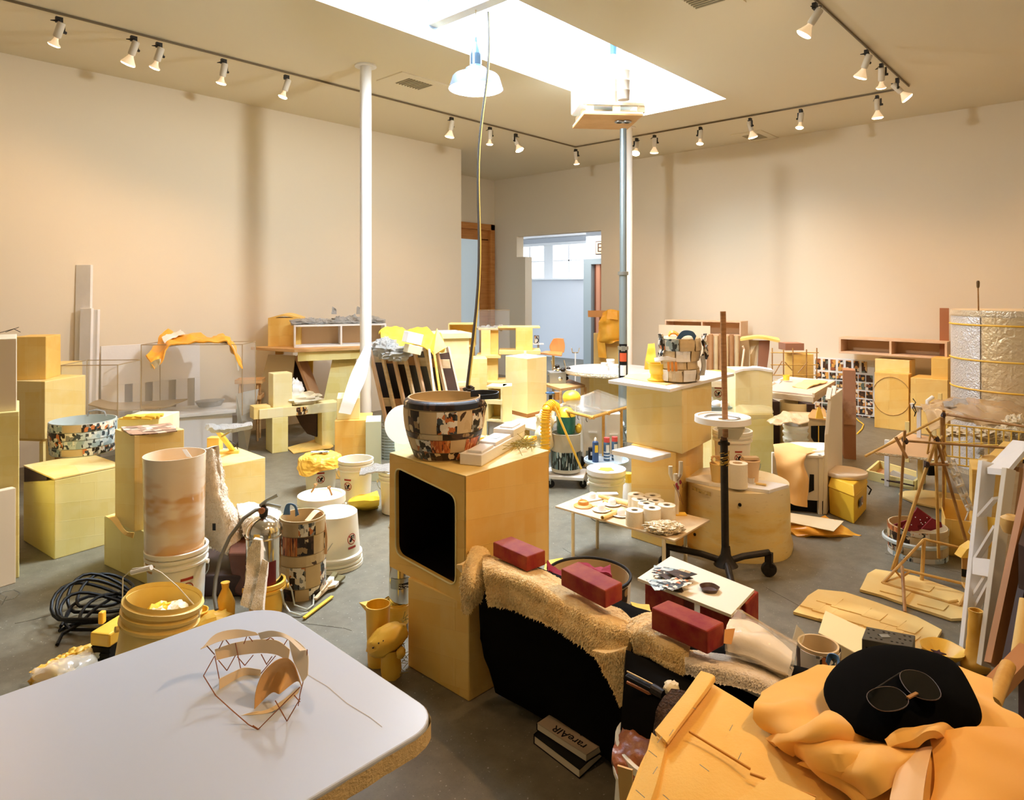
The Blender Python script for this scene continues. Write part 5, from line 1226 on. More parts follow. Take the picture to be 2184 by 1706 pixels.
# ------------------------------------------------------------------ pile of stretchers and boxes right of the column
t = thing('stretcher_stack', 'row of dark wooden stretchers leaning by the white column under foil', 'stack', G(850, 6.9))
for k in range(7):
    x = 790+24*k; s = 6.95-.05*k; a = G(x-4, s+.35, Zat(738+2*k, s)); b = G(x+50, s-.05, 0.02)
    a2, b2 = a+FW*.02+RT*.09-V((0, 0, .012)), b+FW*.02+RT*.09
    fr = MB().beam(a, b, .022, .05).beam(a2+FW*.3, b2+FW*.3, .022, .05)
    fr.build('stretcher_bar', WOODP if k % 2 else PINK, t)
    ln = [a.lerp(b, .12), b.lerp(a, .05)]
    MB().prism([a.lerp(b, .05)+FW*.01, a.lerp(b, .98)+FW*.01, b2.lerp(a2, .02)+FW*.3, a2.lerp(b2, .05)+FW*.3], RT*.008).build('dark_panel', DBR, t)
    for f in (.1, .5, .75):
        p = a.lerp(b, f)+RT*.012-FW*.006; q_ = b.lerp(a, 1-f-.08)
        MB().prism([p, p+RT*.10, p+RT*.115-V((0, 0, .09)), p+RT*.015-V((0, 0, .09))], FW*.015).build('cross_piece', CARD if (k+int(f*9)) % 2 else WOODP, t)
for x, y, x2, y2, m_ in ((925, 748, 940, 850, YRUB), (915, 745, 926, 838, WOODP)):
    MB().beam(Q(x, y, 6.6), Q(x2, y2, 6.4), .02, .02).build('yellow_stick', m_, t)
m = MB(); t = thing('foil_heap', 'heap of crumpled foil beside the column on the stretchers', 'foil', Q(820, 755, 6.8))
m.blob(Q(822, 742, 6.8), (.13, .12, .10), .5, 8, 2, 3).blob(Q(850, 754, 6.7), (.16, .1, .07), .5, 8, 7, 3); m.build('foil_lump', FOIL, t)
def rowsQ(rows): return [[Q(*p) for p in r] for r in rows]
one(MB().sheet(rowsQ([[(808, 705, 7.2), (840, 700, 7.4), (880, 698, 7.5), (915, 698, 7.5), (938, 712, 7.3)],
                      [(812, 716, 6.9), (845, 718, 7.0), (880, 722, 7.1), (920, 722, 7.1), (946, 735, 7.0)],
                      [(820, 728, 6.75), (850, 735, 6.8), (885, 742, 6.8), (920, 746, 6.8), (950, 745, 6.8)]]), 7, .01, amp=.05, fr=6, fold=(.01, .7, .4)), 'yellow_tarp', YBRT, 'bright yellow crumpled tarp over the stretchers beside the column', 'tarp', smooth=True)
one(MB().prism([Q(916, 745, 6.7), Q(932, 700, 6.8), Q(952, 740, 6.7), Q(924, 758, 6.65)], FW*.01), 'yellow_flap', MC['orange_rubber'], 'stiff orange-yellow flap hanging at the right end of the tarp', 'flap')
for i, (x, y, w, h, lb) in enumerate([(863, 708, 34, 26, 'white foam cube on top of the yellow tarp'), (865, 735, 30, 20, 'pale foam block under the white cube on the tarp')]):
    s = 6.6; p = Q(x+w/2, y+h, s)
    one(MB().box(p+V((0, 0, h*s/FPX/2)), (w*s/FPX, .14, h*s/FPX*.9), CAMYAW+.5, Matrix.Rotation(CAMYAW+.5, 3, 'Z')@Matrix.Rotation(.25, 3, 'Y')), 'foam_block', CHALK if i == 0 else CREAM, lb, 'block', bevel=.004)
c = G(880, 6.3); t = thing('clear_disc', 'clear plastic disc leaning at the foot of the stretchers', 'sheet', c)
MB().lathe([(.001, 0), (.2, 0), (.2, .006), (.001, .006)], G(866, 6.3, .2), 30, M=Matrix.Rotation(1.25, 3, FW)@Matrix.Rotation(.3, 3, RT)).build('disc', mat('pale_green', 'D3DCC2'), t)
c = Q(862, 905, 6.0); one(MB().lathe([(.001, 0), (.17, 0), (.172, .012), (.001, .012)], c, 34, M=Matrix.Rotation(1.35, 3, RT)), 'white_disc', WHITE, 'white round lid standing on edge left of the big basket', 'lid')
# crates and shelves behind
s = 7.6
tt = thing('lidded_box', 'large pale taped box with an overhanging lid behind the rope', 'box', G(965, s))
z0, z1 = .62, Zat(722, s)
MB().quadbox(fpts(928, 1002, s, .42, .35), z0, z1).build('box_body', TAPEP, tt, bevel=.004)
MB().quadbox(fpts(922, 1008, s-.03, .48, .35), z1, Zat(712, s)+.01).build('box_lid', TAPEP, tt, bevel=.004)
MB().quadbox(fpts(926, 1004, s-.015, .45, .35), z0, z0+.05).build('box_skirt', TAPEP, tt, bevel=.004)
one(MB().quadbox(fpts(936, 980, s+.1, .2, .3), Zat(712, s)+.011, Zat(712, s)+.025), 'foam_slab', CHALK, 'thin white foam slab on the large lidded box', 'slab')
one(MB().quadbox(fpts(918, 1004, s-.1, .6, .35), 0, .62), 'taped_box', CARD, 'brown-orange box carrying the large lidded box', 'box', bevel=.004)
cubby('small yellow cubby box standing behind the rope', Q(956, 740, 8.3), Q(1013, 740, 8.3), Zat(740, 8.3), Zat(690, 8.3), FW*.3, TAPE, .014, 1, back_m=TAPED)
fbox('taped_box', 'pale box below the cubby box behind the rope', 'box', 960, 1010, 740, 8.35, .35, TAPE, group=BOX)
fbox('taped_box', 'yellow box right of the rope with a small clip on it', 'box', 1000, 1039, 765, 7.8, .35, TAPE, yaw=.1, group=BOX)
t = thing('step_shelf', 'stepped yellow cardboard shelving with foil on its top board', 'shelf', G(1060, 8.4))
s = 8.4
def pl(x0, x1, yt, yb, s, d, m, nm, yaw=0): MB().quadbox(fpts(x0, x1, s, d, yaw), Zat(yb, s), Zat(yt, s)).build(nm, m, t, bevel=.002)
pl(1020, 1106, 700, 704, s, .35, WOODP, 'top_board'); pl(1026, 1046, 704, 758, s, .3, TAPE, 'upright'); pl(1046, 1063, 704, 758, s+.05, .02, TAPED, 'upright')
pl(1100, 1136, 700, 748, s-.05, .3, TAPED, 'upright'); pl(1062, 1152, 697, 700, s-.05, .34, YCARD, 'top_board'); pl(1016, 1068, 758, 764, s-.1, .4, YCARD, 'mid_board')
pl(1026, 1062, 764, 815, s, .3, TAPE, 'upright'); pl(1064, 1153, 748, 756, s-.1, .4, YCARD, 'mid_board'); pl(1018, 1078, 815, 822, s-.2, .45, YCARD, 'base_board')
m = MB(); [m.blob(Q(1022+i*9, 699, s+.12), (.04, .04, .02+.01*(i % 3)), .5, 8, i, 1) for i in range(8)]
m.build('foil_strip', FOIL, t)
s = onu(1040, 9.3); t = thing('acrylic_sheet', 'clear acrylic sheet standing behind the foil-topped shelf', 'sheet', G(1048, 9))
MB().quadbox([G(1012, 9.0), G(1087, 9.3), G(1087, 9.31), G(1012, 9.01)], Zat(699, 9.1)-1.19, Zat(661, 9.1)).build('sheet', GLASS, t)
MB().beam(Q(1012, 661, 9), Q(1087, 661, 9.3), .006, .006).build('sheet_edge', EDGE, t)
# tall box on low table with cubby
s = 6.5; zt = .48
lt = thing('low_table', 'low white-edged table with thin legs under the tall pale box', 'table', G(1100, s))
q = [Q(1036, 892, 6.55), Q(1145, 912, 6.0), Q(1200, 885, 6.6), Q(1075, 868, 7.2)]; q = [V((p.x, p.y, 0)) for p in q]
zt = Zat(892, 6.55); MB().quadbox(q, zt-.02, zt).build('table_top', WOODP, lt, bevel=.002)
for p in q: MB().cyl(V((p.x, p.y, 0)).lerp(sum(q, V())/4, .06), V((p.x, p.y, zt-.02)).lerp(V((*(sum(q, V())/4).xy, zt-.02)), .06), .012, n=8).build('leg', STEEL, lt)
q = quad((1124.5, 0, 6.55), (1078, 0, 6.85), (1166, 0, 6.8), 1.05)
o = thing('taped_box', 'tall pale box with a peg on top, right of the rope', 'box', V((q[0].x, q[0].y, zt)), BOX)
MB().quadbox(q, zt+.04, Zat(765, 6.55)).build('box_body', TAPEP, o, bevel=.004)
MB().quadbox([p.lerp(q[0].lerp(q[2], .5), .08) for p in q], zt, zt+.04).build('plinth', CARD, o)
MB().cyl(G(1120, 6.8, Zat(765, 6.55)), G(1120, 6.8, Zat(765, 6.55)+.055), .014, n=10).build('peg', CREAM, o)
A, B = Q(1037, 893, 6.4), Q(1072, 893, 6.35)
cubby('small pale two-hole box on the low table', A, B, zt, zt+.0+(Zat(818, 6.4)-Zat(893, 6.4)), FW*.2+RT*.05, TAPEP, .02, 1, back_m=TAPED)
o = [x for x in bpy.data.objects if x.name.startswith('cubby_shelf')][-1]
MB().quadbox([G(1039, 6.39), G(1071, 6.34), G(1071, 6.5), G(1039, 6.55)], Zat(857, 6.38)-.02, Zat(857, 6.38)+.02).build('mid_shelf', TAPEP, o)
q = [G(1072, 6.36), G(1092, 6.42), G(1092, 6.6), G(1072, 6.6)]
MB().quadbox(q, zt, zt+(Zat(818, 6.4)-Zat(893, 6.4))).build('side_cheek', TAPEP, o, bevel=.003)
fbox('taped_box', 'ochre box below the low table', 'box', 1078, 1130, 905, 6.5, .4, TAPED, yaw=.1, group=BOX)
# office chair and things at the far end
OC = mat('orange_ply', 'DE9A58', .5)
t = thing('office_chair', 'orange plywood office chair near the bluish doorway', 'chair', G(1195, 9.3)); s = 9.3
MB().sheet([[Q(1175, 752, s), Q(1190, 750, s+.03), Q(1203, 752, s)], [Q(1172, 738, s), Q(1190, 736, s+.03), Q(1205, 738, s)], [Q(1180, 722, s), Q(1190, 721, s+.02), Q(1202, 722, s)]], 5, .015).build('backrest', OC, t, smooth=True)
MB().sheet([[Q(1150, 752, s-.3), Q(1198, 757, s-.35)], [Q(1165, 748, s), Q(1200, 750, s)]], 4, .02).build('seat', OC, t, smooth=True)
MB().cyl(G(1180, s-.1, .25), Q(1180, 757, s-.1), .02).build('post', CHROME, t)
for k in range(5):
    a = k*1.256; c = G(1180, s-.1, .18); MB().beam(c, c+V((math.cos(a)*.28, math.sin(a)*.28, -.1)), .03, .02).build('foot', CHROME, t)
t = thing('metal_machine', 'small chrome machine on a wooden tray table near the round table', 'machine', G(1190, 7.9)); s = 7.9
zt = Zat(818, s)
for k in range(14):
    x, y = 1172+random.uniform(0, 42), 780+random.uniform(0, 28); MB().blob(Q(x, y, s+random.uniform(0, .15)), (.03, .03, .025), .2, sub=1).build('chrome_part', CHROME if k % 2 else BLACKM, t, smooth=True)
MB().quadbox(fpts(1172, 1208, s, .2, .1), zt, zt+.13).build('machine_body', STEEL, t, bevel=.005)
for x in (1180, 1207): MB().cyl(Q(x, 790, s), Q(x-4, 768, s), .008).build('chrome_arm', CHROME, t)
t = thing('tray_table', 'wooden tray table holding the small chrome machine', 'table', G(1195, 7.8))
q = [Q(1160, 822, 7.9), Q(1196, 828, 7.5), Q(1248, 816, 7.8), Q(1215, 810, 8.3)]; q = [V((p.x, p.y, 0)) for p in q]
MB().quadbox(q, zt-.03, zt).build('tray_top', WOOD, t, bevel=.002)
for p in q: MB().beam(V((p.x, p.y, 0)), V((p.x, p.y, zt-.03)), .022, .022).build('leg', WOOD, t)
t = thing('wire_stand', 'thin white stand with a small wire cradle before the blue wall', 'stand', G(1227, 9.0)); s = 9.0
MB().cyl(G(1227, s, 0), Q(1227, 752, s), .008).build('post', WHITE, t); MB().tube([Q(1219, 742, s), Q(1221, 752, s), Q(1233, 752, s), Q(1236, 742, s)], .008, 6).build('cradle', CHROME, t)
t = thing('picture_stand', 'tiny framed picture on a white bracket by the stepped shelf', 'picture', Q(1144, 735, 9.4)); s = 9.4
MB().quadbox(fpts(1137, 1160, s, .12), Zat(735, s), Zat(733, s)).build('bracket', WHITE, t)
MB().frame(Q(1139, 732, s), RT, V((0, 0, 1)), .07, .11, .012, FW*.01).build('picture_frame', BLACKM, t); MB().prism([Q(1140, 731, s-.005)+RT*x+V((0, 0, z)) for x, z in ((0, 0), (.06, 0), (.06, .1), (0, .1))], FW*.004).build('picture_card', INKN, t)
MB().beam(G(1148, s+.1, 0), G(1148, s+.1, Zat(735, s)), .02, .02).build('post', WHITE, t)
# plywood with raincoat
s = onu(1295, 9.7); t = thing('plywood_panel', 'tall brown cardboard T-panel behind the yellow raincoat', 'panel', G(1290, s))
MB().quadbox([G(1266, s), G(1330, s-.1), G(1330, s-.07), G(1266, s+.03)], 0, Zat(710, s)).build('panel_sheet', YCARD, t)
MB().quadbox([G(1278, s-.02), G(1322, s-.1), G(1322, s-.08), G(1278, s)], Zat(710, s), Zat(675, s)).build('panel_neck', CARD, t)
MB().quadbox([G(1254, s-.04), G(1326, s-.12), G(1326, s-.1), G(1254, s-.02)], Zat(676, s), Zat(662, s)).build('cross_board', mat('tan_board', 'D79A58', .7), t)
t = thing('raincoat', 'yellow raincoat hanging from the cardboard T-panel', 'coat', Q(1300, 700, s-.2))
s -= .15; RC = mat('raincoat_yellow', 'F6B02C', .5, col2='F8BE44', vs=6)
MB().sheet([[Q(1288, 668, s), Q(1300, 660, s-.05), Q(1318, 663, s)], [Q(1280, 690, s), Q(1300, 690, s-.1), Q(1326, 685, s)], [Q(1275, 725, s), Q(1300, 722, s-.12), Q(1328, 720, s)], [Q(1292, 728, s), Q(1308, 728, s-.1), Q(1328, 727, s)]], 7, .02, amp=.03, fr=8, fold=(.012, .2, .8)).build('coat_body', RC, t, smooth=True)
MB().sheet([[Q(1287, 675, s-.02), Q(1296, 678, s-.05)], [Q(1275, 720, s-.03), Q(1290, 722, s-.06)], [Q(1276, 762, s-.02), Q(1294, 764, s-.04)]], 7, .04, amp=.02, fr=9).build('sleeve', RC, t, smooth=True)
MB().sheet([[Q(1296, 662, s-.08), Q(1316, 664, s-.08)], [Q(1294, 680, s-.12), Q(1318, 682, s-.12)]], 5, .03, amp=.02, fr=12).build('hood', RC, t, smooth=True)
# round table and jars
s = 8.0; c = G(1302, s); zt = Zat(786, s)
t = thing('round_table', 'round grey-topped table on a wide taped block beside the mast', 'table', c)
R_ = 98*s/FPX; MB().lathe([(.001, zt-.05), (R_-.01, zt-.05), (R_, zt-.04), (R_, zt-.005), (R_-.01, zt), (.001, zt)], c, 44, wob=.01).build('table_top', mat('grey_top', 'AFA9A0', .4), t, smooth=True)
MB().lathe([(R_+.002, zt-.045), (R_+.006, zt-.03), (R_+.002, zt-.008)], c, 60, wob=.01).build('foil_edge', FOILW, t)
MB().quadbox(fpts(1256, 1335, s-.1, .5, .1), 0, zt-.05).build('block_base', TAPE, t, bevel=.004)
for k, (x, y, r, h, lb) in enumerate([(1289, 790, .045, .07, 'white jar stack at left on the round table'), (1302, 788, .055, .10, 'tallest white jar on the round table'), (1313, 792, .04, .06, 'small white jar at right on the round table')]):
    p = P(x, y, zt); o = thing('white_jar', lb, 'jar', p); MB().lathe([(.001, 0), (r, 0), (r*1.02, h*.5), (r*.8, h*.6), (r*.85, h*.95), (.001, h)], p, 20).build('jar_body', WHITE, o, smooth=True)
    MB().lathe([(r*.8, h*.96), (r*.9, h), (r*.88, h+.02), (.001, h+.02)], p, 20).build('jar_lid', PLW, o, smooth=True)
# lifting mast with pallet
s = 7.2; c = G(1329, s); t = thing('lift_mast', 'tall grey telescoping lift mast rising into the skylight', 'lift', c)
for r_, z0, z1, m_ in ((.05, .1, Zat(742, s), ALU), (.042, Zat(742, s), Zat(583, s), ALU), (.036, Zat(583, s), Zat(275, s), ALU)):
    MB().cyl(V((c.x, c.y, z0)), V((c.x, c.y, z1)), r_, n=20).build('mast_tube', m_, t, smooth=True)
for z in (Zat(583, s), Zat(742, s)): MB().lathe([(.045, -.02), (.056, -.018), (.056, .018), (.04, .02)], V((c.x, c.y, z)), 20).build('collar', STEEL, t)
f = facing(c)
for z0, z1, a0, a1, m_ in ((Zat(815, s), Zat(733, s), f-.9, f+.9, BLACK), (Zat(800, s), Zat(778, s), f-.6, f+.6, WHITE), (Zat(770, s), Zat(752, s), f-.7, f+.7, mat('orange_label', 'C9542A', .5)), (Zat(748, s), Zat(737, s), f-.4, f+.4, STEEL)):
    mb = MB(); patch(mb, V((c.x, c.y, 0)), lambda z: .051, a0, a1, z0, z1, .001 if m_ is BLACK else .004, 8, 2); mb.build('instruction_label', m_, t)
g = V((c.x, c.y, 0))
legs = [(Q(1243, 905, 6.9), Q(1320, 925, 6.7)), (Q(1250, 938, 6.5), Q(1330, 912, 7.0))]
for a, b in legs: MB().beam(V((a.x, a.y, .13)), V((b.x, b.y, .13)), .05, .06).build('base_leg', ALU, t)
for x, s_ in ((1240, 6.85), (1236, 6.5), (1332, 6.9)):
    p = G(x, s_, .06); MB().lathe([(.001, -.018), (.045, -.018), (.055, -.01), (.055, .01), (.045, .018), (.001, .018)], p, 20, M=Matrix.Rotation(math.pi/2, 3, RT)).build('caster', BLACK, t, smooth=True)
    MB().beam(p, p+V((0, 0, .09)), .03, .05).build('caster_fork', STEEL, t)
for x, y in ((1318, 915), (1330, 908), (1335, 925)):
    p = Q(x, y, 6.95); MB().lathe([(.02, -.01), (.05, -.01), (.05, .01), (.02, .01)], p, 16, M=Matrix.Rotation(1.3, 3, FW)).build('winch_wheel', ALU, t)
p = g+V((0, 0, Zat(268, s)))
for k in range(2):
    MB().lathe([(.028, 0), (.05, .004), (.05, .012), (.02, .016)], p+RT*(-.04+.08*k)+V((0, 0, .03)), 20).build('clamp_disc', STEEL, t, smooth=True)
# pallet platform
z0 = Zat(262, s)+.02; ct = G(1303, s-.05)
ex = Matrix.Rotation(.10, 3, 'Z')@RT; ey = Matrix.Rotation(.10, 3, 'Z')@FW
t = thing('pallet_platform', 'plywood pallet platform held up by the lift mast', 'platform', V((ct.x, ct.y, z0)))
def pq(a0, a1, b0, b1): return [ct+ex*a0+ey*b0, ct+ex*a1+ey*b0, ct+ex*a1+ey*b1, ct+ex*a0+ey*b1]
MB().quadbox(pq(-.33, .29, -.2, .42), z0, z0+.018).build('plywood_deck', WOOD, t, bevel=.001)
MB().quadbox(pq(-.33, .29, -.2, .42), z0+.018, z0+.034).build('plywood_deck', CHALK, t, bevel=.001)
for b in (-.2, .07, .35):
    MB().quadbox(pq(-.30, .30, b, b+.06), z0+.10, z0+.125).build('slat', WOODP, t)
    for a in (-.30, -.02, .24): MB().quadbox(pq(a, a+.07, b, b+.06), z0+.034, z0+.10).build('pallet_block', WOODP, t)
MB().quadbox(pq(-.34, .30, -.21, -.19), z0+.10, z0+.13).build('edge_board', WOODP, t)
o = thing('milky_box', 'translucent white plastic box on the raised pallet', 'box', ct+V((0, 0, z0+.125)))
MB().quadbox(pq(-.36, .24, -.12, .38), z0+.126, Zat(182, s)+.05).build('box_wall', mat('milky_glow', 'F2F2EA', .4, sss=.2), o, bevel=.02)
for k, (x, w, lb) in enumerate([(1308, 15, 'narrow stack of paper cups on the raised pallet, left'), (1330, 27, 'wide tower of stacked paper tubs on the raised pallet')]):
    s_ = 6.98-.12*k; r_ = w/2*s_/FPX; c_ = G(x, s_); zb = z0+.128; o = thing('cup_tower', lb, 'tower', V((c_.x, c_.y, zb)))
    n_ = 6 if k else 5; zt_ = Zat(88, s_) if k else Zat(92, s_); hh = (zt_-zb)/n_
    for j in range(n_):
        MB().lathe([(.001, 0), (r_*.9, 0), (r_*.97, hh*.9), (r_, hh*.92), (r_, hh), (.001, hh)], V((c_.x, c_.y, zb+hh*j)), 22).build('cup', mat('paper_cup', 'CDBBA4', .7) if j < n_-1 or k else BLUE, o, smooth=True)
# vacuum can on dolly with yellow hose and teal pail
s = 5.95; c = G(1207, s); zb = .1
t = thing('steel_drum', 'pale drum with a forest print standing on a white dolly', 'drum', c); r_ = 31*s/FPX; zt = Zat(922, s)
MB().lathe([(.001, zb+.02), (r_*.98, zb+.02), (r_, zb+.03), (r_, zt-.01), (r_+.006, zt), (r_-.004, zt), (r_-.006, zb+.05), (.001, zb+.05)], c, 36).build('drum_wall', mat('drum_paint', 'DDD6C4', .45), t, smooth=True)
mb = MB(); patch(mb, c, lambda z: r_, facing(c)-1.5, facing(c)+1.5, zb+.05, zb+.20, .002, 20, 2); mb.build('forest_print', print_mat('forest_print', [(0, '10201F'), (.45, 'DCE8E8'), (.62, '1B2A2E'), (.8, '7FA0A8'), (.9, '0E1416')], 110, 12), t, smooth=True)
o = thing('dolly', 'white dolly with black casters under the pale drum', 'dolly', c)
MB().box(c+V((0, 0, .088)), (.34, .3, .03), CAMYAW-.2).build('dolly_deck', WHITE, o, bevel=.006)
for a, b in ((-.14, -.12), (.14, -.12), (-.14, .12), (.14, .12)):
    p = c+RT*a+FW*b+V((0, 0, .034)); MB().lathe([(.001, -.012), (.03, -.012), (.034, 0), (.03, .012), (.001, .012)], p, 16, M=Matrix.Rotation(math.pi/2, 3, RT)).build('caster', BLACK, o, smooth=True); MB().beam(p, p+V((0, 0, .045)), .02, .03).build('caster_fork', STEEL, o)
cp = V((c.x, c.y, 0))+V((0, 0, Zat(918, s)-.0)); rt_ = 20*s/FPX
o = thing('teal_pail', 'teal pail with a yellow domed top sitting in the drum', 'pail', cp)
zz = Zat(917, s)-cp.z-.02; MB().lathe([(.001, -.02), (rt_*.95, -.02), (rt_*1.05, .13), (.001, .13)], cp, 30).build('pail_body', mat('teal_speckle', '1E6A5E', .35, col2='2A7A6C', vs=30), o, smooth=True)
MB().lathe([(rt_*1.05, .13), (rt_*.9, .17), (rt_*.55, .20), (.001, .21)], cp, 30).build('domed_top', YBRT, o, smooth=True)
MB().blob(cp+RT*.11+V((0, 0, .02)), (.03, .03, .04), .3, sub=2).build('yellow_spout', YBRT, o, smooth=True)
one(MB().beam(Q(1183, 868, 5.75), Q(1240, 1000, 5.7), .016, .016), 'yellow_pole', YRUB, 'thin yellow pole slanting across the pale drum', 'pole')
hp = [Q(1163, 968, 5.7), Q(1163, 930, 5.7), Q(1163, 895, 5.7), Q(1166, 872, 5.72), Q(1176, 862, 5.8), Q(1186, 868, 5.95)]
path = [a.lerp(b, k/14) for a, b in zip(hp, hp[1:]) for k in range(14)]
t = thing('ribbed_hose', 'yellow corrugated hose rising beside the pale drum', 'hose', hp[0])
m = MB(); N = len(path); vs = []
m.tube(path, .034, 12); m.build('hose_tube', YBRT, t, smooth=True)
for k in range(2, N, 3): MB().tube([path[k]+(path[min(k+1, N-1)]-path[k-1]).normalized()*d for d in (-.005, .005)], .043, 12).build('hose_rib', mat('hose_rib', 'F0B92C', .5), t, smooth=True)
m = MB().sheet([[Q(1148, 885, 5.9), Q(1160, 868, 5.95), Q(1185, 872, 6.0)], [Q(1140, 920, 5.85), Q(1158, 920, 5.8), Q(1178, 920, 5.9)], [Q(1142, 960, 5.8), Q(1160, 965, 5.8), Q(1175, 965, 5.9)]], 6, .06, amp=.05, fr=8); 
one(m, 'wool_bundle', mat('hay_wool', 'EBDDB4', .9), 'pale wool bundle behind the yellow corrugated hose', 'bundle', smooth=True)
t = thing('gas_valve', 'small blue-handled valve beside the yellow balloon', 'valve', Q(1174, 850, 6.1)); s = 6.1
MB().cyl(Q(1174, 860, s), Q(1174, 842, s), .015).build('stem', BLACKM, t); MB().lathe([(.02, 0), (.045, .004), (.045, .014), (.02, .016)], Q(1174, 840, s), 8).build('hand_wheel', BLUE, t); MB().cyl(Q(1187, 852, s), Q(1187, 836, s), .028).build('brass_cap', mat('brass', 'B98A52', .4, .6), t)
one(MB().cyl(G(1172, 6.15, 0), G(1172, 6.15, Zat(860, 6.15)), .035, n=14), 'gas_cylinder', STEEL, 'slim cylinder behind the yellow corrugated hose', 'cylinder', smooth=True)
o = one(MB().blob(Q(1219, 848, 6.3), (.085, .085, .07), .05, sub=3), 'yellow_balloon', YBRT, 'round yellow balloon on the clear sheets beside the tall pale box', 'balloon', smooth=True)
# acrylic sheets on yellow bamboo frame
s = 6.3; t = thing('clear_sheet_stack', 'clear acrylic sheets on a frame of yellow canes in front of the mast', 'frame', G(1280, s))
z = Zat(868, 6.1)
a, b, c_, d = Q(1183, 866, 6.05), Q(1262, 880, 5.6), Q(1340, 845, 6.1), Q(1262, 838, 6.9)
pz = [V((p.x, p.y, z)) for p in (a, b, c_, d)]
for k in range(3): MB().quadbox([p+RT*.03*k for p in pz], z+.01+.014*k, z+.015+.014*k).build('acrylic_sheet', mat('haze_acrylic', 'A8A294', .08, alpha=.16), t)
for p, q_ in ((pz[0], pz[1]), (pz[1], pz[2]), (pz[0], pz[3]), (pz[1]+(pz[2]-pz[1])*.4, pz[0]+(pz[3]-pz[0])*.4)): MB().cyl(p-(q_-p)*.05, q_+(q_-p)*.05, .014, n=8).build('cane', BAMY, t)
for p in (pz[1].lerp(pz[2], .3), pz[2].lerp(pz[1], .2), pz[3]): MB().cyl(V((p.x, p.y, .0)), p, .013, n=8).build('cane_leg', BAMY, t)
for k in range(4): 
    p = pz[0].lerp(pz[1], .2+.22*k); MB().tube([p, p-V((0, 0, .035)), p-V((0, 0, .05))+RT*.01], .003, 5).build('wire_tie', BLACKM, t)
for x0, x1, yt, s_, lb in ((1243, 1286, 876, 6.5, 'white plastic bin with a handle slot under the cane frame, left'), (1292, 1326, 882, 6.45, 'white plastic bin under the cane frame nearest the mast')):
    o = thing('white_bin', lb, 'bin', G((x0+x1)/2, s_)); q = fpts(x0, x1, s_, .22, .05); top_ = Zat(yt, s_)
    MB().hexa([p.lerp(sum(q, V())/4, .06) for p in q], [V((p.x, p.y, top_)) for p in q]).build('bin_body', PLW, o, bevel=.01)
    p = (q[0]+q[1])/2-FW*.006; MB().box(V((p.x, p.y, top_*.62)), (.08, .012, .012), CAMYAW).build('handle_slot', WHITE, o)
# bucket with spray cans, lidded bucket
b, s, c, r, h = bkt(1293, 1052, 74, 987, 'bluish-lidded bucket serving as a stand for spray cans', s=5.6, warn=False, lid=False, handle=None)
o = thing('grey_disc', 'grey-blue round lid holding spray cans', 'lid', c+V((0, 0, h))); GL = mat('blue_grey_lid', 'A9B9C6', .4)
MB().lathe([(.001, 0), (.165, 0), (.185, .012), (.185, .03), (.175, .03), (.165, .018), (.001, .018)], c+V((0, 0, h+.001)), 40).build('lid_disc', GL, o, smooth=True)
zl = h+.02
def can(x, dz, hh, m, capm, lb, r_=.026, fw=0):
    p = G(x, s+fw, zl); o = thing('spray_can', lb, 'can', p, None)
    MB().lathe([(.001, 0), (r_, 0), (r_, hh*.78), (r_*.9, hh*.82), (r_*.5, hh*.86)], p, 20).build('can_body', m, o, smooth=True)
    MB().lathe([(r_*.95, hh*.78), (r_*.95, hh), (.001, hh)] if capm is not WHITE else [(r_*.45, hh*.85), (r_*.4, hh*.95), (.004, hh), (.001, hh)], p, 16).build('cap', capm, o, smooth=True)
    return o, p
for x, hh, m_, cm, lb, fw in ((1261, .10, BLACK, BLACKM, 'short dark can at the left of the spray cans', .03), (1270, .2, mat('can_blue', '33507A', .35), WHITE, 'tall spray can with a yellow label and white nozzle', -.04), (1294, .19, mat('can_navy', '4A6682', .35), mat('red_cap', 'D8504A', .4), 'red-capped blue can beside the tall spray can', 0), (1311, .19, mat('can_navy', '4A6682'), MC['red_cap'], 'right-hand red-capped can near the white slab', .03)):
    o, p = can(x, 0, hh, m_, cm, lb, fw=fw)
    mb = MB(); patch(mb, p, lambda z: .026, facing(p)-.2, facing(p)+.9, hh*.4, hh*.7, .001, 6, 1); mb.build('can_label', YBRT if x == 1270 else PLW, o)
    for k in range(3 if x > 1280 else 0):
        mb = MB(); patch(mb, p, lambda z: .026, facing(p)-1.2, facing(p)+1.2, hh*(.1+.13*k), hh*(.14+.13*k), .001, 8, 1); mb.build('check_band', WHITE, o)
o = one(MB().lathe([(.001, 0), (.03, 0), (.042, .09), (.04, .09), (.028, .006), (.001, .006)], G(1318, s-.1, zl), 20), 'clear_cup', mat('clear_cup', 'EEF2F2', .05, alpha=.4), 'clear plastic cup in front of the red-capped cans', 'cup', smooth=True)
b, s, c, r, h = bkt(1293, 1092, 82, 1003, 'squat white bucket with an orange stain on its lid', s=5.05, warn=False, lid=False, handle='down', rings=3)
o = thing('stained_disc', 'white lid with an orange stain on the squat bucket', 'lid', c+V((0, 0, h)))
MB().lathe([(.001, .004), (r*.93, .004), (r*.95, .014), (r+.012, .014), (r+.012, -.02), (r+.008, -.02), (r+.008, 0), (.001, 0)], c+V((0, 0, h+.002)), 40).build('lid_disc', WHITE, o, smooth=True)
pts = [c+V((math.cos(a)*r*.42*(1+.18*math.sin(3*a+1)), math.sin(a)*r*.42*(1+.2*math.cos(5*a)), h+.0065)) for a in [2*math.pi*i/22 for i in range(22)]]
MB().prism(pts, .002).build('orange_stain', mat('orange_stain', 'E8A23E', .4), o)
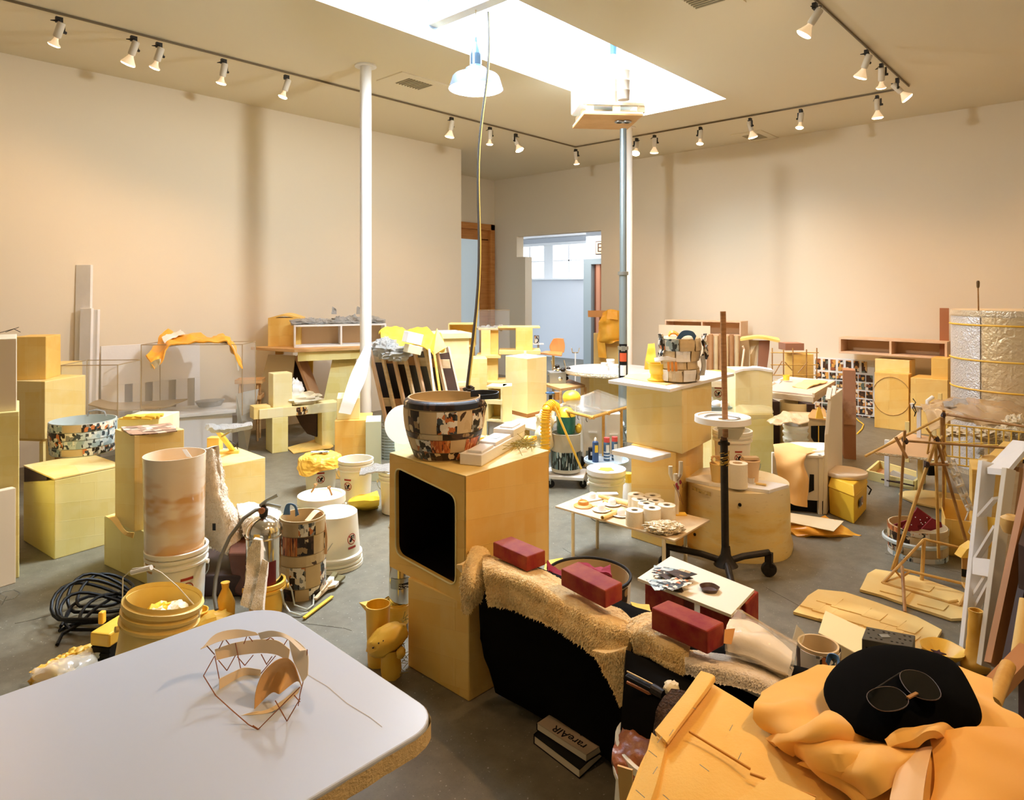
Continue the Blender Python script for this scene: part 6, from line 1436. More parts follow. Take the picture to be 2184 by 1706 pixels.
c = G(1340, 5.3); o = thing('yellow_spray_bottle', 'white and yellow bottle squeezed behind the lower yellow box', 'bottle', c); MB().lathe([(.001, 0), (.05, 0), (.05, .16), (.03, .2), (.03, .24), (.001, .24)], c, 20).build('bottle_body', WHITE, o, smooth=True); MB().lathe([(.032, .2), (.035, .27), (.001, .28)], c, 16).build('bottle_cap', YBRT, o, smooth=True)
one(MB().beam(P(1238, 985, .02), P(1275, 980, .02), .05, .03), 'yellow_bar', WOODP, 'short pale bar on the floor behind the bluish-lidded bucket', 'bar')
one(MB().tube([P(1235, 1003, .015), P(1248, 1008, .015), P(1262, 1000, .015), P(1258, 990, .02), P(1245, 992, .02)], .013, 8), 'yellow_cable', YBRT, 'loop of thick yellow cable by the dolly', 'cable', smooth=True)
# ------------------------------------------------------------------ two stacked boxes with the white board, centre right
zL = Zat(967, 4.39); sN = 4.39
q = [G(1442, sN), G(1500, 4.9), None, G(1346, 4.66)]; q[2] = q[1]+q[3]-q[0]
one(MB().quadbox([V((p.x, p.y, 0)) for p in q], 0, zL), 'taped_box', TAPED, 'lower ochre box of the big two-box stack, centre right', 'box', BOX, bevel=.005)
q2 = [G(1455, sN-.02), G(1518, 4.80), None, G(1336, 4.72)]; q2[2] = q2[1]+q2[3]-q2[0]
zT = Zat(828, sN)
one(MB().quadbox([V((p.x, p.y, 0)) for p in q2], zL, zT), 'taped_box', TAPE, 'upper box of the big two-box stack, under the white board', 'box', BOX, bevel=.005)
bd = [P(1429, 831, zT+.018), P(1566, 797, zT+.018), P(1440, 788, zT+.018), P(1297, 812, zT+.018)]
bd = [V((p.x, p.y, 0)) for p in bd]; bd[2] = bd[1]+bd[3]-bd[0]
one(MB().quadbox(bd, zT, zT+.022), 'white_board', CHALK, 'white foam board lying across the big two-box stack', 'board', bevel=.003)
z = zT+.022
one(MB().prism([P(1330, 806, z), P(1420, 822, z), P(1475, 812, z), P(1440, 802, z), P(1400, 798, z), P(1340, 799, z)], .005), 'yellow_mat', YCARD, 'thin yellow mat on the white board under the yellow mug', 'mat')
z += .005
c = P(1404, 812, z); o = thing('yellow_mug', 'bright yellow ridged pot on the white board', 'pot', c)
MB().lathe([(.001, 0), (.07, 0), (.075, .01), (.052, .02), (.05, .045), (.058, .05), (.06, .075), (.064, .08), (.066, .118), (.06, .118), (.045, .02), (.001, .02)], c, 30).build('pot_body', YBRT, o, smooth=True)
MB().tube([c+V((0, 0, .11))-RT*.06, c+V((0, 0, .13))-RT*.08], .002, 5).build('wire', STEEL, o)
# collage sculpture
c = P(1450, 812, z); s = c.dot(FW); o = thing('paper_torso', 'crumpled bust-like paper bag sculpture with a blue strap on the board', 'sculpture', c)
k = s/FPX
def T2(x, y, d=0): return Q(x, y, s+d)
MB().lathe([(.11, 0), (.135, .02), (.14, .09), (.12, .12), (.13, .16), (.145, .22), (.15, .29), (.13, .3), (.001, .30)], c, 12, wob=.18, sy=.8).build('bag_body', TAN, o)
pool = [INKT, INKT, TAN, INKB, WHITE, INKT]
rnd = random.Random(4)
for j, (z0_, z1_, rr) in enumerate(((.01, .085, .143), (.09, .14, .135), (.14, .21, .145), (.21, .29, .153))):
    for i in range(8):
        a = i*.785+.2*j; mb = MB(); patch(mb, c, lambda z, rr=rr: rr+.006*math.sin(z*40+i), a, a+.72, z0_, z1_, .004+.006*rnd.random(), 4, 3, sy=.82); mb.build('pasted_page', rnd.choice(pool), o)
MB().sheet([[T2(1440, 725, -.12), T2(1443, 735, -.12)], [T2(1455, 706, -.14), T2(1458, 718, -.14)], [T2(1475, 706, -.14), T2(1473, 716, -.14)], [T2(1484, 716, -.12), T2(1480, 725, -.12)]], 6, .006).build('blue_strap', BLUE, o, smooth=True)
for x, m_, w in ((1402, INKN, 10), (1496, INKN, 8)):
    MB().sheet([[T2(x, 712, -.06), T2(x+w, 712, -.1)], [T2(x+2, 740, -.05), T2(x+w+4, 740, -.1)], [T2(x-2, 765, -.05), T2(x+w, 766, -.1)]], 6, .01, amp=.02, fr=20).build('side_strip', m_, o)
MB().sheet([[T2(1395, 763, -.1), T2(1396, 770, -.12)], [T2(1420, 760, -.16), T2(1420, 768, -.16)], [T2(1442, 764, -.14), T2(1441, 771, -.14)]], 6, .012).build('white_belt', WHITE, o, smooth=True)
MB().sheet([[T2(1425, 712, .0), T2(1430, 705, .0), T2(1440, 706, 0), T2(1450, 713, 0)], [T2(1425, 716, -.05), T2(1432, 710, -.05), T2(1440, 710, -.05), T2(1448, 716, -.05)]], 5, .01).build('orange_collar', MC['orange_rubber'], o, smooth=True)
for x in (1424, 1432, 1440): MB().prism([T2(x, 792, -.16), T2(x+5, 792, -.16), T2(x+4, 772, -.16), T2(x-1, 772, -.16)], FW*.004).build('orange_stripe', mat('orange_ink', 'E39238', .5), o)
t = T2(1494, 770, -.08); MB().sheet([[T2(1492, 760, -.1), T2(1500, 758, -.08)], [T2(1496, 780, -.1), T2(1503, 778, -.08)], [T2(1490, 800, -.1), T2(1500, 800, -.08)]], 6, .012).build('foil_strip', FOIL, o)
# small white slab on the lower box
zz = zL; sl = [P(1387, 974, zz+.03), P(1429, 963, zz+.03), P(1346, 947, zz+.03), P(1303, 957, zz+.03)]
one(MB().quadbox([V((p.x, p.y, 0))-FW*.03 for p in sl], zz, zz+.03), 'foam_slab', CHALK, 'white foam slab overhanging the lower box of the big stack', 'slab', bevel=.004)
# ------------------------------------------------------------------ low table with tape rolls
TZ2 = .311
tc = [P(1438.7, 1152, TZ2), P(1514, 1108, TZ2), P(1262, 1048, TZ2), P(1184, 1079, TZ2)]; tc = [V((p.x, p.y, 0)) for p in tc]
t = thing('low_wood_table', 'low pale wood table covered with white rolls and plates', 'table', (tc[0]+tc[2])/2)
MB().quadbox(tc, TZ2-.012, TZ2).build('table_top', WOODP, t, bevel=.002)
for x, y in ((1222, 1194), (1274, 1169), (1416, 1262), (1462, 1215)):
    p = P(x, y); MB().cyl(p, V((p.x, p.y, TZ2-.012)), .011, n=10).build('leg', CREAM, t)
kk = lambda x, y: (1120+x*.2747, 900+y*.2747)
RS = 1.1
ROLLS = [(862, 560, .1, 'backmost left tissue roll on the low table'), (988, 567, .1, 'backmost right tissue roll on the low table'), (892, 597, .1, 'second-row left tissue roll'), (1012, 606, .1, 'second-row right tissue roll'), (942, 630, .1, 'tissue roll in the middle of the cluster'), (1100, 642, .11, 'rightmost tissue roll, beside the candle stand'), (985, 664, .11, 'front tissue roll behind the foil lump'), (850, 682, .09, 'front left tissue roll with a sunken top')]
TIS = mat('tissue', 'F3E8CE', .85, bs=90, bk=.2)
for x, y, h_, lb in ROLLS:
    p = P(*kk(x, y), TZ2+h_); p.z = TZ2; r_ = .0515
    t = thing('tissue_roll', lb, 'roll', p, 'tissue rolls on the low table')
    MB().lathe([(.02, 0), (r_, 0), (r_+.001, .004), (r_+.001, h_-.004), (r_, h_), (.02, h_), (.02, 0)], p, 28).build('roll_body', TIS, t, smooth=True)
    MB().lathe([(.0195, .001), (.0195, h_-.006), (.001, h_-.01)], p, 16).build('core_tube', mat('core_dark', '1E1410', .8), t)
for x, y, lb in ((520, 598, 'square plate with an egg cup, back left of the low table'), (675, 645, 'round plate with an egg cup, middle of the low table'), (592, 690, 'round plate with an egg cup, front left of the low table'), (745, 728, 'round plate with an egg cup beside the sunken roll')):
    p = P(*kk(x, y), TZ2); t = thing('egg_plate', lb, 'plate', p, 'white plates with egg cups')
    if x == 520: MB().box(p+V((0, 0, .006)), (.13, .1, .008), CAMYAW+.5).build('plate', WHITE, t, bevel=.003)
    else: MB().lathe([(.001, .002), (.045, .002), (.058, .01), (.056, .012), (.044, .006), (.001, .006)], p, 26).build('plate', WHITE, t, smooth=True)
    MB().lathe([(.024, .006), (.026, .02), (.023, .034), (.012, .044), (.001, .046)], p, 20).build('egg_cup', CHALK, t, smooth=True)
p = P(*kk(450, 655), TZ2); t = thing('orange_hat', 'small orange hat-shaped form at the left end of the low table', 'hat', p)
MB().lathe([(.001, .002), (.058, .0), (.062, .006), (.05, .014), (.036, .016), (.032, .035), (.026, .038), (.02, .03), (.001, .028)], p, 26, wob=.05).build('hat_body', mat('orange_wax', 'E2A04E', .5), t, smooth=True)
def tube(lb, a, b, r_=.011, z=.012, m_=None): 
    a, b = P(*kk(*a), TZ2+z), P(*kk(*b), TZ2+z); t = thing('card_tube', lb, 'tube', a)
    MB().lathe([(r_*.65, 0), (r_, 0), (r_, 1), (r_*.65, 1), (r_*.65, 0)], (0, 0, 0), 14)
    d = (b-a); M = d.to_track_quat('Z', 'Y').to_matrix(); L = d.length
    MB().lathe([(r_*.65, 0), (r_, 0), (r_, L), (r_*.65, L), (r_*.65, 0)], a, 16, M=M).build('tube_wall', m_ or YCARD, t, smooth=True)
tube('long yellow card tube behind the plates', (575, 572), (800, 640), .012, .02); tube('thick short card tube at the table front', (600, 745), (728, 690), .014, .015); tube('small card tube near the orange hat', (530, 655), (600, 665), .008, .008); tube('small card tube beside the middle plate', (605, 615), (660, 622), .009, .009); tube('small card tube crossing towards the front plates', (620, 670), (690, 690), .008, .008)
one(MB().box(P(*kk(640, 558), TZ2+.006), (.14, .05, .01), CAMYAW+.05), 'white_card', WHITE, 'blank white card at the back edge of the low table', 'card')
p = P(1416, 1124, TZ2+.03); t = thing('foil_lump', 'loaf-shaped lump of crumpled foil on the low table corner', 'foil', P(1416, 1128, TZ2))
MB().blob(p, (.11, .07, .035), .28, 9, 3, 4, M=Matrix.Rotation(CAMYAW, 3, 'Z')).build('foil_skin', FOILW, t)
# candle stand
p = P(1443, 1098, TZ2); t = thing('pipe_stand', 'white forked pipe stand with dried red flowers on the low table', 'stand', p); s = p.dot(FW)
PV = mat('pvc_pipe', 'EBE0C8', .4)
MB().cyl(p, Q(1445, 1015, s), .014, n=14).build('stem', PV, t, smooth=True)
MB().tube([Q(1430, 994, s), Q(1430, 1010, s), Q(1434, 1020, s), Q(1445, 1022, s)], .013, 12).build('arm', PV, t, smooth=True)
MB().tube([Q(1452, 984, s), Q(1452, 1003, s), Q(1451, 1012, s), Q(1445, 1022, s)], .013, 12).build('arm', PV, t, smooth=True)
MB().cyl(Q(1441, 1010, s-.03), Q(1441, 1026, s-.03), .013).build('elbow', PV, t, smooth=True)
MB().quadbox([p-RT*.03-FW*.02, p+RT*.06-FW*.02, p+RT*.06+FW*.03, p-RT*.03+FW*.03], TZ2, TZ2+.008).build('foot_plate', YRUB, t)
for x0, y0, x1, y1 in ((1437, 1033, 1450, 1068), (1441, 1036, 1456, 1076), (1452, 1024, 1455, 1040), (1443, 1026, 1452, 1012)):
    MB().tube([Q(x0, y0, s-.04), Q((x0+x1)/2+2, (y0+y1)/2, s-.05), Q(x1, y1, s-.04)], .0018, 5).build('dried_stem', mat('stem_brown', '6A3A24', .7), t)
for x, y in ((1443, 1034), (1451, 1028), (1446, 1040)): MB().blob(Q(x, y, s-.045), (.008, .008, .014), .2, sub=1).build('dried_bloom', mat('bloom_red', '8A2430', .7), t, smooth=True)
# ------------------------------------------------------------------ cast iron stand with wooden pole
t = thing('iron_stand', 'black cast-iron three-legged stand on casters holding a wooden pole', 'stand', G(1547, 3.95)); s = 3.95
b = G(1547, s, Zat(1190, s)); MB().cyl(Q(1547, 1180, s), Q(1544, 938, s), .022, n=16).build('iron_tube', BLACKM, t, smooth=True)
MB().lathe([(.034, 0), (.034, .012), (.024, .016)], Q(1544, 948, s), 20, cap0=True).build('clamp_ring', BLACKM, t); MB().cyl(Q(1544, 944, s), Q(1544, 932, s), .018).build('socket', mat('rust', '5A3A22', .7), t)
MB().lathe([(.07, 0), (.055, .02), (.03, .06), (.024, .11)], Q(1548, 1205, s), 18, cap0=True).build('iron_hub', BLACKM, t, smooth=True)
for x, y, s_ in ((1420, 1165, 4.12), (1640, 1178, 4.02), (1562, 1250, 3.72)):
    e_ = Q(x, y, s_); h_ = Q(1548, 1198, s)
    MB().tube([h_, h_.lerp(e_, .4)+V((0, 0, .01)), e_], .019, 10).build('iron_leg', BLACKM, t, smooth=True)
    g_ = V((e_.x, e_.y, .045)); MB().beam(e_, V((e_.x, e_.y, .06)), .04, .03).build('caster_fork', BLACKM, t)
    MB().lathe([(.001, -.016), (.04, -.016), (.045, -.006), (.045, .006), (.04, .016), (.001, .016)], g_, 20, M=Matrix.Rotation(.6, 3, 'Z')@Matrix.Rotation(math.pi/2, 3, 'Y')).build('caster', BLACKM, t, smooth=True)
m = MB(); c = Q(1545, 985, s)
for k in range(24):
    a = random.uniform(0, 6.28); z0 = random.uniform(-.03, .05); m.tube([c+V((math.cos(a+j*.5)*.027, math.sin(a+j*.5)*.027, z0+j*.004)) for j in range(5)], .002, 4)
m.build('wire_wrap', mat('brass_wire', 'B9963E', .4, .6), t)
WP = mat('pole_wood', 'B08050', .6, col2='90653C', vs=6, scale=(1, 1, 10))
o = thing('wooden_pole', 'bare wooden pole standing up through a white bucket lid', 'pole', Q(1547, 893, s)); MB().cyl(Q(1547, 932, s), Q(1542, 664, s), .0165, n=14).build('pole', WP, o, smooth=True)
c = Q(1541, 893, s); o = thing('pole_lid', 'white bucket lid pierced by the wooden pole like a shelf', 'lid', c)
MB().lathe([(.025, 0), (.10, 0), (.105, .008), (.135, .008), (.14, .016), (.158, .016), (.16, -.018), (.152, -.02), (.15, -.004), (.025, -.004)], c, 44).build('lid_disc', WHITE, o, smooth=True)
MB().lathe([(.09, .008), (.095, .012), (.10, .008)], c, 44).build('inner_ring', STEEL, o)
for x in (1520, 1550):
    MB().sheet([[Q(1530, 908, s-.05), Q(1590, 905, s-.05)], [Q(1530, 914, s-.06), Q(1588, 916, s-.06)]], 3, .004).build('tape_strip', CREAM, o) if x == 1520 else None
one(MB().sheet([[Q(1532, 915, s+.06), Q(1592, 913, s+.06)], [Q(1531, 935, s+.05), Q(1575, 938, s+.05)], [Q(1535, 935, s+.06), Q(1535, 936, s+.06)]][:2], 4, .004), 'white_flap', CREAM, 'cream card flap hanging just under the pole lid', 'card')
# ------------------------------------------------------------------ big stained drum with board
s = 4.55; c = G(1572, s); R_ = .335; zt = .43
def drum_m():
    t = NT('stained_drum'); v = t.obj((1, 1, 3)); n1 = t.noise(v, 3.2, 5, .6); tc = t.n('ShaderNodeTexCoord'); sp = t.n('ShaderNodeSeparateXYZ'); t.l(tc.outputs['Object'], sp.inputs[0])
    c = t.ramp(n1, [(.3, 'EDC568'), (.5, 'E9CF86'), (.7, 'DDB24E')]); c = t.mix(t.ramp(sp.outputs[2], [(.28, (0, 0, 0, 1)), (.40, (1, 1, 1, 1))]), c, lin('EAD9AE'))
    c = t.mix(t.ramp(t.noise(t.obj((4, 4, 30)), 3, 4, .7), [(.62, (0, 0, 0, 1)), (.75, (.6, .6, .6, 1))]), c, lin('A8843A'))
    t.l(c, t.b.inputs['Base Color']); t.b.inputs['Roughness'].default_value = .4; return t.m
t = thing('stained_drum', 'large yellow-stained plastic drum under a white board, right of centre', 'drum', c)
MB().lathe([(.001, 0), (R_*1.04, 0), (R_*1.05, .03), (R_, .10), (R_*.985, .3), (R_*.97, zt), (.001, zt)], c, 48, wob=.02).build('drum_wall', drum_m(), t, smooth=True)
f = facing(c)
for a, z in ((f+.05, .36), (f-.9, .1)): 
    d = V((math.cos(a), math.sin(a), 0)); MB().cyl(c+d*(R_-.02)+V((0, 0, z)), c+d*(R_*1.0+.006)+V((0, 0, z)), .01, n=10).build('plug_hole', BLACK, t)
mb = MB(); patch(mb, c, lambda z: R_*.98, f-1.0, f-.5, .385, .41, .006, 6, 1); mb.build('faint_stamp', print_mat('stamp', [(0, 'C9AE6A'), (.6, '9A8450'), (.8, 'D6BE80')], 60, 40), t)
pb = [P(1462, 1020, zt+.02), P(1512, 1030, zt+.02), P(1640, 1046, zt+.02), P(1682, 1034, zt+.02), P(1600, 1020, zt+.02), P(1500, 1012, zt+.02)]
one(MB().prism([V((p.x, p.y, zt)) for p in pb], .022), 'drum_board', CHALK, 'irregular white board on top of the stained drum', 'board', bevel=.002)
zb = zt+.022
c = G(1562, 4.62, zb); b = bucket('white bucket wrapped with paper, standing on the drum board', c, .125, .30, warn=True, warn_a=facing(c)+.35, handle=None, rings=2, wk=.8)
# moved down behind the pole: hides nothing in front
c = G(1573, 4.30, zb); t = thing('masking_roll', 'big cream tape roll on the drum board', 'roll', c); hh = Zat(987, 4.30)-zb
MB().lathe([(.03, 0), (.062, 0), (.062, hh), (.03, hh), (.03, 0)], c, 30).build('roll_body', TIS, t, smooth=True); MB().lathe([(.029, .0), (.029, hh-.01), (.001, hh-.012)], c, 16).build('core_tube', CARD, t)
c = G(1530, 4.42, zb); t = thing('string_cup', 'tan paper cup stuffed with string, left of the tape roll', 'cup', c); MB().lathe([(.001, 0), (.035, 0), (.05, .12), (.001, .12)], c, 20).build('cup_body', YCARD, t, smooth=True)
m = MB()
for k in range(14):
    a = k*.9; m.tube([c+V((math.cos(a+j)*.04, math.sin(a+j)*.04, .13+.03*math.sin(j+k))) for j in range(6)], .003, 4)
tag(m.build('string_tangle', mat('string', 'D9B680', .8), t), None, kind='stuff')
c = G(1600, 4.44, zb); t = thing('small_pail', 'small tan pail with a wire handle, right of the tape roll', 'pail', c)
MB().lathe([(.001, 0), (.05, 0), (.06, .13), (.064, .135), (.06, .14), (.001, .12)], c, 26).build('pail_body', mat('peach_pail', 'EBC692', .5), t, smooth=True)
MB().tube([c+RT*.058*math.cos(a)+V((0, 0, .12-.075*math.sin(a)))-FW*.03 for a in [math.pi*i/10 for i in range(11)]], .002, 5).build('wire_handle', STEEL, t)
MB().box(c+V((0, 0, .15)), (.1, .05, .015), CAMYAW).build('wood_slip', WOODP, t)
one(MB().lathe([(.001, 0), (.02, 0), (.022, .035), (.02, .035), (.018, .004), (.001, .004)], P(1602, 1030, zb), 18), 'glass_jar', mat('clear_cup', 'EEF2F2'), 'tiny clear jar on the drum board', 'jar', smooth=True)
one(MB().cyl(P(1612, 1031, zb+.008), P(1634, 1034, zb+.008), .007, n=10), 'wax_stick', YCARD, 'small yellow stick lying at the right end of the drum board', 'stick')
# ------------------------------------------------------------------ right half: back wall things
BK = UB-.12
# crate shelf on boards by the back wall
s = onu(1490, UB-.35)
cubby('pale two-cell shelf on crates against the back wall, left one', Q(1418, 712, s), Q(1580, 716, s-.55), Zat(712, s), Zat(682, s), V((.25, 0, 0)), PINK, .02, 2, back_m=mat('shelf_back', 'E2BE90', .7))
one(MB().quadbox([G(1405, s-.1), G(1515, s-.45), G(1515, s-.42), G(1405, s-.07)], 0, Zat(692, s)), 'white_sheet', mat('beige_board', 'E5D3B4'), 'large pale sheet leaning before the left back-wall shelf', 'sheet')
one(MB().quadbox(fpts(1512, 1578, s-.55, .3, .0), 0, Zat(716, s-.5)), 'card_crate', CARD, 'brown corrugated crate under the left back-wall shelf', 'crate')
m = MB(); t = thing('corrugated_roll', 'upright corrugated card rolls before the back wall behind the pole', 'roll', G(1540, s-.8))
for k in range(6):
    c = G(1516+k*11, s-.75); MB().cyl(c, V((c.x, c.y, Zat(713+(k % 2)*3, s-.75))), .032, n=12).build('roll_tube', TAN if k % 2 else CARD, t, smooth=True)
one(MB().sheet([[Q(1375, 800, 7.9), Q(1402, 800, 7.9)], [Q(1378, 765, 7.9), Q(1400, 765, 7.9)], [Q(1382, 735, 8), Q(1396, 732, 8)]], 5, .05, amp=.03), 'orange_cloth', MC['orange_rubber'], 'orange cloth hanging behind the paper torso', 'cloth', smooth=True)
# orange-topped table on curved legs
s = 8.2; t = thing('wing_table', 'orange-topped table on flared board legs by the back wall', 'table', G(1620, s))
MB().sheet([[Q(1578, 722, s), Q(1618, 717, s-.05), Q(1664, 726, s-.1)], [Q(1582, 718, s+.4), Q(1620, 714, s+.4), Q(1660, 720, s+.35)]], 5, .03).build('orange_top', TAPED, t)
MB().prism([Q(1598, 725, s+.1), Q(1620, 726, s+.05), Q(1618, 745, s+.05), Q(1612, 790, s+.05), Q(1605, 916, s), Q(1596, 916, s), Q(1600, 760, s)], FW*.02).build('board_leg', TAN, t)
MB().prism([Q(1620, 726, s), Q(1642, 726, s), Q(1641, 745, s), Q(1636, 785, s), Q(1640, 916, s), Q(1612, 916, s), Q(1618, 760, s)], FW*.02).build('board_leg', mat('rose_board', '9A6A50', .7), t)
MB().tube([Q(1584, 738, s-.1), Q(1587, 745, s-.1), Q(1580, 800, s-.2)], .012, 6).build('stick_leg', PINK, t)
# bamboo cage
s = 7.7; t = thing('bamboo_cage', 'small cage of dark bamboo sticks holding a yellow box', 'cage', G(1695, s))
xs_ = [1647, 1671, 1691, 1720, 1742]
for i, x in enumerate(xs_):
    for ds in (0, .35): MB().cyl(Q(x, 742+(3 if i in (1, 3) else 0), s+ds), Q(x, 830, s+ds), .007, n=6).build('bamboo_stick', BAMB, t)
for y in (752, 778, 800):
    MB().cyl(Q(1644, y, s), Q(1746, y, s), .006, n=6).build('cross_stick', BAMY, t)
for a, b in (((1650, 800), (1668, 770)), ((1674, 772), (1690, 790)), ((1722, 772), (1702, 795))): MB().cyl(Q(*a, s), Q(*b, s), .006, n=6).build('brace_stick', BAMB, t)
one(MB().quadbox(fpts(1692, 1735, s+.08, .25), 0, Zat(757, s)), 'taped_box', TAPED, 'small ochre box inside the bamboo cage', 'box', BOX)
one(MB().quadbox(fpts(1675, 1715, s+.05, .2), Zat(748, s), Zat(733, s)), 'card_carton', mat('rose_board', '9A6A50'), 'small brown card box lying on top of the bamboo cage', 'box')
# cubby shelf on wall + boxes
sA, sB_ = onu(1789, UB-.5), onu(2018, UB-.5)
cubby('long raw-wood two-cell shelf resting on boxes by the back wall', Q(1789, 753, sA), Q(2020, 771, sB_), Zat(753, sA), Zat(719, sA), V((.3, 0, 0)), PINK, .025, 2, back_m=mat('shelf_back', 'E2BE90', .7))
def wallbox(x0, x1, yt, yb, u, d, m, lb, g=BOX, nm='taped_box'):
    a, b = G(x0, onu(x0, u)), G(x1, onu(x1, u)); q = [a, b, b+V((d, 0, 0)), a+V((d, 0, 0))]
    sm = onu((x0+x1)/2, u); return one(MB().quadbox(q, max(0, Zat(yb, sm)), Zat(yt, sm)), nm, m, lb, 'box', g, bevel=.004)
wallbox(1866, 1940, 767, 960, 9.42, .3, TAPE, 'upper ochre block over the box with a circle mark')
o = wallbox(1865, 1938, 796, 960, 9.25, .16, TAPED, 'ochre box with a round outline on its face, back right')
a, b = G(1865, onu(1865, 9.25)), G(1938, onu(1938, 9.25)); e = (b-a).normalized(); cc = a.lerp(b, .5)+V((0, 0, Zat(845, onu(1902, 9.25)))); pts = []
for i in range(26):
    an = 2*math.pi*i/26+.5; pts.append(cc-V((.003, 0, 0))+e*(.21*math.cos(an))+V((0, 0, .235*math.sin(an))))
MB().tube(pts, .004, 5).build('circle_mark', mat('mark_brown', 'B5894A', .7), o)
wallbox(1942, 2021, 808, 970, 9.2, .42, TAPED, 'taped box standing left of the foil cylinder')
wallbox(1986, 2022, 764, 809, 9.24, .3, TAPED, 'small block on the box left of the foil cylinder')
one(MB().quadbox([G(2004, onu(2004, UB-.3)), G(2024, onu(2024, UB-.3)), G(2024, onu(2024, UB-.28)), G(2004, onu(2004, UB-.28))], 0, Zat(657, onu(2014, UB-.3))), 'brown_board', mat('brown_board', 'A5683C', .6), 'tall narrow brown board behind the foil cylinder', 'board')
# photo board
u = UB-.06
def wq(x, y, du=0): return Q(x, y, onu(x, u-du))
a, b = wq(1738, 880), wq(1865, 886)
t = thing('photo_board', 'white board pinned with rows of colour snapshots by the back wall', 'board', V((u, (a.y+b.y)/2, 0)))
zt = Zat(765, onu(1800, u)); MB().quadbox([V((u, a.y, 0)), V((u, b.y, 0)), V((u+.03, b.y, 0)), V((u+.03, a.y, 0))], 0.02, zt).build('backing', WHITE, t)
pm = [print_mat('snapshot_%d' % k, [(0, c1), (.35, c2), (.6, c3), (.82, c4)], 26, 26, .3) for k, (c1, c2, c3, c4) in enumerate([('3A2A1C', 'C98A48', 'E8D8B8', '5A3A24'), ('2A2A2C', 'D9A050', '9A5A38', 'EEE6D8'), ('4A3020', '6A7A70', 'E0B878', '2A1A14')])]
rnd = random.Random(9); L = (b-a).length; ey_ = V((0, -1, 0)) if a.y > b.y else V((0, 1, 0)); o_ = V((u-.004, a.y, 0))
for r_, (yy, hh, cols) in enumerate([(zt-.17, .15, 7), (zt-.29, .09, 8), (zt-.40, .09, 8), (zt-.51, .09, 8), (zt-.62, .09, 8), (zt-.73, .09, 8), (zt-.84, .09, 4)]):
    for c_ in range(cols):
        w = L/8.2; x0 = c_*w*(8/7.5 if cols == 7 else 1)+.01+(L*.45 if cols == 4 else 0); ww = (w*.72 if hh > .1 else w*.86)
        if x0+ww > L: continue
        p = o_+ey_*x0+V((0, 0, yy)); MB().prism([p, p+ey_*ww, p+ey_*ww+V((0, 0, hh)), p+V((0, 0, hh))], V((-.003, 0, 0))).build('snapshot', rnd.choice(pm), t)
# foil cylinder
s = 6.3; c = G(2172, s); R_ = 120*s/FPX; zt = Zat(661, s)
t = thing('foil_cylinder', 'huge foil-wrapped cylinder strapped with yellow tape at right', 'cylinder', c)
MB().lathe([(R_, .0), (R_, zt-.05), (R_+.01, zt-.05), (R_+.01, zt), (.001, zt)], c, 60, wob=.015).build('foil_skin', foil_mat('foil_crumple', 'EADBBE', 13, .35, .4), t)
f = facing(c)
for a0, a1 in ((f-1.5, f-.55), (f-.52, f+.2), (f+.23, f+1.5)):
    mb = MB(); patch(mb, c, lambda z: R_, a0, a1, .05, zt-.06, .006, 10, 5); mb.build('foil_panel', foil_mat('foil_bright', 'F2F2F2', 15, .3, .5) if a0 < f-1 else foil_mat('foil_gold', 'E2CBA0', 9, .35, .4) if a1 < f+.5 else mat('dull_film', 'C9AE84', .3, .4), t)
for y in (698, 778, 845):
    z = Zat(y, s-R_); MB().lathe([(R_+.012, z-.008), (R_+.018, z), (R_+.012, z+.008), (R_+.008, z)], c, 50, wob=.015).build('yellow_strap', YRUB, t)
MB().blob(c+V((0, 0, zt+.02))+RT*.2, (.15, .1, .03), .5, 8, 2, 2).build('foil_crest', FOIL, t)
p = Q(2087, 652, 6.1); o = thing('screwdriver', 'screwdriver standing upright above the foil cylinder on a thin stick', 'tool', p)
MB().cyl(V((p.x, p.y, zt)), Q(2086, 614, 6.1), .006, n=6).build('shaft', BAMB, o); MB().lathe([(.008, 0), (.012, .01), (.014, .05), (.01, .065), (.001, .067)], Q(2086, 614, 6.1), 10).build('handle', mat('clear_yellow', '6A4E26', .3), o, smooth=True)
# ------------------------------------------------------------------ behind the stacked boxes: second table etc.
# tall box with mat
q = [G(1638, 6.1), G(1648, 6.2), None, G(1540, 6.35)]
o = thing('taped_box', 'tall pale box standing right of the wooden pole', 'box', G(1600, 6.1), BOX)
s = 6.1; MB().quadbox(fpts(1569, 1647, s, .32, -.05), Zat(883, s), Zat(790, s)).build('upper_box', TAPEP, o, bevel=.004)
MB().quadbox(fpts(1545, 1650, s-.02, .38, .0), 0, Zat(883, s)).build('lower_box', TAPEG, o, bevel=.004)
MB().sheet([[Q(1566, 792, s-.02), Q(1600, 784, s), Q(1650, 789, s-.02)], [Q(1570, 790, s+.3), Q(1605, 782, s+.3), Q(1645, 786, s+.3)]], 5, .02, amp=.01).build('white_pad', CHALK, o)
m = MB().sheet([[Q(1550, 875, 5.8), Q(1590, 862, 5.9), Q(1645, 868, 6.0)], [Q(1560, 885, 5.7), Q(1600, 880, 5.75), Q(1650, 878, 5.85)], [Q(1580, 902, 5.7), Q(1610, 895, 5.75), Q(1640, 893, 5.8)]], 6, .006, amp=.02)
one(m, 'plastic_film', mat('film_haze', 'C9BC8E', .2, alpha=.3), 'clear plastic film draped round the tall pale box', 'film', smooth=True)
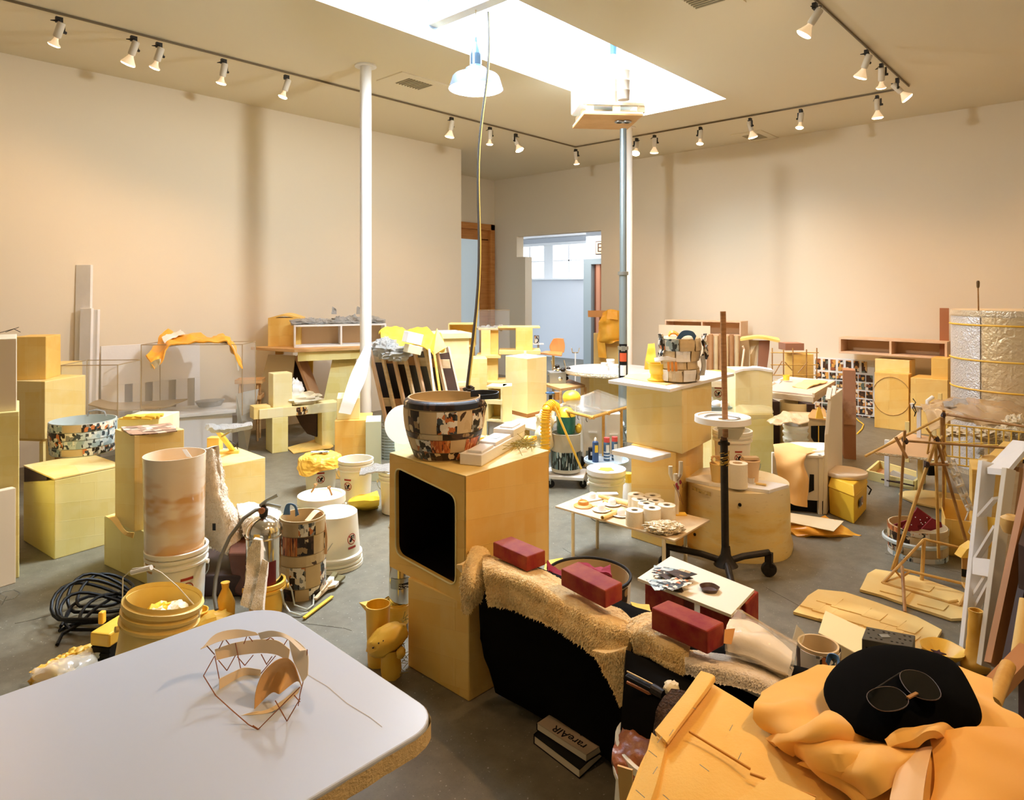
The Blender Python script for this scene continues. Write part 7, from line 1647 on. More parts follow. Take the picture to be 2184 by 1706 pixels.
# white-topped work table left of it, drums
s = 6.9; t = thing('work_table', 'white-topped table with a yellow cloth behind the big two-box stack', 'table', G(1540, s))
q = [Q(1500, 812, 6.6), Q(1572, 815, 6.5), Q(1580, 796, 7.2), Q(1510, 796, 7.3)]; z = Zat(812, 6.6); q = [V((p.x, p.y, 0)) for p in q]
MB().quadbox(q, z-.06, z).build('table_top', WOODP, t, bevel=.003)
MB().quadbox([p+V((0, 0, 0)) for p in q], z, z+.012).build('white_cover', WHITE, t)
MB().sheet([[Q(1510, 792, 6.9), Q(1540, 788, 6.9), Q(1568, 795, 6.8)], [Q(1508, 798, 6.7), Q(1540, 797, 6.7), Q(1572, 800, 6.65)]], 6, .02, amp=.03).build('yellow_cloth', YRUB, t, smooth=True)
c = G(1535, 6.8); MB().lathe([(.16, 0), (.16, z-.06)], c, 30).build('drum_leg', PLT, t, smooth=True)
warn_label(t, c, lambda z_: .16, facing(c)-.1, Zat(838, 6.7), 1.1)
MB().beam(G(1568, 6.7, 0), G(1568, 6.7, z-.06), .03, .08).build('dark_leg', DBR, t)
for k, (x, y) in enumerate(((1528, 862), (1545, 862), (1537, 868))):
    one(MB().blob(Q(x, y, 6.2), (.045, .045, .04), .05, sub=2), 'foam_ball', CHALK, ['left white foam ball on the silver tray behind the pole', 'right white foam ball behind the pole', 'front white foam ball behind the pole'][k], 'ball', smooth=True)
one(MB().quadbox(fpts(1518, 1562, 6.15, .3), Zat(884, 6.15), Zat(868, 6.15)), 'silver_tray', ALU, 'silver tray of foam balls behind the wooden pole', 'tray', bevel=.004)
one(MB().quadbox(fpts(1518, 1542, 6.15, .3), 0, Zat(884, 6.15)), 'taped_box', TAPE, 'box under the silver tray behind the wooden pole', 'box', BOX)
s = 6.1; t = thing('bamboo_table', 'tray-topped table with a yellow mug on cream drum legs, right of centre', 'table', G(1700, s))
pz = [P(1735, 842, .74), P(1779, 815, .74), P(1655, 803, .74), P(1622, 830, .74)]; pz = [V((p.x, p.y, 0)) for p in pz]; pz[2] = pz[1]+pz[3]-pz[0]
MB().quadbox(pz, .665, .72).build('table_top', WOODP, t, bevel=.003)
MB().quadbox([p.lerp(sum(pz, V())/4, .03) for p in pz], .72, .735).build('tray_floor', mat('tray_grey', 'CDB8A6', .5), t)
for i in range(4):
    a, b = pz[i], pz[(i+1) % 4]
    if i != 3: MB().beam(V((a.x, a.y, .735)), V((b.x, b.y, .735)), .02, .04).build('tray_rim', WHITE if i == 2 or i == 1 else WOODP, t)
c = G(1697, 6.3); MB().lathe([(.14, 0), (.14, .665)], c, 30).build('drum_leg', mat('buff_drum', 'D9C79A', .5), t, smooth=True)
for x, s_ in ((1655, 6.3), (1730, 6.15)): MB().quadbox(fpts(x-8, x+8, s_, .2), 0, .665).build('dark_leg', DBR, t)
c = P(1677, 812, .74); o = thing('yellow_mug', 'small yellow mug on the drum-legged tray table', 'mug', c); MB().lathe([(.001, 0), (.03, 0), (.034, .06), (.03, .06), (.026, .005), (.001, .005)], c, 20).build('mug_body', YBRT, o, smooth=True); MB().lathe([(.001, 0), (.04, 0), (.045, .012), (.001, .004)], c-FW*.05, 20).build('saucer', mat('clear_cup', 'EEF2F2'), o)
one(MB().sheet([[P(1690, 824, .745), P(1720, 828, .745)], [P(1700, 816, .76), P(1740, 818, .765)], [P(1720, 808, .75), P(1765, 813, .755)]], 5, .01, amp=.02), 'yellow_rag', YCARD, 'crumpled yellow rag on the drum-legged tray table', 'rag', smooth=True)
one(MB().sheet([[Q(1650, 812, 6.1), Q(1662, 818, 6.0)], [Q(1655, 806, 6.2), Q(1668, 812, 6.1)]], 4, .01, amp=.02), 'white_rag', WHITE, 'small white rag at the left end of the tray table', 'rag', smooth=True)
# bucket with paper, black-window box, brown column
b, s, c, r, h = bkt(1697, 1015, 54, 905, 'white bucket topped with a sheaf of crumpled brown paper', s=5.9, wa=-.1, rings=2, handle=None, wk=1.1)
one(MB().sheet([[Q(1635, 898, 5.7), Q(1660, 882, 5.9), Q(1690, 878, 6.0), Q(1720, 886, 5.9)], [Q(1645, 905, 5.6), Q(1670, 893, 5.7), Q(1700, 888, 5.75), Q(1726, 893, 5.7)], [Q(1660, 905, 5.55), Q(1680, 902, 5.6), Q(1700, 900, 5.6), Q(1722, 898, 5.6)]], 6, .008, amp=.03, fr=9), 'paper_sheaf', mat('kraft_film', 'D2B48A', .4, alpha=.9), 'crumpled brown paper sheaf over the white bucket', 'paper')
s = 5.85; t = thing('window_box', 'brown card box with a black arched window beside the white chair', 'box', G(1740, s))
MB().quadbox(fpts(1722, 1768, s, .35, .1), 0, Zat(892, s)).build('box_body', TAN, t, bevel=.004)
MB().prism([Q(1720, 893, s-.02), Q(1765, 898, s-.02), Q(1760, 875, s+.35), Q(1735, 872, s+.35)], V((0, 0, .01))).build('box_top', mat('ochre_card', 'B58A4E', .7), t)
fr_ = fpts(1722, 1768, s-.006, .004, .1); e_ = (fr_[1]-fr_[0]).normalized(); bs_ = fr_[0]
def wp(x, z): return bs_+e_*x+V((0, 0, z))
zc = Zat(925, s); w_ = .16
MB().prism([wp(.03, zc+.07), wp(.03, zc-.03), wp(.07, zc-.09), wp(.16, zc-.09), wp(.16, zc+.07)], FW*.003).build('black_window', BLACK, t)
MB().prism([wp(.092, zc+.07), wp(.092, zc-.09), wp(.10, zc-.09), wp(.10, zc+.07)], -FW*.003).build('window_bar', YRUB, t)
MB().prism([Q(1740, 893, s-.01), Q(1757, 893, s-.01), Q(1750, 870, s-.01), Q(1745, 868, s-.01)], FW*.01).build('yellow_cone', YRUB, t)
s = S(978); t = thing('card_column', 'tall brown cardboard column with scuffed bands, right of the white chair', 'column', G(1812, s))
MB().hexa([G(1800, s), G(1826, s-.05), G(1824, s+.15), G(1796, s+.25)], [p for p in (G(1798, s, Zat(789, s)), G(1825, s-.05, Zat(789, s)), G(1820, s+.15, Zat(789, s)), G(1797, s+.2, Zat(789, s)))]).build('column_body', mat('rose_card', 'B07C58', .75, col2='A06C48', vs=2), t)
mb = MB().quadbox([G(1799, s-.005), G(1826, s-.055), G(1826, s-.052), G(1799, s-.002)], Zat(905, s), Zat(855, s)); mb.build('scuffed_band', mat('scuff', 'A0714E', .7, col2='C09068', vs=16), t)
one(MB().tube([P(1828, 925, .01), P(1838, 915, .01), P(1842, 905, .01), P(1832, 898, .01), P(1826, 892, .01)], .008, 6), 'yellow_loop', YBRT, 'short yellow cord on the floor behind the card column', 'cord', smooth=True)
# white box chair with towel
s0 = S(1097); t = thing('box_chair', 'white board box chair with a tall narrow back and a round lid seat', 'chair', G(1720, s0))
sz = .447; nb = P(1755, 1097); nl = G(1648, 5.22); bk = G(1789, 5.55); bl = nl+(bk-nb)
CH = mat('chair_white', 'EFE4CE', .6, bs=30, bk=.1)
MB().quadbox([nl, nb, bk, bl], .10, sz-.02).build('box_seat', CH, t, bevel=.003)
MB().quadbox([nl-FW*.02, nb-FW*.01, bk, bl], sz-.02, sz).build('seat_top', CH, t, bevel=.003)
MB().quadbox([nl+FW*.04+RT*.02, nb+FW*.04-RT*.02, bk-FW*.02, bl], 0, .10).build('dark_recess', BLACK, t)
for p in (nl, nb-RT*.03): MB().quadbox([p, p+RT*.025, p+RT*.025+FW*.03, p+FW*.03], 0, sz).build('corner_post', CH, t)
e_ = (bk-nb).normalized(); zt = Zat(845, 5.3)
MB().prism([nb+e_*.0-FW*.0+V((0, 0, 0)), bk+V((0, 0, .12)), V((bk.x, bk.y, zt+.02)), V((nb.x, nb.y, 0))+e_*.16+V((0, 0, zt)), V((nb.x, nb.y, 0))+e_*.05+V((0, 0, .6))], RT*.03).build('back_board', CH, t, bevel=.003)
for a_ in (.16, .3): MB().beam(V((nb.x, nb.y, 0))+e_*a_+V((0, 0, zt-.02)), V((nb.x, nb.y, 0))+e_*(a_+.07)+V((0, 0, zt+.06)), .035, .02).build('back_spike', CH, t)
c = (nl+bk)/2; c = V((c.x, c.y, sz)); MB().lathe([(.001, .014), (.11, .014), (.12, .008), (.13, .014), (.15, .014), (.155, .001)], c-RT*.0, 36).build('round_lid', WHITE, t, smooth=True)
MB().prism([G(1718, 5.17, z) for z in ()] or [nb.lerp(nl, .18)-FW*.006+V((0, 0, .30)), nb.lerp(nl, .18)-FW*.006+V((0, 0, .18)), nb.lerp(nl, .28)-FW*.006+V((0, 0, .16)), nb.lerp(nl, .26)-FW*.006+V((0, 0, .30))], FW*.004).build('dark_hole', BLACK, t)
m = MB().sheet([[Q(1649, 948, 5.35), Q(1680, 946, 5.4), Q(1715, 955, 5.3), Q(1752, 960, 5.3)], [Q(1652, 965, 5.12), Q(1682, 972, 5.10), Q(1712, 976, 5.06), Q(1718, 972, 5.12)], [Q(1660, 1020, 5.08), Q(1685, 1025, 5.02), Q(1708, 1025, 4.98), Q(1722, 1022, 5.05)], [Q(1672, 1062, 5.02), Q(1690, 1075, 4.98), Q(1708, 1080, 4.96), Q(1722, 1082, 5.0)]], 8, .008, amp=.01, fr=8, fold=(.006, .15, .6))
one(m, 'peach_towel', mat('peach_cloth', 'EDBC74', .85, sheen=.2), 'peach-yellow cloth draped over the white box chair seat', 'cloth', smooth=True)
# yellow box pail with lid
s = S(1118); t = thing('yellow_bin', 'bright yellow square bin with a round lid on top', 'bin', G(1812, s))
q = [P(1822, 1120), G(1850, 5.25), None, G(1767, 5.15)]; q[2] = q[1]+q[3]-q[0]; zt = Zat(1058, s)
YB = mat('bin_yellow', 'F4C63C', .45, col2='EFBC30', vs=4)
MB().hexa([p.lerp(q[0].lerp(q[2], .5), .06) for p in q], [V((p.x, p.y, zt-.0)) for p in q]).build('bin_body', YB, t, bevel=.008)
cq = q[0].lerp(q[2], .5); MB().hexa([V((p.x, p.y, zt))+(p-cq)*.04 for p in q], [V((p.x, p.y, zt+.075)).lerp(V((cq.x, cq.y, zt+.075)), .12) for p in q]).build('bin_lid', YB, t, bevel=.008)
o = thing('loose_disc', 'large pale round lid lying on the yellow square bin', 'lid', V((cq.x, cq.y, zt+.077)))
MB().lathe([(.001, 0), (.15, 0), (.155, .01), (.155, .028), (.15, .034), (.14, .03), (.001, .03)], V((cq.x, cq.y, zt+.078))-RT*.02, 40).build('lid_disc', mat('beige_lid', 'E2CDB0', .5), o, smooth=True)
MB().tube([q[1]+V((0, 0, zt-.02)), q[1]+RT*.03+V((0, 0, zt-.05)), q[1]+RT*.01+V((0, 0, zt-.09))], .006, 6).build('buckle_cord', BLACK, t)
MB().prism([q[0].lerp(q[1], .3)-FW*.012+V((0, 0, zt-.05)), q[0].lerp(q[1], .6)-FW*.012+V((0, 0, zt-.05)), q[0].lerp(q[1], .6)-FW*.012+V((0, 0, zt-.11)), q[0].lerp(q[1], .3)-FW*.012+V((0, 0, zt-.11))], FW*.004).build('bin_sticker', INKN, t)
one(MB().sheet([[P(1672, 1108, .03), P(1700, 1112, .05), P(1760, 1100, .05)], [P(1678, 1125, .03), P(1720, 1128, .05), P(1790, 1118, .05)], [P(1700, 1142, .01), P(1760, 1142, .02), P(1838, 1140, .01)]], 7, .02, amp=.02, fr=9), 'folded_tarp', mat('orange_rubber', 'F5A92E'), 'folded orange-yellow tarp on the floor before the box chair', 'tarp', smooth=True)
one(MB().prism([P(1668, 1092, .075), P(1800, 1112, .06), P(1778, 1134, .06), P(1678, 1113, .075)], .004), 'cream_sheet', mat('cream_paper', 'EFDFB8', .7), 'cream paper sheet lying on the folded tarp', 'paper')
# ------------------------------------------------------------------ floor pads, far-right furniture
def pad(pix, lb, nm='card_pad', flaps=0, seed=1):
    t = thing(nm, lb, 'mat', P(*pix[0]))
    pts = [P(x, y, .004) for x, y in pix]; q = []
    for a, b in zip(pts, pts[1:]+pts[:1]):
        for k in range(4): p = a.lerp(b, k/4); q.append(p+V((noise.noise(p*3)*.012, noise.noise(p*3+V((5, 0, 0)))*.012, 0)))
    MB().prism(q, .014).build('pad_sheet', YCARD, t)
    return t
t = pad([(1693, 1310), (1722, 1276), (1745, 1262), (1800, 1268), (1870, 1290), (1955, 1320), (2008, 1348), (1995, 1370), (1960, 1392), (1900, 1400), (1832, 1340), (1760, 1328)], 'large layered yellow card pad lying nearest, before the perforated box')
rnd = random.Random(3)
for j, (x, y) in enumerate([(1735, 1290), (1770, 1280), (1760, 1300), (1800, 1292), (1795, 1312), (1830, 1300), (1832, 1322), (1865, 1312), (1870, 1334), (1905, 1326), (1905, 1346), (1940, 1340), (1935, 1360), (1775, 1318)]):
    c = P(x, y, .019); e1 = (P(x+20, y+5.5, .019)-c); e2 = (P(x-9, y+8, .019)-c)
    MB().hexa([c-e1-e2, c+e1-e2, c+e1+e2, c-e1+e2], [c-e1-e2+V((0, 0, .002)), c+e1-e2+V((0, 0, .002)), c+e1+e2+V((0, 0, .006)), c-e1+e2+V((0, 0, .006))]).build('card_tab', YCARD, t)
t = pad([(1831, 1262), (1850, 1228), (1868, 1219), (1950, 1232), (2062, 1270), (2066, 1325), (2030, 1326), (1950, 1300), (1880, 1275)], 'long yellow card pad under the bamboo frame')
for j, (x, y) in enumerate([(1910, 1262), (1990, 1290), (1960, 1250)]):
    c = P(x, y, .019); e1 = P(x+28, y+7, .019)-c; e2 = P(x-6, y+6, .019)-c
    MB().hexa([c-e1-e2, c+e1-e2, c+e1+e2, c-e1+e2], [c-e1-e2+V((0, 0, .002)), c+e1-e2+V((0, 0, .002)), c+e1+e2+V((0, 0, .005)), c-e1+e2+V((0, 0, .005))]).build('card_tab', YCARD, t)
pad([(1916, 1055), (1930, 1050), (1972, 1048), (2040, 1056), (2078, 1068), (2080, 1094), (2020, 1090), (1950, 1075), (1920, 1062)], 'oval yellow card pad farthest back, behind the bamboo frame')
def tablet(label, pix, z, thick, m, legs, lm, edge=None, name='side_table'):
    q = [P(x, y, z) for x, y in pix]; q = [V((p.x, p.y, 0)) for p in q]
    t = thing(name, label, 'table', sum(q, V())/len(q)); MB().prism([V((p.x, p.y, z-thick)) for p in q], thick).build('table_top', m, t, bevel=.002)
    if edge: MB().tube([V((p.x, p.y, z-thick/2)) for p in q], thick*.55, 6, close=True).build('foil_edge', edge, t)
    for (x, y), k in zip(legs, lm): p = P(x, y); MB().beam(p, V((p.x, p.y, z-thick)), .035, .035).build('leg', k, t)
    return t
tablet('brown-topped side table with foil edge behind the bamboo frame', [(1867, 964), (1925, 921), (2005, 935), (1990, 978)], .42, .02, mat('side_top', 'CFA676', .6), [(1892, 1036), (1963, 1048), (1935, 985), (1992, 1000)], [WHITE, TAPE, TAPE, TAPE], FOILW)
# open tray on floor
s = 5.4; t = thing('floor_tray', 'shallow yellow open tray on the floor under the side table', 'tray', P(1905, 1020))
q = [P(1850, 1022), P(1949, 1046), P(1972, 1030), P(1875, 1000)]; 
MB().quadbox(q, 0, .012).build('tray_floor', CARD, t)
for i in range(4): a, b = q[i], q[(i+1) % 4]; MB().beam(a+V((0, 0, .04)), b+V((0, 0, .04)), .02, .08).build('tray_side', TAPEG, t)
MB().prism([P(1890, 1015, .03), P(1950, 1030, .03), P(1965, 1022, .05), P(1905, 1004, .09)], .006).build('grey_sheet', mat('grey_sheet', 'B9B4A0', .3), t)
for a, b in (((1880, 1022), (1950, 1036)), ((1895, 1026), (1958, 1030))): MB().beam(P(*a, .05), P(*b, .05), .015, .01).build('dark_slat', DBR, t)
# foil table with plastic at far right
z = .62; t = tablet('dark-legged table heaped with plastic film and foil at far right', [(1975, 872), (2060, 892), (2260, 920), (2260, 896), (2080, 888)], z, .03, mat('film_top', 'C8A880', .2, .1), [(2005, 955), (2070, 960), (2150, 965), (2210, 955)], [TAPE, DBR, DBR, DBR], FOILW)
one(MB().sheet([[Q(1965, 868, 5.9), Q(2010, 852, 6.0), Q(2090, 850, 6.0), Q(2200, 868, 5.9)], [Q(1975, 885, 5.5), Q(2020, 872, 5.55), Q(2100, 880, 5.5), Q(2200, 892, 5.5)], [Q(1985, 925, 5.3), Q(2030, 892, 5.3), Q(2110, 905, 5.25), Q(2200, 915, 5.25)]], 7, .004, amp=.05, fr=6), 'plastic_film', mat('brown_film', 'D9BC90', .12, alpha=.6, coat=.5), 'brownish clear film draped over the far-right table', 'film', smooth=True)
one(MB().sheet([[Q(2010, 855, 5.8), Q(2060, 850, 5.8)], [Q(2015, 868, 5.6), Q(2066, 866, 5.6)]], 10, .01, amp=.03, fr=16), 'foil_scrap', FOIL, 'bright silver foil scrap on the far-right table', 'foil')
s = 5.4
for k, (x, y, w, h_, m_, lb) in enumerate([(2130, 930, .12, .07, FOILW, 'crumpled foil bundle hanging at the far-right table front'), (2165, 910, .1, .09, FOILW, 'larger foil bundle at the right edge of the picture'), (2100, 925, .10, .05, mat('plaster_scrap', 'D9C7A4', .8), 'plaster scrap heap on the wire rack, right'), (2040, 922, .12, .03, MC['plaster_scrap'] if 'plaster_scrap' in MC else CHALK, 'plaster scrap heap on the wire rack, left')]):
    one(MB().blob(Q(x, y, 5.15), (w, .08, h_), .45, 9, k+3, 3), 'scrap_heap', m_, lb, 'heap')
# white pvc pipe and bungee
p = G(1960, 5.9); s = 5.9; t = thing('pipe_rig', 'white pipe elbow on a perforated post left of the far-right table', 'pipe', p)
MB().tube([Q(1945, 860, s), Q(1946, 868, s), Q(1976, 871, s), Q(1978, 855, s), Q(1990, 846, s)], .016, 10).build('white_pipe', WHITE, t, smooth=True); MB().beam(G(1960, s, 0), Q(1960, 872, s), .03, .03).build('perforated_post', WHITE, t)
MB().tube([Q(1947, 850, s-.05), Q(1953, 858, s-.05), Q(1946, 870, s-.05), Q(1952, 880, s-.05), Q(1950, 888, s-.05), Q(1954, 878, s-.05), Q(1948, 862, s-.05)], .004, 6).build('bungee', BLACK, t, smooth=True)
# yellow wire rack
s1, s2 = 5.0, 4.6; t = thing('wire_rack', 'yellow-coated wire grid rack standing behind the bamboo frame', 'rack', Q(2100, 940, 4.8)); RM = mat('rack_yellow', 'E6BE52', .4)
A, B = Q(2016, 905, 5.0), Q(2240, 928, 4.7); dn = V((0, 0, -.29))
for f in (0, .45, .8, 1.0): MB().cyl(A+dn*f, B+dn*f+V((0, 0, -.0)), .0065, n=6).build('long_wire', RM, t)
for k in range(15): p = A.lerp(B, k/14); MB().cyl(p, p+dn, .005, n=6).build('cross_wire', RM, t)
for k in range(8): p = A.lerp(B, k/7)+dn*.45; MB().cyl(p, p+FW*-.25+V((0, 0, .06)), .004, n=5).build('shelf_wire', RM, t)
for p in (A, A.lerp(B, .5), B): MB().cyl(p+dn, V((p.x, p.y, 0)), .008, n=6).build('rack_leg', RM, t)
# bamboo frame in the middle right
t = thing('bamboo_tripod', 'tall tripod frame of lashed bamboo sticks with a foil ladder', 'frame', P(1985, 1270))
def bb(a, sa, b, sb, r_=.008, m_=None, nm='bamboo_stick'): MB().cyl(Q(*a, sa), Q(*b, sb), r_, n=7).build(nm, m_ or BAMB, t, smooth=True)
bb((1997, 935), 4.0, (1903, 1216), 3.95, .010, BAMY); bb((1997, 935), 4.0, (2072, 1195), 4.0, .009); bb((1995, 930), 4.0, (2002, 1190), 4.05, .009, BAMY)
bb((1930, 918), 3.85, (1912, 1215), 4.1, .008); bb((2013, 875), 4.4, (2012, 1095), 4.6, .009); bb((2008, 890), 4.3, (2008, 940), 4.3, .009)
bb((1845, 973), 4.3, (2022, 883), 4.4, .008, BAMY); bb((1930, 940), 3.9, (2184, 958), 3.6, .007); bb((2018, 884), 4.4, (2200, 912), 4.0, .008)
bb((1910, 932), 3.85, (1935, 978), 3.8, .009); bb((1975, 990), 3.95, (2025, 992), 4.0, .007); bb((1972, 992), 3.95, (2022, 985), 4.1, .007)
for a, b, m_ in (((1975, 912), (2000, 945), BAMY), ((1985, 920), (1978, 968), BAMY), ((2005, 935), (2018, 972), BAMY), ((1982, 965), (2010, 930), BAMY), ((2015, 950), (1996, 985), BAMB)): bb(a, 4.0, b, 4.02, .006, m_)
for p in (Q(1997, 938, 4), Q(1930, 940, 3.87), Q(2012, 885, 4.38), Q(1976, 991, 3.95)): MB().blob(p, (.016, .016, .02), .6, 6, p.x, 1).build('lashing', DBR, t)
for a, b in (((2018, 985), (2066, 1090)), ((2032, 978), (2074, 1088))): MB().tube([Q(a[0]+(b[0]-a[0])*k/8, a[1]+(b[1]-a[1])*k/8, 4.0+.02*(k % 2)) for k in range(9)], .010, 6).build('ladder_rail', mat('silver_foil_wrap', 'EDE8DC', .3, .35), t)
for k in range(5): f = .1+.2*k; MB().tube([Q(2018+48*f, 985+105*f, 4.0), Q(2025+48*f, 981+107*f, 3.98), Q(2032+42*f, 978+110*f, 4.0)], .010, 6).build('ladder_rung', MC['silver_foil_wrap'], t)
MB().tube([Q(2066, 1090, 4.0), Q(2058, 1110, 3.98), Q(2075, 1112, 3.95), Q(2066, 1135, 3.95), Q(2080, 1150, 3.9)], .004, 6).build('foil_chain', MC['silver_foil_wrap'], t)
MB().quadbox(fpts(1980, 1996, 4.03, .05), Zat(1015, 4.03), Zat(993, 4.03)).build('black_pouch', BLACK, t, bevel=.006)
# low bamboo frame on the floor
t = thing('low_bamboo_frame', 'low wedge-shaped bamboo floor frame standing over the yellow pad', 'frame', P(1985, 1280))
fl = lambda x, y, z=.02: P(x, y, z)
def cb(a, b, r_=.008, m_=BAMY): MB().cyl(a, b, r_, n=7).build('bamboo_stick', m_, t, smooth=True)
a1, a2, a3, a4 = fl(1882, 1243), fl(2048, 1292), fl(1916, 1208, .06), fl(2068, 1246, .06)
ap = Q(1971, 1150, 4.0)
cb(a1, a2); cb(a1, a3.lerp(a1, .0)); cb(Q(1884, 1242, S(1243, .02)), ap); cb(ap, Q(2090, 1178, 3.9)); cb(ap, P(1966, 1240, .01), .011); cb(Q(1920, 1213, 3.9), Q(2068, 1248, 3.75)); cb(a2, Q(2070, 1245, 3.75)); cb(Q(1924, 1208, 3.88), P(1930, 1306, .01), .009, BAMB)
cb(Q(1922, 1232, 3.85), Q(1942, 1218, 3.85), .006); cb(Q(1922, 1232, 3.85), Q(1908, 1215, 3.85), .006); cb(fl(2022, 1285), fl(2044, 1281, .04), .008); cb(Q(2052, 1243, 3.75), Q(2060, 1256, 3.7), .006); cb(fl(1886, 1240), fl(1900, 1248), .006)
# red-filled paper basket
s = 4.36; c = G(1957, s); h = Zat(1118, s); R_ = 56*s/FPX
t = paper_basket('wide paper basket heaped with dark red sheets beyond the bamboo frame', c, lambda z: R_*(.97+.08*z), h, [(.0, .16, 8, [PLW, INKB]), (.2, .55, 9, [TAN, TAN, INKT, INKN, INKO]), (.56, .8, 7, [TAN, INKT, INKD]), (.82, .98, 6, [TAN, INKN, INKO, INKB])], m=TAN, seed=31)
MB().lathe([(R_*1.04, h*.45), (R_*1.09, h*.48), (R_*1.09, h*.56), (R_*1.04, h*.6)], c-RT*.02, 40).build('outer_band', mat('pale_print', 'C9D2CE'), t, smooth=True)
o = thing('red_sheets', 'stiff dark red sheets heaped in the wide paper basket', 'sheets', c+V((0, 0, h)))
for k, pp in enumerate([[(1905, 1120), (1932, 1110), (1965, 1110), (1960, 1132), (1920, 1134)], [(1935, 1122), (1957, 1082), (1985, 1102), (2000, 1118), (1960, 1130)], [(1966, 1128), (1988, 1105), (2008, 1114), (2010, 1124), (1985, 1132)], [(1925, 1128), (1952, 1090), (1958, 1130), (1940, 1134)]]):
    MB().prism([Q(x, y, s+.02*(y < 1110)+.06*(k == 0)-.04*k) for x, y in pp], FW*.008).build('red_sheet', REDC, o)
for k in range(9): MB().blob(Q(1935+random.uniform(0, 60), 1095+random.uniform(5, 30), s-.17), (.003, .003, .003), 0, sub=1).build('white_speck', WHITE, o)
# open yellow box
s = 4.3; t = thing('open_card_box', 'open yellow card box behind the right leg of the bamboo frame', 'box', G(2055, s))
q = fpts(2022, 2095, s, .28, -.5); zt = Zat(1112, s); cen = sum(q, V())/4
for i in range(4):
    a, b = q[i], q[(i+1) % 4]; MB().quadbox([a, b, b.lerp(cen, .04), a.lerp(cen, .04)], 0, zt+(.06 if i == 2 else 0)).build('box_wall', TAPED, t)
MB().quadbox(q, 0, .01).build('box_floor', TAPED, t)
s = 3.85; t = thing('label_carton', 'small carton with a black label below the bamboo frame', 'carton', G(2062, s))
MB().quadbox(fpts(2055, 2085, s, .1, -.55), .0, Zat(1190, s)).build('carton_body', mat('carton_tan', 'C9944E', .6), t, bevel=.003); MB().quadbox(fpts(2054, 2086, s-.004, .003, -.55), Zat(1232, s), Zat(1216, s)).build('black_label', BLACK, t); MB().quadbox(fpts(2054, 2086, s-.004, .003, -.55), Zat(1245, s), Zat(1234, s)).build('pale_label', CREAM, t)
MB().prism([Q(2050, 1190, s-.01), Q(2090, 1190, s-.01), Q(2080, 1160, s), Q(2062, 1172, s)], FW*.06).build('yellow_cap', YRUB, t)
# yellow taped block and ball near right edge
s = 4.1; t = thing('taped_box', 'ochre taped box behind the white slatted crate at right', 'box', G(2110, s), BOX)
MB().quadbox(fpts(2080, 2150, s, .3, -.55), 0, Zat(1005, s)).build('box_body', TAPED, t, bevel=.004); MB().prism([Q(2108, 975, 4.05), Q(2140, 945, 4.3), Q(2190, 948, 4.3), Q(2190, 985, 4.0)], V((0, 0, .012))).build('tilted_lid', TAPED, t)
one(MB().blob(Q(2112, 988, 4.0), (.06, .06, .05), .1, sub=3), 'wax_block', mat('wax_tan', 'DDB56C', .4), 'rounded tan wax block by the foil tip, right', 'wax', smooth=True)
one(MB().sheet([[Q(2090, 955, 4.0), Q(2097, 955, 4)], [Q(2088, 970, 4), Q(2102, 972, 4)]], 6, .02, amp=.02, fr=20), 'foil_tip', FOIL, 'small twist of foil above the tan wax block', 'foil')
# white slatted crate and leaning frames on the right
t = thing('slatted_crate', 'tall white wooden slatted crate frame at the right edge', 'crate', G(2110, 2.75))
s_a, s_b = 2.75, 2.6
def QS(x, y, s): return Q(x, y, s*1.13)
MB().beam(QS(2106, 985, 3.0), QS(2064, 1400, 2.85), .075, .03, up=FW).build('front_post', WHITE, t, bevel=.002)
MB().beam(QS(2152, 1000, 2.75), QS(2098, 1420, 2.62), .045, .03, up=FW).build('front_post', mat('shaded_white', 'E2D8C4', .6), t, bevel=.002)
MB().prism([QS(2104, 1010, 2.98), QS(2150, 1015, 2.75), QS(2200, 955, 3.05), QS(2160, 950, 3.2)], V((0, 0, .03))).build('top_board', WHITE, t)
for (x0, y0, x1, y1) in ((2090, 1100, 2124, 1062), (2084, 1190, 2126, 1122), (2078, 1305, 2116, 1235), (2076, 1275, 2114, 1215)): MB().beam(QS(x0, y0, 2.9), QS(x1, y1, 2.78), .03, .012, up=FW).build('diagonal_slat', WHITE, t)
MB().prism([QS(2078, 1190, 2.9), QS(2118, 1195, 2.72), QS(2114, 1232, 2.72), QS(2074, 1225, 2.9)], FW*.01).build('cross_panel', WHITE, t)
MB().prism([QS(2082, 1100, 3.0), QS(2124, 1105, 2.9), QS(2118, 1165, 2.9), QS(2080, 1180, 3.0)], FW*.01).build('yellow_panel', YRUB, t)
for k in range(6):
    m_ = (WOODP, CARD, PINK, DBR, WOODP, CARD)[k]; x0 = 2150+k*9
    MB().beam(QS(x0+14, 1005-8*k, 2.8+.07*k), QS(x0-38+k*3, 1420, 2.66+.06*k), .022, .03, up=FW).build('side_slat', m_, t)
c = Q(2157, 1115, 2.95); t = thing('wax_ball', 'apple-shaped tan wax ball on the slatted crate', 'wax', c)
MB().lathe([(.001, -.045), (.03, -.042), (.042, -.01), (.04, .02), (.02, .034), (.001, .026)], c, 24, wob=.06).build('ball_body', mat('wax_tan', 'DDB56C'), t, smooth=True)
t = thing('leaning_stretcher', 'brown wooden stretcher bars leaning at the right edge', 'frame', G(2150, 2.4))
MB().beam(Q(2210, 990, 2.75), Q(2120, 1420, 2.45), .055, .03, up=FW).build('wood_bar', mat('bar_brown', 'B07A46', .6), t)
MB().beam(Q(2230, 1060, 2.5), Q(2150, 1440, 2.3), .04, .03, up=FW).build('dark_bar', DBR, t)
one(MB().quadbox([G(2172, 2.4), G(2400, 2.0), G(2420, 2.5), G(2200, 2.9)], 0, .8), 'dark_panel_stack', DBR, 'dark brown panels stacked at the right edge of the picture', 'panels')
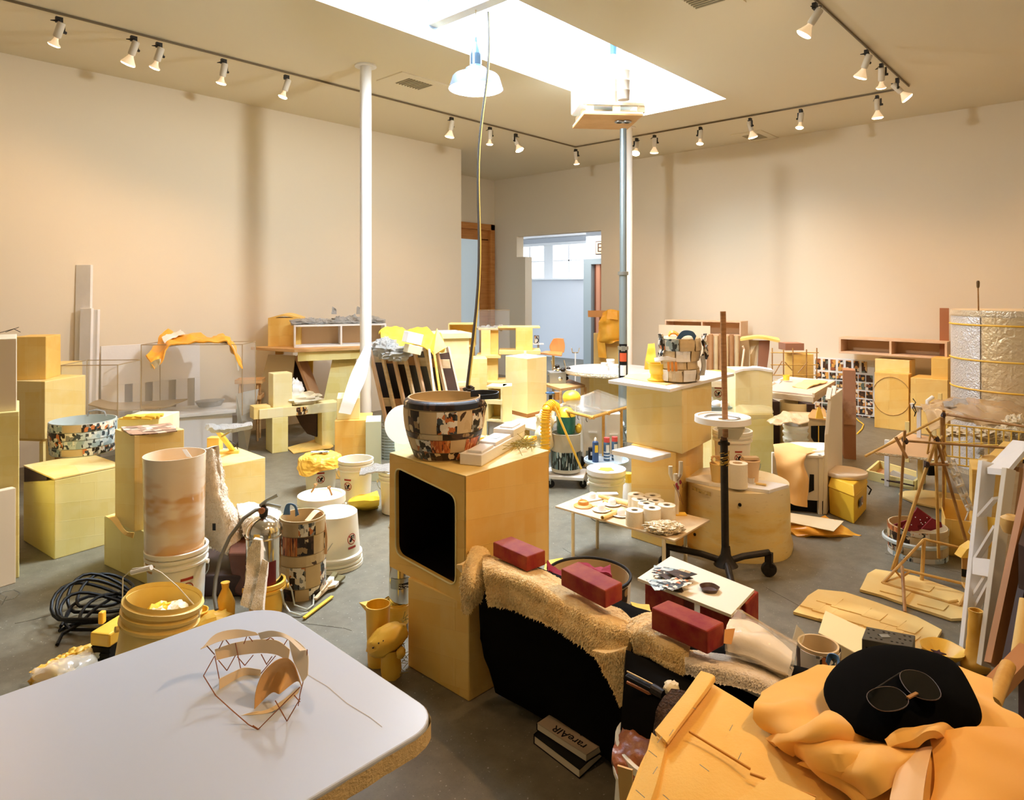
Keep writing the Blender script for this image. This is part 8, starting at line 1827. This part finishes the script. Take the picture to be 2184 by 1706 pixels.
one(MB().cyl(Q(2190, 1280, 2.2), Q(2166, 1435, 2.12), .02, n=14), 'yellow_tube', YCARD, 'pale yellow tube standing at the right edge', 'tube', smooth=True)
one(MB().beam(Q(2196, 1390, 2.1), Q(2120, 1470, 2.0), .05, .04), 'wood_rail', mat('bar_brown', 'B07A46'), 'wooden rail lying at the lower right edge', 'rail')
one(MB().cyl(Q(2150, 1420, 2.0), Q(2118, 1500, 1.85), .02, n=12), 'cane_pole', BAMY, 'thick cane pole behind the orange jacket, right edge', 'pole', smooth=True)
# ------------------------------------------------------------------ black sofa, sheepskins, red bricks
def rows(rr, sc=None): return [[Q(*p) for p in r] for r in rr]
def prow(rr): return [[P(*p) for p in r] for r in rr]
RID = [(1035, 1200), (1120, 1232), (1200, 1268), (1290, 1308), (1360, 1335), (1470, 1382), (1580, 1425), (1700, 1465)]
rd = [P(x, y, .58) for x, y in RID]; dr = (rd[-1]-rd[0]).normalized(); pn = V((0, 0, 1)).cross(dr); pn = pn if pn.dot(FW) > 0 else -pn
t = thing('black_sofa', 'low black upholstered sofa under sheepskins and red bricks', 'sofa', rd[3]-V((0, 0, .58)))
L = [[p+pn*.06-V((0, 0, .56)), p-pn*.03-V((0, 0, .3)), p-pn*.03-V((0, 0, .05)), p+pn*.04, p+pn*.10, p+pn*.14-V((0, 0, .06)), p+pn*.16-V((0, 0, .56))] for p in rd]
MB().sheet(L, 3, .04, amp=.01).build('sofa_back', BLKF, t, smooth=True)
for e in (L[0], L[-1]): MB().prism(e, dr*.01).build('sofa_end', BLKF, t)
MB().sheet([[Q(1335, 1385, 2.08), Q(1420, 1425, 2.0), Q(1500, 1465, 1.92), Q(1640, 1540, 1.8)], [Q(1330, 1460, 2.02), Q(1400, 1500, 1.9), Q(1480, 1540, 1.8), Q(1620, 1600, 1.7)], [Q(1320, 1600, 2.0), Q(1390, 1600, 1.9), Q(1460, 1640, 1.8), Q(1600, 1700, 1.7)]], 4, .02).build('sofa_seat_cover', BLKF, t, smooth=True)
def skin(nm, m, rr, n, ln, lb, sub=8, amp=.012, w=.003):
    mb = MB().sheet(rows(rr), sub, .03, amp=amp, fr=9); mb.tufts(n, ln, w); return one(mb, nm, m, lb, 'sheepskin', smooth=True)
skin('sheepskin', FURM, [[(1028, 1182, 2.85), (1080, 1190, 2.75), (1140, 1212, 2.65), (1210, 1240, 2.55), (1290, 1282, 2.42), (1350, 1318, 2.32)],
     [(1030, 1205, 2.62), (1080, 1218, 2.54), (1140, 1240, 2.46), (1210, 1275, 2.35), (1285, 1315, 2.22), (1345, 1345, 2.14)],
     [(1036, 1250, 2.58), (1085, 1262, 2.50), (1145, 1285, 2.42), (1210, 1320, 2.30), (1280, 1362, 2.18), (1338, 1378, 2.12)],
     [(1044, 1290, 2.56), (1090, 1300, 2.50), (1150, 1322, 2.40), (1215, 1362, 2.28), (1278, 1408, 2.16), (1325, 1405, 2.10)]], 16000, .012, 'large golden sheepskin thrown over the black sofa back')
mb = MB().sheet(rows([[(1262, 1388, 2.17), (1295, 1392, 2.13), (1335, 1382, 2.10)], [(1285, 1430, 2.14), (1308, 1432, 2.12), (1330, 1425, 2.10)], [(1305, 1465, 2.12), (1318, 1466, 2.11), (1330, 1462, 2.10)], [(1322, 1503, 2.1), (1326, 1504, 2.1), (1330, 1502, 2.1)]]), 7, .02, amp=.006); mb.tufts(2500, .012, .003)
mb.build('sheepskin_leg', FURM, [o for o in bpy.data.objects if o.name == 'sheepskin'][0], smooth=True)
skin('sheepskin', FURM, [[(988, 1205, 2.72), (1008, 1172, 2.8), (1035, 1170, 2.8), (1048, 1190, 2.78)], [(982, 1250, 2.68), (1000, 1235, 2.62), (1020, 1235, 2.62), (1038, 1240, 2.66)], [(984, 1300, 2.68), (998, 1310, 2.64), (1015, 1295, 2.64), (1030, 1285, 2.66)]], 3500, .012, 'sheepskin lobe pressed against the side of the screen box')
skin('sheepskin', FURL, [[(1338, 1320, 2.3), (1375, 1305, 2.32), (1410, 1320, 2.26), (1470, 1360, 2.15)], [(1340, 1345, 2.12), (1375, 1340, 2.1), (1415, 1360, 2.06), (1470, 1392, 2.0)], [(1352, 1385, 2.1), (1382, 1385, 2.07), (1420, 1405, 2.02), (1462, 1428, 1.97)], [(1360, 1388, 2.1), (1392, 1395, 2.06), (1425, 1418, 2.01), (1456, 1440, 1.97)]], 7000, .010, 'shorter golden sheepskin between two red bricks')
skin('fleece_throw', FLEECE, [[(1462, 1385, 2.12), (1530, 1390, 2.06), (1600, 1405, 2.0), (1680, 1440, 1.92), (1710, 1460, 1.9)], [(1460, 1405, 1.97), (1530, 1415, 1.92), (1600, 1432, 1.87), (1670, 1465, 1.82), (1700, 1480, 1.8)], [(1462, 1435, 1.95), (1505, 1452, 1.91), (1560, 1462, 1.87), (1615, 1476, 1.83), (1660, 1490, 1.8)]], 6000, .008, 'pale curly fleece at the right end of the sofa', amp=.008)
BR = 'dark red wax bricks'
def brick(lb, n, l, r_, s):
    z1 = Zat(n[1], s); zb = Zat(n[2], s); q = [Q(n[0], n[1], s), P(*r_, z1), None, P(*l, z1)]; q[2] = q[1]+q[3]-q[0]
    return one(MB().quadbox(q, zb, z1), 'red_brick', RED, lb, 'brick', BR, bevel=.005)
brick('red brick on the left end of the sofa sheepskin', (1123.6, 1187.7, 1220), (1051, 1155.5), (1163.6, 1173.5), 2.56)
brick('scuffed red brick lying in the middle of the sofa back', (1291, 1259.7, 1299), (1196, 1212), (1328, 1242), 2.22)
brick('longest red brick at the right, over the short sheepskin', (1509, 1346, 1397), (1388.7, 1294.8), (1545, 1327), 1.93)
# board on red blocks
z = .33; bp = [P(1559.5, 1310.7, z), P(1609, 1257, z), P(1430.4, 1185.7, z), P(1359.8, 1232.4, z)]
for a, b, c_, d, lb in ((.04, .96, .04, .4, 'red block under the near-left side of the cream board'), (.62, .97, .6, .95, 'red block under the right side of the cream board')):
    pass
def bpt(u, v): return bp[3]+(bp[0]-bp[3])*u+(bp[2]-bp[3])*v
for k, (u0, u1, v0, v1, z0, z1, lb) in enumerate([(.06, .5, .06, .4, .20, .315, 'upper red block under the left half of the cream board'), (.02, .5, .1, .42, .08, .19, 'lower red block under the left half of the cream board'), (.66, .98, .08, .42, .2, .315, 'red block under the right corner of the cream board, nearer'), (.7, 1.0, .5, .95, .16, .315, 'red block under the far right corner of the cream board')]):
    q = [bpt(u0, v0), bpt(u1, v0), bpt(u1, v1), bpt(u0, v1)]; one(MB().quadbox([V((p.x, p.y, 0)) for p in q], z0, z1), 'red_brick', RED, lb, 'brick', BR, bevel=.006)
q = [bpt(.1, .1), bpt(.9, .1), bpt(.9, .9), bpt(.1, .9)]; one(MB().quadbox(q, 0, .08), 'dark_crate', DBR, 'dark low crate carrying the red blocks under the cream board', 'crate')
one(MB().quadbox(bp, z-.014, z), 'cream_board', mat('cream_board', 'EFE6D0', .6), 'cream board with magazines on red blocks, before the iron stand', 'board', bevel=.001)
t = thing('magazine_pages', 'torn magazine pages heaped on the cream board', 'paper', P(1440, 1235, z)); rnd = random.Random(8)
for k in range(11):
    c = P(1418+rnd.uniform(-8, 44), 1228+rnd.uniform(-8, 22), z+.004+.003*k); a = rnd.uniform(-.8, .8); e1 = Matrix.Rotation(a, 3, 'Z')@RT*rnd.uniform(.05, .09); e2 = Matrix.Rotation(a+.2, 3, 'Z')@FW*rnd.uniform(.02, .06)
    MB().prism([c-e1-e2, c+e1-e2*.7, c+e1*.8+e2, c-e1*.9+e2*1.1], V((0, 0, .002))).build('torn_page', [INKN, INKD, INKN, INKB][k % 4], t)
c = P(1513, 1259, z); one(MB().lathe([(.001, .003), (.032, .003), (.042, .018), (.045, .018), (.036, 0), (.001, 0)], c, 26, wob=.12), 'wax_dish', mat('dark_wax', '4A3226', .4), 'small dark brown scalloped dish on the cream board', 'dish', smooth=True)
# paper basket behind sofa
s = 2.95; c = G(1256, s); h = Zat(1226, s); R_ = 88*s/FPX
t = paper_basket('dark-rimmed paper basket with red cloth behind the sofa bricks', c, lambda z: R_*(.85+.3*z), h, [(.05, .4, 8, [TAN, INKT]), (.42, .7, 8, [TAN, INKN]), (.74, .98, 9, [INKD, INKN, WHITE])], m=TAN, seed=41)
MB().tube([c+V((math.cos(a)*R_, math.sin(a)*R_, h+.004)) for a in [2*math.pi*i/40 for i in range(40)]], .007, 6, close=True).build('dark_rim', BLACK, t, smooth=True)
one(MB().sheet(rows([[(1165, 1206, 2.9), (1200, 1212, 2.9), (1245, 1200, 2.95), (1300, 1212, 2.9)], [(1170, 1222, 2.75), (1205, 1228, 2.75), (1250, 1225, 2.8), (1305, 1222, 2.8)]]), 9, .01, amp=.04, fr=12), 'red_cloth', mat('crimson_cloth', '96203C', .8), 'crumpled crimson cloth in the dark-rimmed paper basket', 'cloth', smooth=True)
one(MB().sheet(prow([[(1165, 1195, .02), (1200, 1190, .02)], [(1160, 1215, .01), (1215, 1225, .01)]]), 5, .01, amp=.01), 'yellow_sheet', YRUB, 'yellow sheet on the floor just right of the screen box', 'sheet')
one(MB().sheet(rows([[(1345, 1285, 2.7), (1385, 1295, 2.6)], [(1350, 1302, 2.5), (1388, 1310, 2.5)]]), 6, .03, amp=.02), 'yellow_lump', YRUB, 'yellow wax lump behind the short golden sheepskin', 'wax', smooth=True)
# bag of white granules
t = thing('granule_bag', 'clear zip bag full of cream granules beside the longest brick', 'bag', Q(1620, 1400, 2.0)); BAGF = mat('bag_gloss', 'FFFDF6', .12, alpha=.2, coat=.6)
MB().sheet(rows([[(1556, 1320, 2.12), (1600, 1325, 2.15), (1650, 1350, 2.1), (1692, 1385, 2.0)], [(1548, 1350, 1.98), (1600, 1360, 1.96), (1650, 1385, 1.92), (1688, 1410, 1.88)], [(1552, 1390, 1.95), (1600, 1400, 1.92), (1650, 1425, 1.88), (1680, 1435, 1.86)]]), 7, .06, amp=.012).build('granules', mat('granules', 'FBF0D8', .8, bs=200, bk=.2), t, smooth=True)
MB().sheet(rows([[(1570, 1298, 2.2), (1620, 1325, 2.15), (1700, 1372, 2.0)], [(1548, 1345, 1.96), (1600, 1350, 1.93), (1696, 1400, 1.85)], [(1548, 1398, 1.92), (1600, 1412, 1.9), (1688, 1442, 1.84)]]), 8, .002, amp=.02, fr=14).build('bag_film', BAGF, t, smooth=True)
MB().tube([Q(1572, 1298, 2.2), Q(1620, 1326, 2.15), Q(1700, 1374, 2.0)], .004, 5).build('zip_strip', mat('acrylic_edge', 'B9A27A'), t)
MB().sheet(rows([[(1546, 1342, 1.94), (1568, 1340, 1.94)], [(1544, 1372, 1.92), (1560, 1374, 1.92)]]), 3, .004).build('striped_tag', mat('stripe', 'E8A860', .5), t)
one(MB().prism([Q(1690, 1368, 2.05), Q(1700, 1333, 2.1), Q(1717, 1352, 2.08), Q(1712, 1372, 2.05)], FW*.004), 'film_corner', mat('film_haze', 'EFE6C8'), 'stiff clear film corner sticking up behind the zip bag', 'film')
s = 2.15; c = G(1745, s, .28); R_ = 38*s/FPX
t = paper_basket('striped paper bag with a blue handle behind the orange jacket', c, lambda z: R_*(.9+z*.6), Zat(1372, s)-.28, [(.1, .45, 7, [INKN, INKD, WHITE]), (.5, .97, 8, [INKN, WHITE, INKD, INKN])], m=TAN, seed=51)
MB().sheet(rows([[(1762, 1412, 2.05), (1768, 1420, 2.05)], [(1768, 1395, 2.05), (1775, 1405, 2.05)], [(1785, 1398, 2.02), (1785, 1408, 2.02)], [(1792, 1415, 2.0), (1785, 1420, 2.0)]]), 5, .004).build('blue_handle', BLUE, t)
one(MB().quadbox([G(1745, 2.62), G(1838, 2.45), G(1862, 2.62), G(1760, 2.8)], 0, Zat(1340, 2.65)), 'cream_box', mat('cream_card', 'F0DDA8', .7), 'cream card box beside the perforated metal box', 'box', bevel=.003)
s = 2.25; t = thing('metal_chassis', 'perforated dark metal chassis box behind the black hat', 'device', G(1890, s, .45)); z1 = Zat(1365, s)
q = [P(1838, 1362, z1), P(1946, 1382, z1), P(1952, 1355, z1), P(1848, 1336, z1)]; PM = mat('chassis_metal', '5C5A50', .4, .6)
MB().quadbox(q, z1-.09, z1).build('chassis_body', PM, t, bevel=.002); e1, e2 = (q[1]-q[0]), (q[3]-q[0])
for i in range(9):
    for j in range(3): c = q[0]+e1*(.06+.105*i+.03*(j % 2))+e2*(.2+.3*j); MB().box(V((c.x, c.y, z1+.0005)), (.006, .006, .001), CAMYAW).build('hole', BLACK, t) if (i*3+j) % 4 else None
for i in range(6): c = q[0]+e1*(.1+.15*i); MB().box(V((c.x, c.y, z1-.03)), (.007, .004, .012), CAMYAW).build('port', BLACK, t)
MB().box(V(((q[0]+e1*.42+e2*.5).xy.to_3d()))+V((0, 0, z1+.001)), (.03, .02, .002), CAMYAW).build('silver_label', STEEL, t)
one(MB().quadbox([V((p.x, p.y, 0)) for p in q], 0, z1-.09), 'dark_crate', DBR, 'dark crate under the perforated metal chassis', 'crate')
c = P(2010, 1408); t = thing('wax_bowl', 'shallow yellow wax bowl holding a purple star', 'bowl', c)
MB().lathe([(.001, .0), (.04, .0), (.085, .045), (.09, .06), (.082, .055), (.035, .012), (.001, .012)], c, 30, wob=.08).build('bowl_body', YRUB, t, smooth=True)
o = thing('purple_star', 'dark purple star-shaped dried thing in the yellow bowl', 'star', c+V((0, 0, .03)))
pts = []
for i in range(10): a = math.pi*i/5; r_ = .035 if i % 2 == 0 else .014; pts.append(c-RT*.02+V((math.cos(a)*r_, math.sin(a)*r_, .03)))
MB().prism(pts, .008).build('star_body', mat('purple_dry', '3E1826', .7, bs=80, bk=.5), o, bevel=.003)
c = P(2082, 1425); t = thing('yellow_ankle_cast', 'yellow wax cast of a foot and ankle standing by the slatted crate', 'sculpture', c)
MB().sheet([[c+V((math.cos(a)*r_*(1+ex*(math.cos(a-f_) > .2)), math.sin(a)*r_*(1+ex*(math.cos(a-f_) > .2)), z_)) for a in [2*math.pi*i/12 for i in range(13)]] for f_ in (facing(c)-.3,) for r_, z_, ex in ((.045, .0, .3), (.05, .03, .35), (.044, .06, .15), (.036, .11, 0), (.033, .18, 0), (.028, .24, 0), (.027, .262, 0))], 4, .006, amp=.006, fr=14).build('foot_cast', mat('wax_foot', 'E9AE3E', .35, col2='F2C25C', vs=8), t, smooth=True)
# ------------------------------------------------------------------ bottom right: felt, jacket, hat
ZJ = .80
t = thing('felt_pattern', 'pinned sheet of orange-yellow felt folded like an envelope, bottom centre right', 'felt', P(1600, 1640, .7))
MB().sheet(prow([[(1500, 1445, .78), (1570, 1490, .79), (1650, 1545, .79), (1760, 1625, .78), (1900, 1720, .77)], [(1440, 1520, .77), (1520, 1560, .79), (1600, 1620, .79), (1700, 1690, .78), (1830, 1790, .77)], [(1385, 1600, .76), (1460, 1640, .78), (1540, 1690, .78), (1640, 1760, .78), (1760, 1860, .77)], [(1335, 1712, .75), (1410, 1760, .76), (1480, 1800, .76), (1580, 1870, .76), (1700, 1960, .76)]]), 6, .012, amp=.006, fr=5).build('felt_sheet', YFELT, t, smooth=True)
MB().sheet(prow([[(1495, 1430, .80), (1522, 1440, .81), (1526, 1452, .80)], [(1450, 1490, .80), (1475, 1505, .81), (1480, 1515, .80)], [(1396, 1556, .79), (1420, 1580, .80), (1425, 1588, .79)]]), 5, .01, amp=.003).build('felt_collar', YFELT, t, smooth=True)
MB().sheet(prow([[(1390, 1562, .775), (1420, 1590, .785)], [(1370, 1640, .765), (1400, 1670, .78)], [(1340, 1720, .755), (1375, 1740, .77)]]), 5, .012).build('felt_facing', YFELT, t, smooth=True)
for a, b in (((1470, 1560), (1600, 1640)), ((1600, 1650), (1740, 1700)), ((1640, 1560), (1720, 1610))): MB().beam(P(*a, .799), P(*b, .799), .003, .004).build('seam', mat('seam_ochre', 'C98A30', .8), t)
for k, (x, y) in enumerate([(1480, 1505), (1400, 1575), (1398, 1605), (1390, 1640), (1372, 1690), (1425, 1560), (1508, 1635), (1552, 1550), (1430, 1700), (1570, 1610)]):
    a = P(x, y, .806); MB().cyl(a-FW*.012, a+FW*.006+RT*.012*(1 if k % 2 else -1), .0008, n=4).build('pin', STEEL, t)
MB().prism([P(1640, 1660, .801), P(1740, 1706, .801), P(1690, 1790, .799), P(1560, 1720, .799)], .004).build('felt_patch', YFELT, t)
one(MB().sheet(prow([[(1432, 1470, .74), (1480, 1480, .74)], [(1400, 1510, .72), (1460, 1530, .72)], [(1388, 1575, .66), (1415, 1600, .68)], [(1360, 1660, .62), (1385, 1670, .64)], [(1330, 1760, .6), (1355, 1760, .6)]]), 7, .03, amp=.01, fr=14), 'mesh_pad', mat('mesh_brown', '5A4232', .9, col2='2A1C14', vs=160, bs=160, bk=1), 'brown speckled mesh pad under the left edge of the felt', 'pad', smooth=True)
t = thing('support_table', 'dark low table hidden under the felt and orange jacket', 'table', P(1800, 1700, 0))
qq = [P(1440, 1700, .7), P(1900, 2100, .7), P(2160, 1600, .7), P(1640, 1490, .7)]; qq = [V((p.x, p.y, 0)) for p in qq]
MB().prism([p+V((0, 0, .66)) for p in qq], .04).build('table_top', DBR, t)
for p in qq: MB().beam(p, p+V((0, 0, .66)), .04, .04).build('leg', DBR, t)
JK = mat('jacket_cotton', 'F6C060', .85, col2='F2B650', vs=3, sheen=.2)
t = thing('orange_jacket', 'rumpled orange-yellow cotton jacket lying under the black hat', 'jacket', P(1900, 1560, ZJ))
MB().sheet(prow([[(1625, 1478, .80), (1690, 1448, .82), (1770, 1430, .80), (1900, 1400, .80), (2040, 1412, .80), (2112, 1455, .78)],
    [(1612, 1500, .83), (1690, 1490, .85), (1780, 1490, .83), (1900, 1480, .83), (2050, 1480, .83), (2130, 1510, .80)],
    [(1618, 1535, .81), (1690, 1540, .84), (1790, 1560, .84), (1900, 1570, .84), (2040, 1560, .84), (2190, 1545, .82)],
    [(1650, 1570, .80), (1710, 1590, .84), (1800, 1620, .85), (1900, 1640, .84), (2040, 1640, .84), (2230, 1620, .83)],
    [(1700, 1600, .79), (1760, 1640, .82), (1830, 1660, .83), (1920, 1700, .83), (2040, 1720, .83), (2260, 1720, .83)],
    [(1790, 1660, .79), (1830, 1720, .80), (1900, 1790, .81), (1980, 1800, .82), (2060, 1800, .82), (2280, 1800, .82)]]), 7, .012, amp=.035, fr=4, fold=(.006, .25, .45)).build('jacket_body', JK, t, smooth=True)
for nm, rr, sd in (('sleeve', [[(1622, 1560, .80), (1700, 1545, .84), (1760, 1520, .86), (1830, 1500, .84)], [(1655, 1590, .81), (1715, 1575, .86), (1780, 1550, .88), (1850, 1540, .86)], [(1690, 1620, .79), (1740, 1605, .83), (1800, 1590, .85), (1860, 1580, .84)]], 1),
                   ('sleeve_fold', [[(1700, 1628, .80), (1800, 1612, .86), (1880, 1590, .87), (1950, 1580, .87)], [(1760, 1665, .80), (1830, 1650, .86), (1900, 1630, .87), (1960, 1600, .87)], [(1820, 1700, .79), (1870, 1690, .84), (1930, 1660, .85), (1975, 1620, .85)]], 2),
                   ('cuff', [[(1885, 1575, .87), (1940, 1548, .89), (2000, 1540, .89), (2040, 1550, .88)], [(1900, 1598, .86), (1950, 1570, .895), (2000, 1565, .895), (2035, 1580, .87)]], 3)):
    MB().sheet(prow(rr), 8, .014, amp=.022, fr=6, seed=sd, fold=(.004, .5, .2)).build(nm, JK, t, smooth=True)
MB().sheet(prow([[(1985, 1572, .87), (2060, 1555, .89), (2150, 1550, .88), (2240, 1560, .86)], [(1990, 1640, .86), (2070, 1630, .885), (2160, 1630, .88), (2240, 1640, .86)], [(1975, 1740, .84), (2060, 1740, .87), (2160, 1740, .87), (2260, 1740, .85)]]), 6, .02, amp=.012, fr=7).build('jacket_sleeve', mat('jacket_deep', 'F4B24A', .85, sheen=.2), t, smooth=True)
MB().sheet(prow([[(1925, 1600, .86), (1960, 1592, .875), (1990, 1590, .87)], [(1905, 1660, .86), (1940, 1655, .87), (1975, 1650, .87)], [(1895, 1740, .85), (1930, 1740, .86), (1965, 1740, .86)]]), 6, .02, amp=.008).build('pale_lining', mat('pale_lining', 'F2CFA0', .8), t, smooth=True)
# hat
c = P(1922, 1492, .865); t = thing('black_hat', 'flat black felt hat lying on the orange jacket', 'hat', c)
f = facing(c)
vs = []; mb = MB()
hr = [(1750, 1478), (1765, 1440), (1800, 1405), (1850, 1384), (1905, 1380), (1960, 1390), (2010, 1402), (2045, 1420), (2065, 1455), (2088, 1500), (2097, 1530), (2085, 1550), (2050, 1545), (2000, 1562), (1950, 1578), (1890, 1584), (1830, 1565), (1785, 1535)]
R0 = [P(x, y, .868) for x, y in hr]; cc = sum(R0, V())/len(R0); n_ = len(R0); 
lay = [(1.0, -.012), (1.015, 0), (.98, .010), (.85, .022), (.6, .034), (.3, .040)]
for k_, dz in lay: vs += [cc+(p-cc)*k_+V((0, 0, dz)) for p in R0]
fs = [(j*n_+i, j*n_+(i+1) % n_, (j+1)*n_+(i+1) % n_, (j+1)*n_+i) for j in range(len(lay)-1) for i in range(n_)]+[tuple((len(lay)-1)*n_+i for i in range(n_)), tuple(range(n_-1, -1, -1))]
o = mb.add(vs, fs).build('hat_body', FELTB, t, smooth=True); sb_ = o.modifiers.new('subdivision', 'SUBSURF'); sb_.levels = sb_.render_levels = 2
# sunglasses
z = .915; t = thing('sunglasses', 'dark rimless sunglasses resting on the black hat', 'glasses', P(1925, 1475, z))
LN = mat('dark_lens', '040607', .04, spec=.07); RM_ = mat('lens_rim', '4A3A34', .5)
for (x, y), (dx, dy), m_ in (((1893, 1492), (1, .1), LN), ((1962, 1462), (1, .25), LN)):
    c = P(x, y, z+.003); ea = (P(x+42, y+4 if x < 1920 else y+18, z+.003)-c); eb = (P(x+6, y-28, z+.003)-c)
    pts = [c+ea*math.cos(a)*(1+.12*math.cos(2*a+1))+eb*math.sin(a)*.9 for a in [2*math.pi*i/28 for i in range(28)]]
    MB().prism(pts, .0025).build('lens', m_, t); MB().tube([p+V((0, 0, .002)) for p in pts], .0009, 5, close=True).build('lens_rim', RM_, t)
MB().beam(P(1936, 1488, z+.008), P(1956, 1478, z+.008), .006, .003).build('bridge', mat('brass', 'B98A52'), t)
MB().tube([P(1858, 1500, z), P(1868, 1468, z+.002), P(1920, 1435, z+.002)], .0014, 5).build('temple_arm', BLACK, t)
# bucket of brown gunk near the camera
s = 1.95; c = G(1398, s); b = bucket('near bucket lined with brown wrinkled film at the bottom centre', c, .155, .385, warn=False, handle=None, group=None, M=Matrix.Rotation(.12, 3, FW))
t = thing('brown_film', 'wrinkled brown film crumpled in the near bucket', 'film', c+V((0, 0, .35)))
GK = mat('brown_gunk', 'A8683C', .35, col2='7E4428', vs=14, bs=30, bk=.5)
MB().sheet([[Q(1328, 1545, 2.0), Q(1365, 1522, 2.02), Q(1410, 1530, 2.0)], [Q(1315, 1570, 1.97), Q(1350, 1575, 1.93), Q(1395, 1575, 1.9)], [Q(1305, 1610, 1.9), Q(1345, 1625, 1.88), Q(1390, 1630, 1.85)], [Q(1315, 1650, 1.86), Q(1350, 1660, 1.84), Q(1375, 1670, 1.82)]], 8, .02, amp=.018, fr=14).build('film_crumple', GK, t, smooth=True)
one(MB().sheet(rows([[(1318, 1630, 1.74), (1350, 1640, 1.72)], [(1322, 1680, 1.74), (1350, 1690, 1.72)], [(1326, 1730, 1.74), (1352, 1740, 1.72)]]), 4, .006), 'yellow_label', mat('tan_label', 'E2B86C', .6), 'tan paper hanging down the side of the near bucket', 'paper') 
t = thing('flat_tool', 'black flat-bladed tool with an orange gleam lying on the sofa', 'tool', Q(1370, 1455, 2.0))
a, b = Q(1337, 1440, 1.98), Q(1392, 1468, 1.93)
MB().beam(a, b, .028, .012).build('blade', BLACK, t, bevel=.003); MB().beam(a-V((0, 0, .02)), b-V((0, 0, .02)), .006, .006).build('edge_strip', mat('copper_edge', 'C97A44', .3, .7), t); MB().beam(a+V((0, 0, .012)), b+V((0, 0, .012)), .003, .003).build('edge_strip', mat('cream_edge', 'EFD8A0', .4), t)
MB().cyl(b, Q(1416, 1482, 1.9), .014, n=12).build('neck', BLACKM, t)
one(MB().blob(Q(1432, 1466, 1.88), (.024, .02, .016), .3, 5, 3, 2), 'cotton_wad', CREAM, 'cream cotton wad at the end of the flat black tool', 'wad', smooth=True)
# books on the floor
def book(lb, pix, z0, z1, mcov, ttl=None):
    q = [P(x, y, z1) for x, y in pix]; q = [V((p.x, p.y, 0)) for p in q]; t = thing('book', lb, 'book', q[0]+V((0, 0, z0)))
    MB().quadbox(q, z1-.004, z1).build('front_cover', mcov, t); MB().quadbox(q, z0, z0+.004).build('back_cover', BLACK, t); c_ = sum(q, V())/4
    MB().quadbox([p.lerp(c_, .02) for p in q], z0+.004, z1-.004).build('page_block', mat('page_cream', 'D8CDB4', .8), t)
    MB().quadbox([q[3], q[0], q[0].lerp(q[1], .02), q[3].lerp(q[2], .02)], z0, z1).build('spine', BLACK, t)
    return t, q
book('black book underneath the titled book on the floor', [(1138, 1566), (1236, 1640), (1284, 1596), (1178, 1530)], .0, .035, BLACK)
t, q = book('pale titled book on the floor under the front of the sofa', [(1144, 1540), (1251, 1609), (1284, 1588), (1178, 1518)], .036, .066, mat('book_cover', 'B7A48C', .5))
ex = (q[0]-q[1]).normalized(); ey = (q[0]-q[3]).normalized()
text('rareAIR', 'title', BLACK, t, q[1].lerp(q[2], .50)+ex*.03+V((0, 0, .0665)), .048, ex, ey)
MB().prism([q[2].lerp(q[3], .38)+V((0, 0, .0665)), q[2].lerp(q[3], .5)+V((0, 0, .0665)), q[2].lerp(q[3], .45).lerp(q[1], .3)+V((0, 0, .0665))], .0008).build('cover_mark', BLACK, t)
